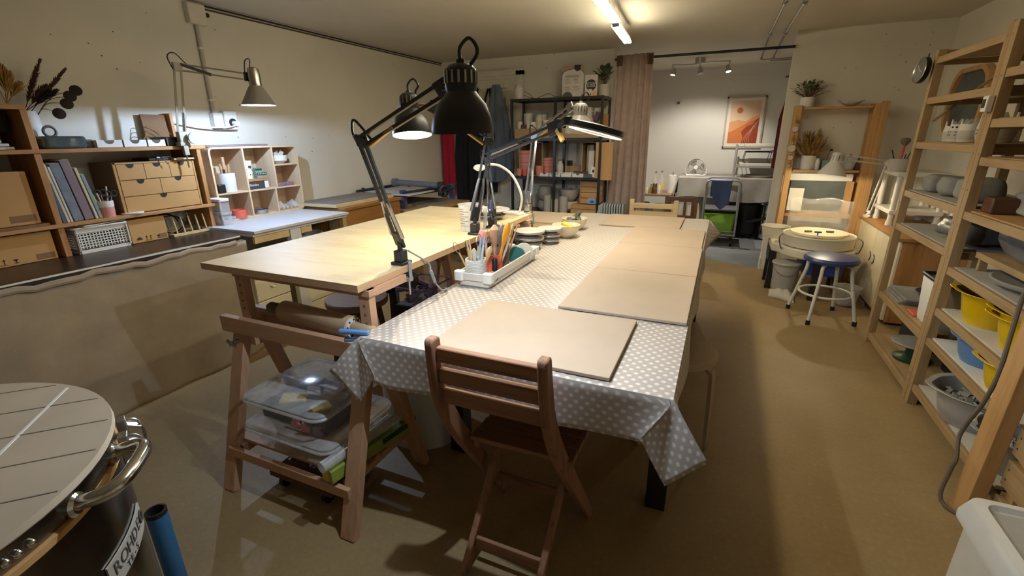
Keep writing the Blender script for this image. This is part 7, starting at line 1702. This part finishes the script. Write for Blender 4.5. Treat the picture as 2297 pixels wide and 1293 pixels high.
# ---------------- desk lamps
def arm_pair(t, p, q, off, w, mat, nm, n=2):
    for s in ((-1, 1) if n == 2 else (0,)): B().bar(p+off*s, q+off*s, w, w).build(nm, mat, t)
def clampbase(t, p, mat='lamp_black', edge=1):
    p = V(p); B().box(p.x-.028, p.x+.03, p.y-.03, p.y+.03, WT+.0005, WT+.012).box(p.x-.018, p.x+.018, p.y-.02, p.y+.02, WT+.012, WT+.055).build('clamp_block', mat, t, bevel=.003)
    B().box(WX1+.003, WX1+.010, p.y-.008, p.y+.008, WT-.055, WT+.012).box(WX1-.02, WX1+.010, p.y-.012, p.y+.012, WT-.066, WT-.050).build('clamp_jaw', 'lamp_grey', t, bevel=.002)
    B().cyl((WX1-.004, p.y, WT-.12), (WX1-.004, p.y, WT-.05), .0055, n=10).build('clamp_screw', 'steel', t)
def dome_lamp(lab, base, elbow, head, rim, mat, axis, R=.085, bulb='led_warm', cab=True, steel_arm=False):
    base, elbow, head, rim = V(base), V(elbow), V(head), V(rim)
    t = thing('desk_lamp', lab, 'lamp', (base.x, base.y, WT)); am = mat if not steel_arm else 'steel'
    clampbase(t, base, mat); p = base+V((0,0,.085))
    B().cyl(base+V((0,0,.05)), p, .010).build('pivot', am, t)
    d1 = (elbow-p).normalized(); side = d1.cross(head-elbow).normalized(); o1 = side.cross(d1).normalized()*.014
    B().bar(p-d1*.02, p+d1*.05, .012, .045, up=o1).build('base_bracket', mat, t, bevel=.003)
    arm_pair(t, p, elbow, o1, .011, am, 'lower_arm')
    B().cyl(p+o1*1.9+d1*.03, p+d1*.19+o1*.9, .007, n=10).build('spring', 'steel', t); B().cyl(p-o1*1.9+d1*.03, p+d1*.19-o1*.9, .007, n=10).build('spring', 'steel', t)
    B().bar(elbow-d1*.02, elbow+d1*.02, .012, .05, up=o1).build('elbow', mat, t, bevel=.003)
    d2 = (head-elbow).normalized(); o2 = side.cross(d2).normalized()*.014
    arm_pair(t, elbow, head, o2, .010, am, 'upper_arm')
    B().cyl(elbow+o2*1.6+d2*.02, elbow+d2*.18+o2*.8, .006, n=10).build('spring', 'brass', t)
    B().bar(head-d2*.015, head+d2*.03, .012, .048, up=o2).build('head_bracket', mat, t, bevel=.003)
    a = V(axis).normalized(); k = R/.085                                # shade pointing along a
    k2 = k*.84; top = rim-a*(.140*k2)
    prof = [(0,-.080),(.010,-.080),(.012,-.068),(.030,-.064),(.041,-.050),(.044,-.030),(.042,.000),(.040,.014),(.046,.024),(.066,.052),(.079,.090),(.0845,.126),(.085,.140),(.0835,.140),(.077,.092),(.062,.052),(.040,.027),(0,.025)]
    B().lathe([(r*k, z*k*.84) for r, z in prof], top, 48, axis=tuple(a)).build('lamp_shade', mat, t)
    u_ = a.orthogonal().normalized(); w_ = a.cross(u_); b = B()
    for i in range(16):
        e = u_*math.cos(2*PI*i/16)+w_*math.sin(2*PI*i/16); b.bar(top+e*.0438*k-a*.046*k2, top+e*.0438*k-a*.010*k2, .005, .002, up=e)
    b.build('vent_slot', 'steel', t)
    B().lathe([(r_*k*.985, z_*k2) for r_, z_ in ((.0832,.1385),(.0765,.092),(.0615,.052),(.0395,.027),(.0,.0255))], top, 40, axis=tuple(a)).build('shade_lining', 'white_gloss', t)
    B().ball(top+a*.085*k2, .026*k).build('bulb', bulb, t)
    near = top-a*.02*k; kx = (near-head).normalized(); B().cyl(head+d2*.02, near-kx*.042*k, .007).build('swivel', 'brass', t)
    if cab:
        c0 = top-a*.076*k2; s_ = side
        B().tube([c0, c0-a*.035*k2, c0-a*.062*k2+RT*.025*k, c0-a*.03*k2+RT*.045*k, c0+a*.005+RT*.03*k, near-kx*.05, head], .0042, 7, smooth=6).tube([elbow-o1*1.2-d1*.03, elbow-o1*2.6+V((0,0,.02)), elbow-o1*1.6+V((0,0,.06)), elbow+d2*.05+o2*1.5], .0042, 7, smooth=6).build('cable', 'black', t)
    return t, top+a*.126*k2, a
def below(base, sw, drop, par):                                        # cable with inline switch hanging at the table edge
    pts = [base, sw+V((-.01,0,.03)), sw]; B().tube([V(p) for p in pts], .0038, 7, smooth=6).build('cable', 'lamp_grey', par)
    B().bar(sw, sw+V((.012,.01,-.055)), .020, .014).build('switch', 'lamp_grey', par, bevel=.004); B().tube([sw+V((.012,.01,-.055)), sw+V((.03,.03,-.09)), sw+V((.02,.08,-.10)), sw+V((-.05,.15,-.13))], .0038, 7, smooth=6).build('cable', 'lamp_grey', par)
baseA = az(882, 590, WT); baseA.x = -1.085
LA, pA, aA = dome_lamp('big black desk lamp in the foreground with dome shade hanging over the dotted table', baseA, ad(812, 318, 1.58), ad(990, 203, 1.25), ad(1038, 300, 1.16), 'lamp_black', (-.02,.02,-1), .0735, 'led_cool')
below(baseA+V((.02,.02,.05)), V((WX1+.03, baseA.y+.10, WT-.045)), .1, LA)
baseB = az(1048, 524, WT); baseB.x = -1.085
LB, pB, aB = dome_lamp('second black desk lamp, its lit shade half hidden behind the big one', baseB, ad(1095, 318, 2.27), ad(975, 243, 2.14), ad(925, 304, 2.10), 'lamp_black', (.13,-.15,-1), .083, 'led_warm')
baseD = V((-1.085, 2.70, WT))
LD, pD, aD = dome_lamp('silver grey desk lamp clamped at the far end of the plywood table', baseD, ad(1199, 305, 2.93), ad(1277, 243, 2.80), ad(1298, 300, 2.74), 'steel', (-.05,.0,-1), .078, 'led_cool', True, True)
for sh in [c for c in LD.children if c.name.startswith('lamp_shade')]: sh.data.materials[0] = MATS['lamp_grey']
# magnifier / ring lamp
baseC = az(1122, 512, WT); baseC.x = -1.08; t = thing('ring_lamp', 'black jointed lamp with large flat round ring light stretching right over the table', 'lamp', (baseC.x, baseC.y, WT)); clampbase(t, baseC)
pC = baseC+V((0,0,.08)); eC = ad(1092, 352, 2.44); hC = ad(1238, 290, 2.12)
B().cyl(baseC+V((0,0,.05)), pC, .010).build('pivot', 'lamp_black', t)
d1 = (eC-pC).normalized(); d2 = (hC-eC).normalized(); sd = d1.cross(d2).normalized(); o1 = sd.cross(d1).normalized()*.014; o2 = sd.cross(d2).normalized()*.014
B().bar(pC-d1*.02, pC+d1*.05, .012, .055, up=o1).build('base_bracket', 'lamp_black', t, bevel=.003)
arm_pair(t, pC, eC, o1, .010, 'lamp_black', 'lower_arm'); arm_pair(t, eC, hC, o2, .011, 'lamp_black', 'upper_arm')
for s_ in (-1, 1): B().cyl(pC+o1*2.0*s_+d1*.02, pC+d1*.17+o1*s_*.8, .006, n=10).build('spring', 'steel', t)
B().cyl(eC+d2*.04, eC+d2*.24, .006, n=10).build('spring', 'steel', t)
B().bar(hC-d2*.02, hC+d2*.05, .014, .06, up=o2).build('head_bracket', 'lamp_black', t, bevel=.003)
rc = ad(1338, 287, 2.06); na = V((.12, -.13, 1)).normalized(); e0 = ad(1277, 263, 2.06)
rr = (e0-rc); 
vd = (rc-CAM).normalized(); e1 = (RT*.97-UP*.245); na = e1.cross(vd).normalized()
if na.z < 0: na = -na
na = (na+vd*.055).normalized()
B().lathe([(0,.010),(.108,.010),(.118,.006),(.120,-.014),(.112,-.020),(0,-.012)], rc, 56, axis=tuple(na)).build('ring_body', 'black_satin', t)
B().lathe([(.085,-.0205),(.088,-.024),(.112,-.024),(.114,-.0205)], rc, 56, axis=tuple(na)).build('ring_diffuser', 'ring_led', t)
hr = rc - RT*.118 + UP*.03; B().bar(hC+d2*.04, hr, .016, .022).rbox(hr, (.03,.03,.035)).build('swivel', 'black_satin', t, bevel=.003)
B().bar(hC+d2*.03-UP*.01, hC+d2*.05-UP*.065+RT*.01, .012, .018).build('head_weight', 'brass', t)
qs = ad(1100, 462, 2.33); B().tube([eC, ad(1092, 410, 2.36), qs+V((0,0,.03))], .003, 6, smooth=5).tube([qs-V((0,0,.03)), ad(1106, 500, 2.3), V((WX1+.012, baseC.y-.02, WT-.02))], .003, 6, smooth=5).tube([eC-d1*.03, eC+V((-.03,0,-.02)), eC+V((-.03,0,.03)), eC+d2*.05], .003, 6, smooth=5).build('cable', 'black', t)
sw = B().bar(qs+V((-.002,0,.03)), qs+V((.003,0,-.03)), .018, .018).build('switch', 'slab_blue', t, bevel=.005); B().ball(qs+V((.001,-.010,-.018)), .0035, 8, 6).build('indicator', 'blue_led', sw)
# white gooseneck
gb = V((-1.14, 2.62, WT)); t = thing('gooseneck_lamp', 'small white gooseneck lamp with flat oval head at the far end of the plywood table', 'lamp', tuple(gb))
B().pz(rrect(gb.x-.055, gb.x+.05, gb.y-.035, gb.y+.035, .012), WT+.0005, WT+.016).build('base', 'white_gloss', t, bevel=.003)
gp = [gb+V((.03,0,.016)), ad(1170, 440, 2.78), ad(1150, 395, 2.74), ad(1120, 372, 2.7), ad(1090, 369, 2.66)]
B().tube(gp, .007, 10, smooth=7).build('neck', 'white_gloss', t); hd_ = ad(1076, 376, 2.64); B().lathe([(0,.008),(.03,.008),(.036,.0),(.03,-.008),(0,-.008)], hd_, 28, axis=(.1,-.25,1)).build('head', 'white_gloss', t); B().lathe([(0,-.0085),(.028,-.0085),(.026,-.0105),(0,-.0105)], hd_, 24, axis=(.1,-.25,1)).build('diffuser', 'ring_led', t)
B().tube([gb+V((.05,0,.008)), gb+V((.08,-.01,.005)), gb+V((.095,.02,-.05))], .003, 6, smooth=5).build('cable', 'white_gloss', t)
# measuring jug and plates
jc = V((-1.155, 2.075, WT+.0005)); t = thing('measuring_jug', 'milky clear measuring jug standing behind the second lamp base', 'jug', tuple(jc))
B().lathe([(0,0),(.048,0),(.058,.13),(.061,.135),(.057,.135),(.046,.004),(0,.004)], jc, 32).build('body', 'plastic_milky', t)
B().tube([jc+V((.056,-.01,.125)), jc+V((.095,-.02,.12)), jc+V((.098,-.02,.06)), jc+V((.085,-.015,.02)), jc+V((.075,-.012,.015))], [.009,.010,.010,.009,.008], 10, smooth=5).build('handle', 'plastic_milky', t)
b = B()
for k in range(8):
    z = .03+k*.012; r_ = .0485+.0095*z/.13*1.02; b.tube([jc+V((r_*math.cos(a), r_*math.sin(a), z)) for a in [math.radians(-125+ (30 if k % 2 else 55)*j/5) for j in range(6)]], .0009, 4)
b.build('scale_marks', 'ink', t)
for i, (r_, z_, m) in enumerate(((.085,0,'clay_grey'),(.105,.032,'clay_pale'))):
    t = thing('plate', ['small grey plate under the wide pale plate on the plywood table','wide pale plate on top of the small one behind the jug'][i], 'plate', (-1.20, 2.42, WT+z_), group='plates on the plywood table')
    B().lathe([(0,0),(r_*.55,0),(r_*.6,.008),(r_,.024),(r_-.003,.028),(r_*.58,.014),(0,.012)], (-1.20, 2.42, WT+.0005+z_), 44).build('plate_body', m, t)
# ---------------- weathered folding chair in front
t = thing('folding_chair', 'weathered brown wooden folding chair in the foreground pushed to the dotted table', 'chair', (-.49, 1.18, 0))
def curve_leg(x, dx=0):
    pts = crom([V((x, .985, .838)), V((x, .988, .74)), V((x, 1.005, .63)), V((x, 1.07, .49)), V((x, 1.18, .32)), V((x, 1.285, .16)), V((x, 1.39, .0))], 6); b = B(); n = len(pts); vs = []
    for i, p in enumerate(pts):
        d = (pts[min(i+1,n-1)]-pts[max(i-1,0)]).normalized(); nrm = V((0, -d.z, d.y)); w = .021 + .006*math.sin(PI*i/n)
        if i == 0: w = .016
        c = p+V((dx*(1-p.z/.835), 0, 0)); 
        if i == n-1: nrm = V((0,1,0)); w = .026
        for sx, sn in ((-1,-1),(1,-1),(1,1),(-1,1)): vs.append(c+V((sx*.0145,0,0))+nrm*sn*w)
    fs = [(0,1,2,3), tuple(range(4*n-1, 4*n-5, -1))]
    for i in range(n-1): fs += [(4*i+k, 4*i+(k+1)%4, 4*i+4+(k+1)%4, 4*i+4+k) for k in range(4)]
    return b._add(vs, fs)
xl, xr = -.685, -.352
curve_leg(xl, .03).build('side_member', 'old_chair', t, bevel=.006); curve_leg(xr, .04).build('side_member', 'old_chair', t, bevel=.006)
for z, y in ((.792,.985),(.722,.991),(.652,1.001)): B().rbox(((xl+xr)/2+.006, y, z), (xr-xl-.022, .022, .045), (-.12 if z < .7 else 0,0,0)).build('back_slat', 'old_chair_x', t, bevel=.004)
for k in range(5): B().rbox((-.474, 1.135+k*.066, .438-.004*k), (.345, .058, .018), (-.03,0,.02)).build('seat_slat', 'old_chair_x', t, bevel=.003)
for x in (-.625, -.325): B().bar((x, 1.11, .42), (x+.005, 1.42, .405), .02, .03).build('seat_rail', 'old_chair', t)
for x, xf in ((-.605, -.622), (-.352, -.372)): B().bar((x, 1.30, .415), (xf, .985, 0), .022, .034, up=(0,1,0)).build('inner_leg', 'old_chair', t, bevel=.003)
B().bar((-.606, 1.048, .075), (-.372, 1.048, .075), .014, .05).build('foot_rail', 'old_chair_x', t, bevel=.003)
B().bar((xl+.03, 1.31, .13), (xr+.03, 1.31, .13), .014, .035).build('foot_rail', 'old_chair_x', t, bevel=.003)
for x in (xl+.022, xr-.02): B().cyl((x-.004, 1.125, .43), (x+.024, 1.125, .43), .011, n=10).build('hinge_bolt', 'steel', t)
b = B()
for k in range(5):
    for x in (-.625, -.325): b.cyl((x, 1.135+k*.066, .4455-.004*k), (x, 1.135+k*.066, .4485-.004*k), .0035, n=8)
b.build('screw', 'ink', t)
# bent wood stool on the right
def bent_stool(lab, cx, cy, rot):
    t = thing('stool', lab, 'stool', (cx, cy, 0)); c = V((cx, cy, 0))
    B().lathe([(0,.415),(.165,.415),(.175,.422),(.175,.443),(.168,.45),(0,.45)], c, 48).build('seat', 'mdf', t)
    for k in range(3):
        a = rot+k*PI/2*1.0 if k < 3 else 0; a = rot+k*2*PI/3; d = V((math.cos(a), math.sin(a), 0)); s_ = V((-d.y, d.x, 0)); P = [c+d*.06+V((0,0,.408)), c+d*.12+V((0,0,.406)), c+d*.155+V((0,0,.385)), c+d*.168+V((0,0,.34)), c+d*.178+V((0,0,0))]
        P = crom(P, 5); b = B(); n = len(P); vs = []
        for i, p in enumerate(P):
            tn = (P[min(i+1,n-1)]-P[max(i-1,0)]).normalized(); nn = tn.cross(s_).normalized(); 
            for ss, sn in ((-1,-1),(1,-1),(1,1),(-1,1)): vs.append(p+s_*ss*.026+nn*sn*.008)
        fs = [(0,1,2,3), tuple(range(4*n-1,4*n-5,-1))]
        for i in range(n-1): fs += [(4*i+q,4*i+(q+1)%4,4*i+4+(q+1)%4,4*i+4+q) for q in range(4)]
        b._add(vs, fs).build('leg', 'mdf', t)
    return t
bent_stool('round bent wood stool tucked under the right side of the dotted table', -.095, 2.03, -.25)
# ---------------- kiln, pipe
KC = V((-1.094, .045, 0)); KR = .349
t = thing('kiln', 'round stainless steel kiln in the bottom left corner with wooden board lid', 'kiln', tuple(KC))
B().lathe([(0,.06),(KR-.012,.06),(KR-.004,.08),(KR-.004,.838),(0,.838)], KC, 96).build('kiln_body', 'kiln_steel', t)
B().lathe([(KR-.03,.838),(KR-.005,.838),(KR-.0005,.841),(KR-.0005,.851),(KR-.005,.853),(KR-.03,.853)], KC, 96).build('seal_ring', 'cardboard', t)
B().lathe([(0,.853),(KR-.006,.853),(KR-.004,.856),(KR-.004,.885),(KR-.012,.888),(0,.888)], KC, 96).build('kiln_lid', 'kiln_steel', t)
lb_ = B().lathe([(0,.889),(KR,.889),(KR+.002,.892),(KR,.902),(0,.902)], KC, 72).build('board_lid', 'kiln_board', t)
b = B()
d = V((.707,.707,0)); s_ = V((-.707,.707,0))
for off in (.293,.199,.105,.011,-.083,-.177,-.271):
    L = math.sqrt(max(0, (KR-.006)**2-off**2)); b.bar(KC+s_*off-d*L+V((0,0,.9022)), KC+s_*off+d*L+V((0,0,.9022)), .0022, .0008)
o = b.build('groove', 'clay_brown', lb_)
L = math.sqrt((KR-.01)**2-.205**2); B().bar(KC+d*.205-s_*L+V((0,0,.9024)), KC+d*.205+s_*L+V((0,0,.9024)), .005, .001).build('long_groove', 'paper', lb_)
def onk(ang, z, r=KR): return KC+V((r*math.cos(ang), r*math.sin(ang), z))
def kang(px, py, z):
    p = az(px, py, z); return math.atan2(p.y-KC.y, p.x-KC.x)
h0, h1 = .57, .92
if h1 < h0: h0, h1 = h1, h0
pts = [onk(h0,.870), onk(h0+.02,.876,KR+.035), onk(h0+(h1-h0)*.25,.880,KR+.05), onk(h0+(h1-h0)*.75,.880,KR+.05), onk(h1-.02,.876,KR+.035), onk(h1,.870)]
hb = B().tube(pts, .0115, 12, smooth=7).build('handle', 'chrome', t)
for a in (h0, h1): B().lathe([(0,.0),(.018,.0),(.018,.008),(.013,.012),(.0,.012)], onk(a,.868,KR-.006), 20, axis=(math.cos(a), math.sin(a), 0)).build('handle_foot', 'chrome', hb)
for a, z in ((h1+.13,.845),(h1+.25,.855)):
    q = onk(a, z); dirv = V((math.cos(a), math.sin(a), 0)); B().rbox(q+dirv*.008, (.014,.022,.06), (0,0,a)).rbox(q+dirv*.02+V((0,0,.01)), (.03,.016,.006), (0,.5,a)).tube([q+dirv*.01+V((0,0,.025)), q+dirv*.03+V((0,0,.016)), q+dirv*.034-V((0,0,.024)), q+dirv*.01-V((0,0,.04))], .003, 6, smooth=4).build('latch', 'steel', t, bevel=.002)
a0 = -.20
npl = B(); n_ = 16; z0n, z1n = .684, .732; aa, ab = .60, 1.04
for k in range(n_): 
    p0, p1 = aa+(ab-aa)*k/n_, aa+(ab-aa)*(k+1)/n_; npl._add([onk(p0,z0n,KR-.003), onk(p1,z0n,KR-.003), onk(p1,z1n,KR-.003), onk(p0,z1n,KR-.003), onk(p0,z0n,KR), onk(p1,z0n,KR), onk(p1,z1n,KR), onk(p0,z1n,KR)], [(4,5,6,7),(0,1,5,4),(2,3,7,6)]+([(3,0,4,7)] if k == 0 else [])+([(1,2,6,5)] if k == n_-1 else []))
pl = npl.build('name_plate', 'plate_metal', t)
def ktext(s, amid, z, size, step):
    for k, ch in enumerate(s):
        a = amid+(k-(len(s)-1)/2)*step; text('lettering', ch, size, 'ink', pl, frame(onk(a, z, KR+.0006), (-math.sin(a), math.cos(a), 0), (0,0,1)))
ktext('ROHDE', (aa+ab)/2-.03, .714, .031, .066); ktext('TE-S', (aa+ab)/2-.03, .692, .017, .036)
am = (aa+ab)/2+.165; q = onk(am, .714, KR+.001); B().tube([q+V((-math.sin(am)*.010*math.cos(k*PI/6), math.cos(am)*.010*math.cos(k*PI/6), .010*math.sin(k*PI/6))) for k in range(12)], .002, 6, closed=True).build('logo_ring', 'ink', pl)
b = B()
for px, py in ((4,1215),(17,1240),(30,1265)):
    a = kang(px, py, .87); b.ball(onk(a, .868, KR-.003), .006, 10, 6)
b.build('rivet', 'chrome', t)
for k in range(4): 
    a = k*PI/2+.5; B().cyl(onk(a,.03,KR-.06)-V((.012,0,0)), onk(a,.03,KR-.06)+V((.012,0,0)), .03, n=16).box(onk(a,0,KR-.06).x-.015, onk(a,0,KR-.06).x+.015, onk(a,0,KR-.06).y-.01, onk(a,0,KR-.06).y+.01, .03, .062).build('caster', 'black', t)
pt = az(350, 1150, .45); t = thing('blue_pipe', 'blue tube with black open end standing beside the kiln', 'pipe', (pt.x, pt.y, 0))
pd = az(396, 1293, .24) ; pd = V((pd.x, pd.y, 0)) ; low = V((pt.x+.02, pt.y-.02, 0))
B().lathe([(0,0),(.0235,0),(.0235,.452),(.020,.452),(.018,.40),(0,.40)], (pt.x, pt.y, 0), 26).build('tube', 'blue_tube', t); B().lathe([(.0242,.445),(.0245,.456),(.019,.457),(.0175,.41),(0,.405)], (pt.x, pt.y, 0), 26).build('black_mouth', 'black', t)
# ================================================================== LIGHT
W = bpy.data.worlds.new('World'); bpy.context.scene.world = W; W.use_nodes = True
W.node_tree.nodes['Background'].inputs[0].default_value = (.5, .45, .4, 1); W.node_tree.nodes['Background'].inputs[1].default_value = .0
WARM = (1, .86, .60); COOL = (.80, .88, 1); NEUT = (1, .93, .78)
lit('big_lamp_bulb', 'POINT', pA, 24, (.66, .80, 1), .008, rot=(.0, .02, 0), spot=142, blend=.35)
lit('second_lamp_bulb', 'POINT', pB, 14, NEUT, .008, rot=Vector((.13,-.40,-1)).to_track_quat('-Z','Y').to_euler(), spot=140, blend=.4)
lit('silver_lamp_bulb', 'POINT', pD, 10, NEUT, .008, rot=(0, .05, 0), spot=140, blend=.4)
lit('wall_lamp_bulb', 'POINT', WALL_LAMP, 34, (.50, .68, 1), .008, rot=(0, -.1, 0), spot=150, blend=.5)
lit('wheel_lamp_bulb', 'POINT', WHEEL_LAMP, 7, (1, .85, .58), .008)
for k, p in enumerate(SPOTS): lit('track_bulb', 'SPOT', p, 60, (1, .92, .8), .012, rot=((-.2, .15, 0), (.45, .2, 0))[k % 2], spot=110, blend=.6)
# ================================================================== every separate piece becomes a part of its own
def split_pieces(o):
    me = o.data; p = list(range(len(me.vertices)))
    def f(a):
        while p[a] != a: p[a] = p[p[a]]; a = p[a]
        return a
    for e in me.edges:
        a, b = f(e.vertices[0]), f(e.vertices[1])
        if a != b: p[a] = b
    g = {}
    for i in range(len(p)): g.setdefault(f(i), []).append(i)
    keys = list(g); bx = [[min(me.vertices[i].co[k] for i in g[q]) for k in range(3)]+[max(me.vertices[i].co[k] for i in g[q]) for k in range(3)] for q in keys]
    q = list(range(len(keys)))
    def f2(a):
        while q[a] != a: a = q[a]
        return a
    for i in range(len(keys)):
        for j in range(i):
            if all(bx[i][k]-.004 <= bx[j][k+3] and bx[j][k]-.004 <= bx[i][k+3] for k in range(3)):
                a, b = f2(i), f2(j)
                if a != b: q[a] = b
    roots = sorted({f2(i) for i in range(len(keys))})
    if len(roots) < 2: return
    owner = {}
    for i, k in enumerate(keys):
        for v in g[k]: owner[v] = f2(i)
    src = me.copy()
    for n, r in enumerate(roots):
        m2 = src.copy(); bm = bmesh.new(); bm.from_mesh(m2); bm.verts.ensure_lookup_table()
        bmesh.ops.delete(bm, geom=[v for v in bm.verts if owner[v.index] != r], context='VERTS'); bm.to_mesh(m2); bm.free()
        if n == 0: o.data = m2
        else:
            c = o.copy(); c.data = m2; COL.objects.link(c)
    bpy.data.meshes.remove(src)
SPLIT = ('adjust_hole','bead','bearing_dot','blade','cable','caster','clamp_body','corner_post','crossbar','eye','green_band','peg_hole','plank_body','rivet','shelf_rail','slat','spacer','suspension_wire','vent_rib','whisker','white_dot','card_print','screw','nail_head','vent_slot','screw_hole')
for o in list(bpy.data.objects):
    if o.type == 'MESH' and o.parent and o.name.split('.')[0] in SPLIT: split_pieces(o)
# ================================================================== CAMERA
cam = bpy.data.cameras.new('Camera'); co = bpy.data.objects.new('Camera', cam); COL.objects.link(co)
cam.sensor_width = 36; cam.lens = 36*F/2297; cam.clip_start = .02
M = Matrix((RT, UP, -_f)).transposed().to_4x4(); M.translation = CAM; co.matrix_world = M
S = bpy.context.scene; S.camera = co
S.view_settings.view_transform = 'Standard'; S.view_settings.look = 'None'; S.view_settings.gamma = 1; S.view_settings.use_curve_mapping = False
S.view_settings.exposure = 0.18
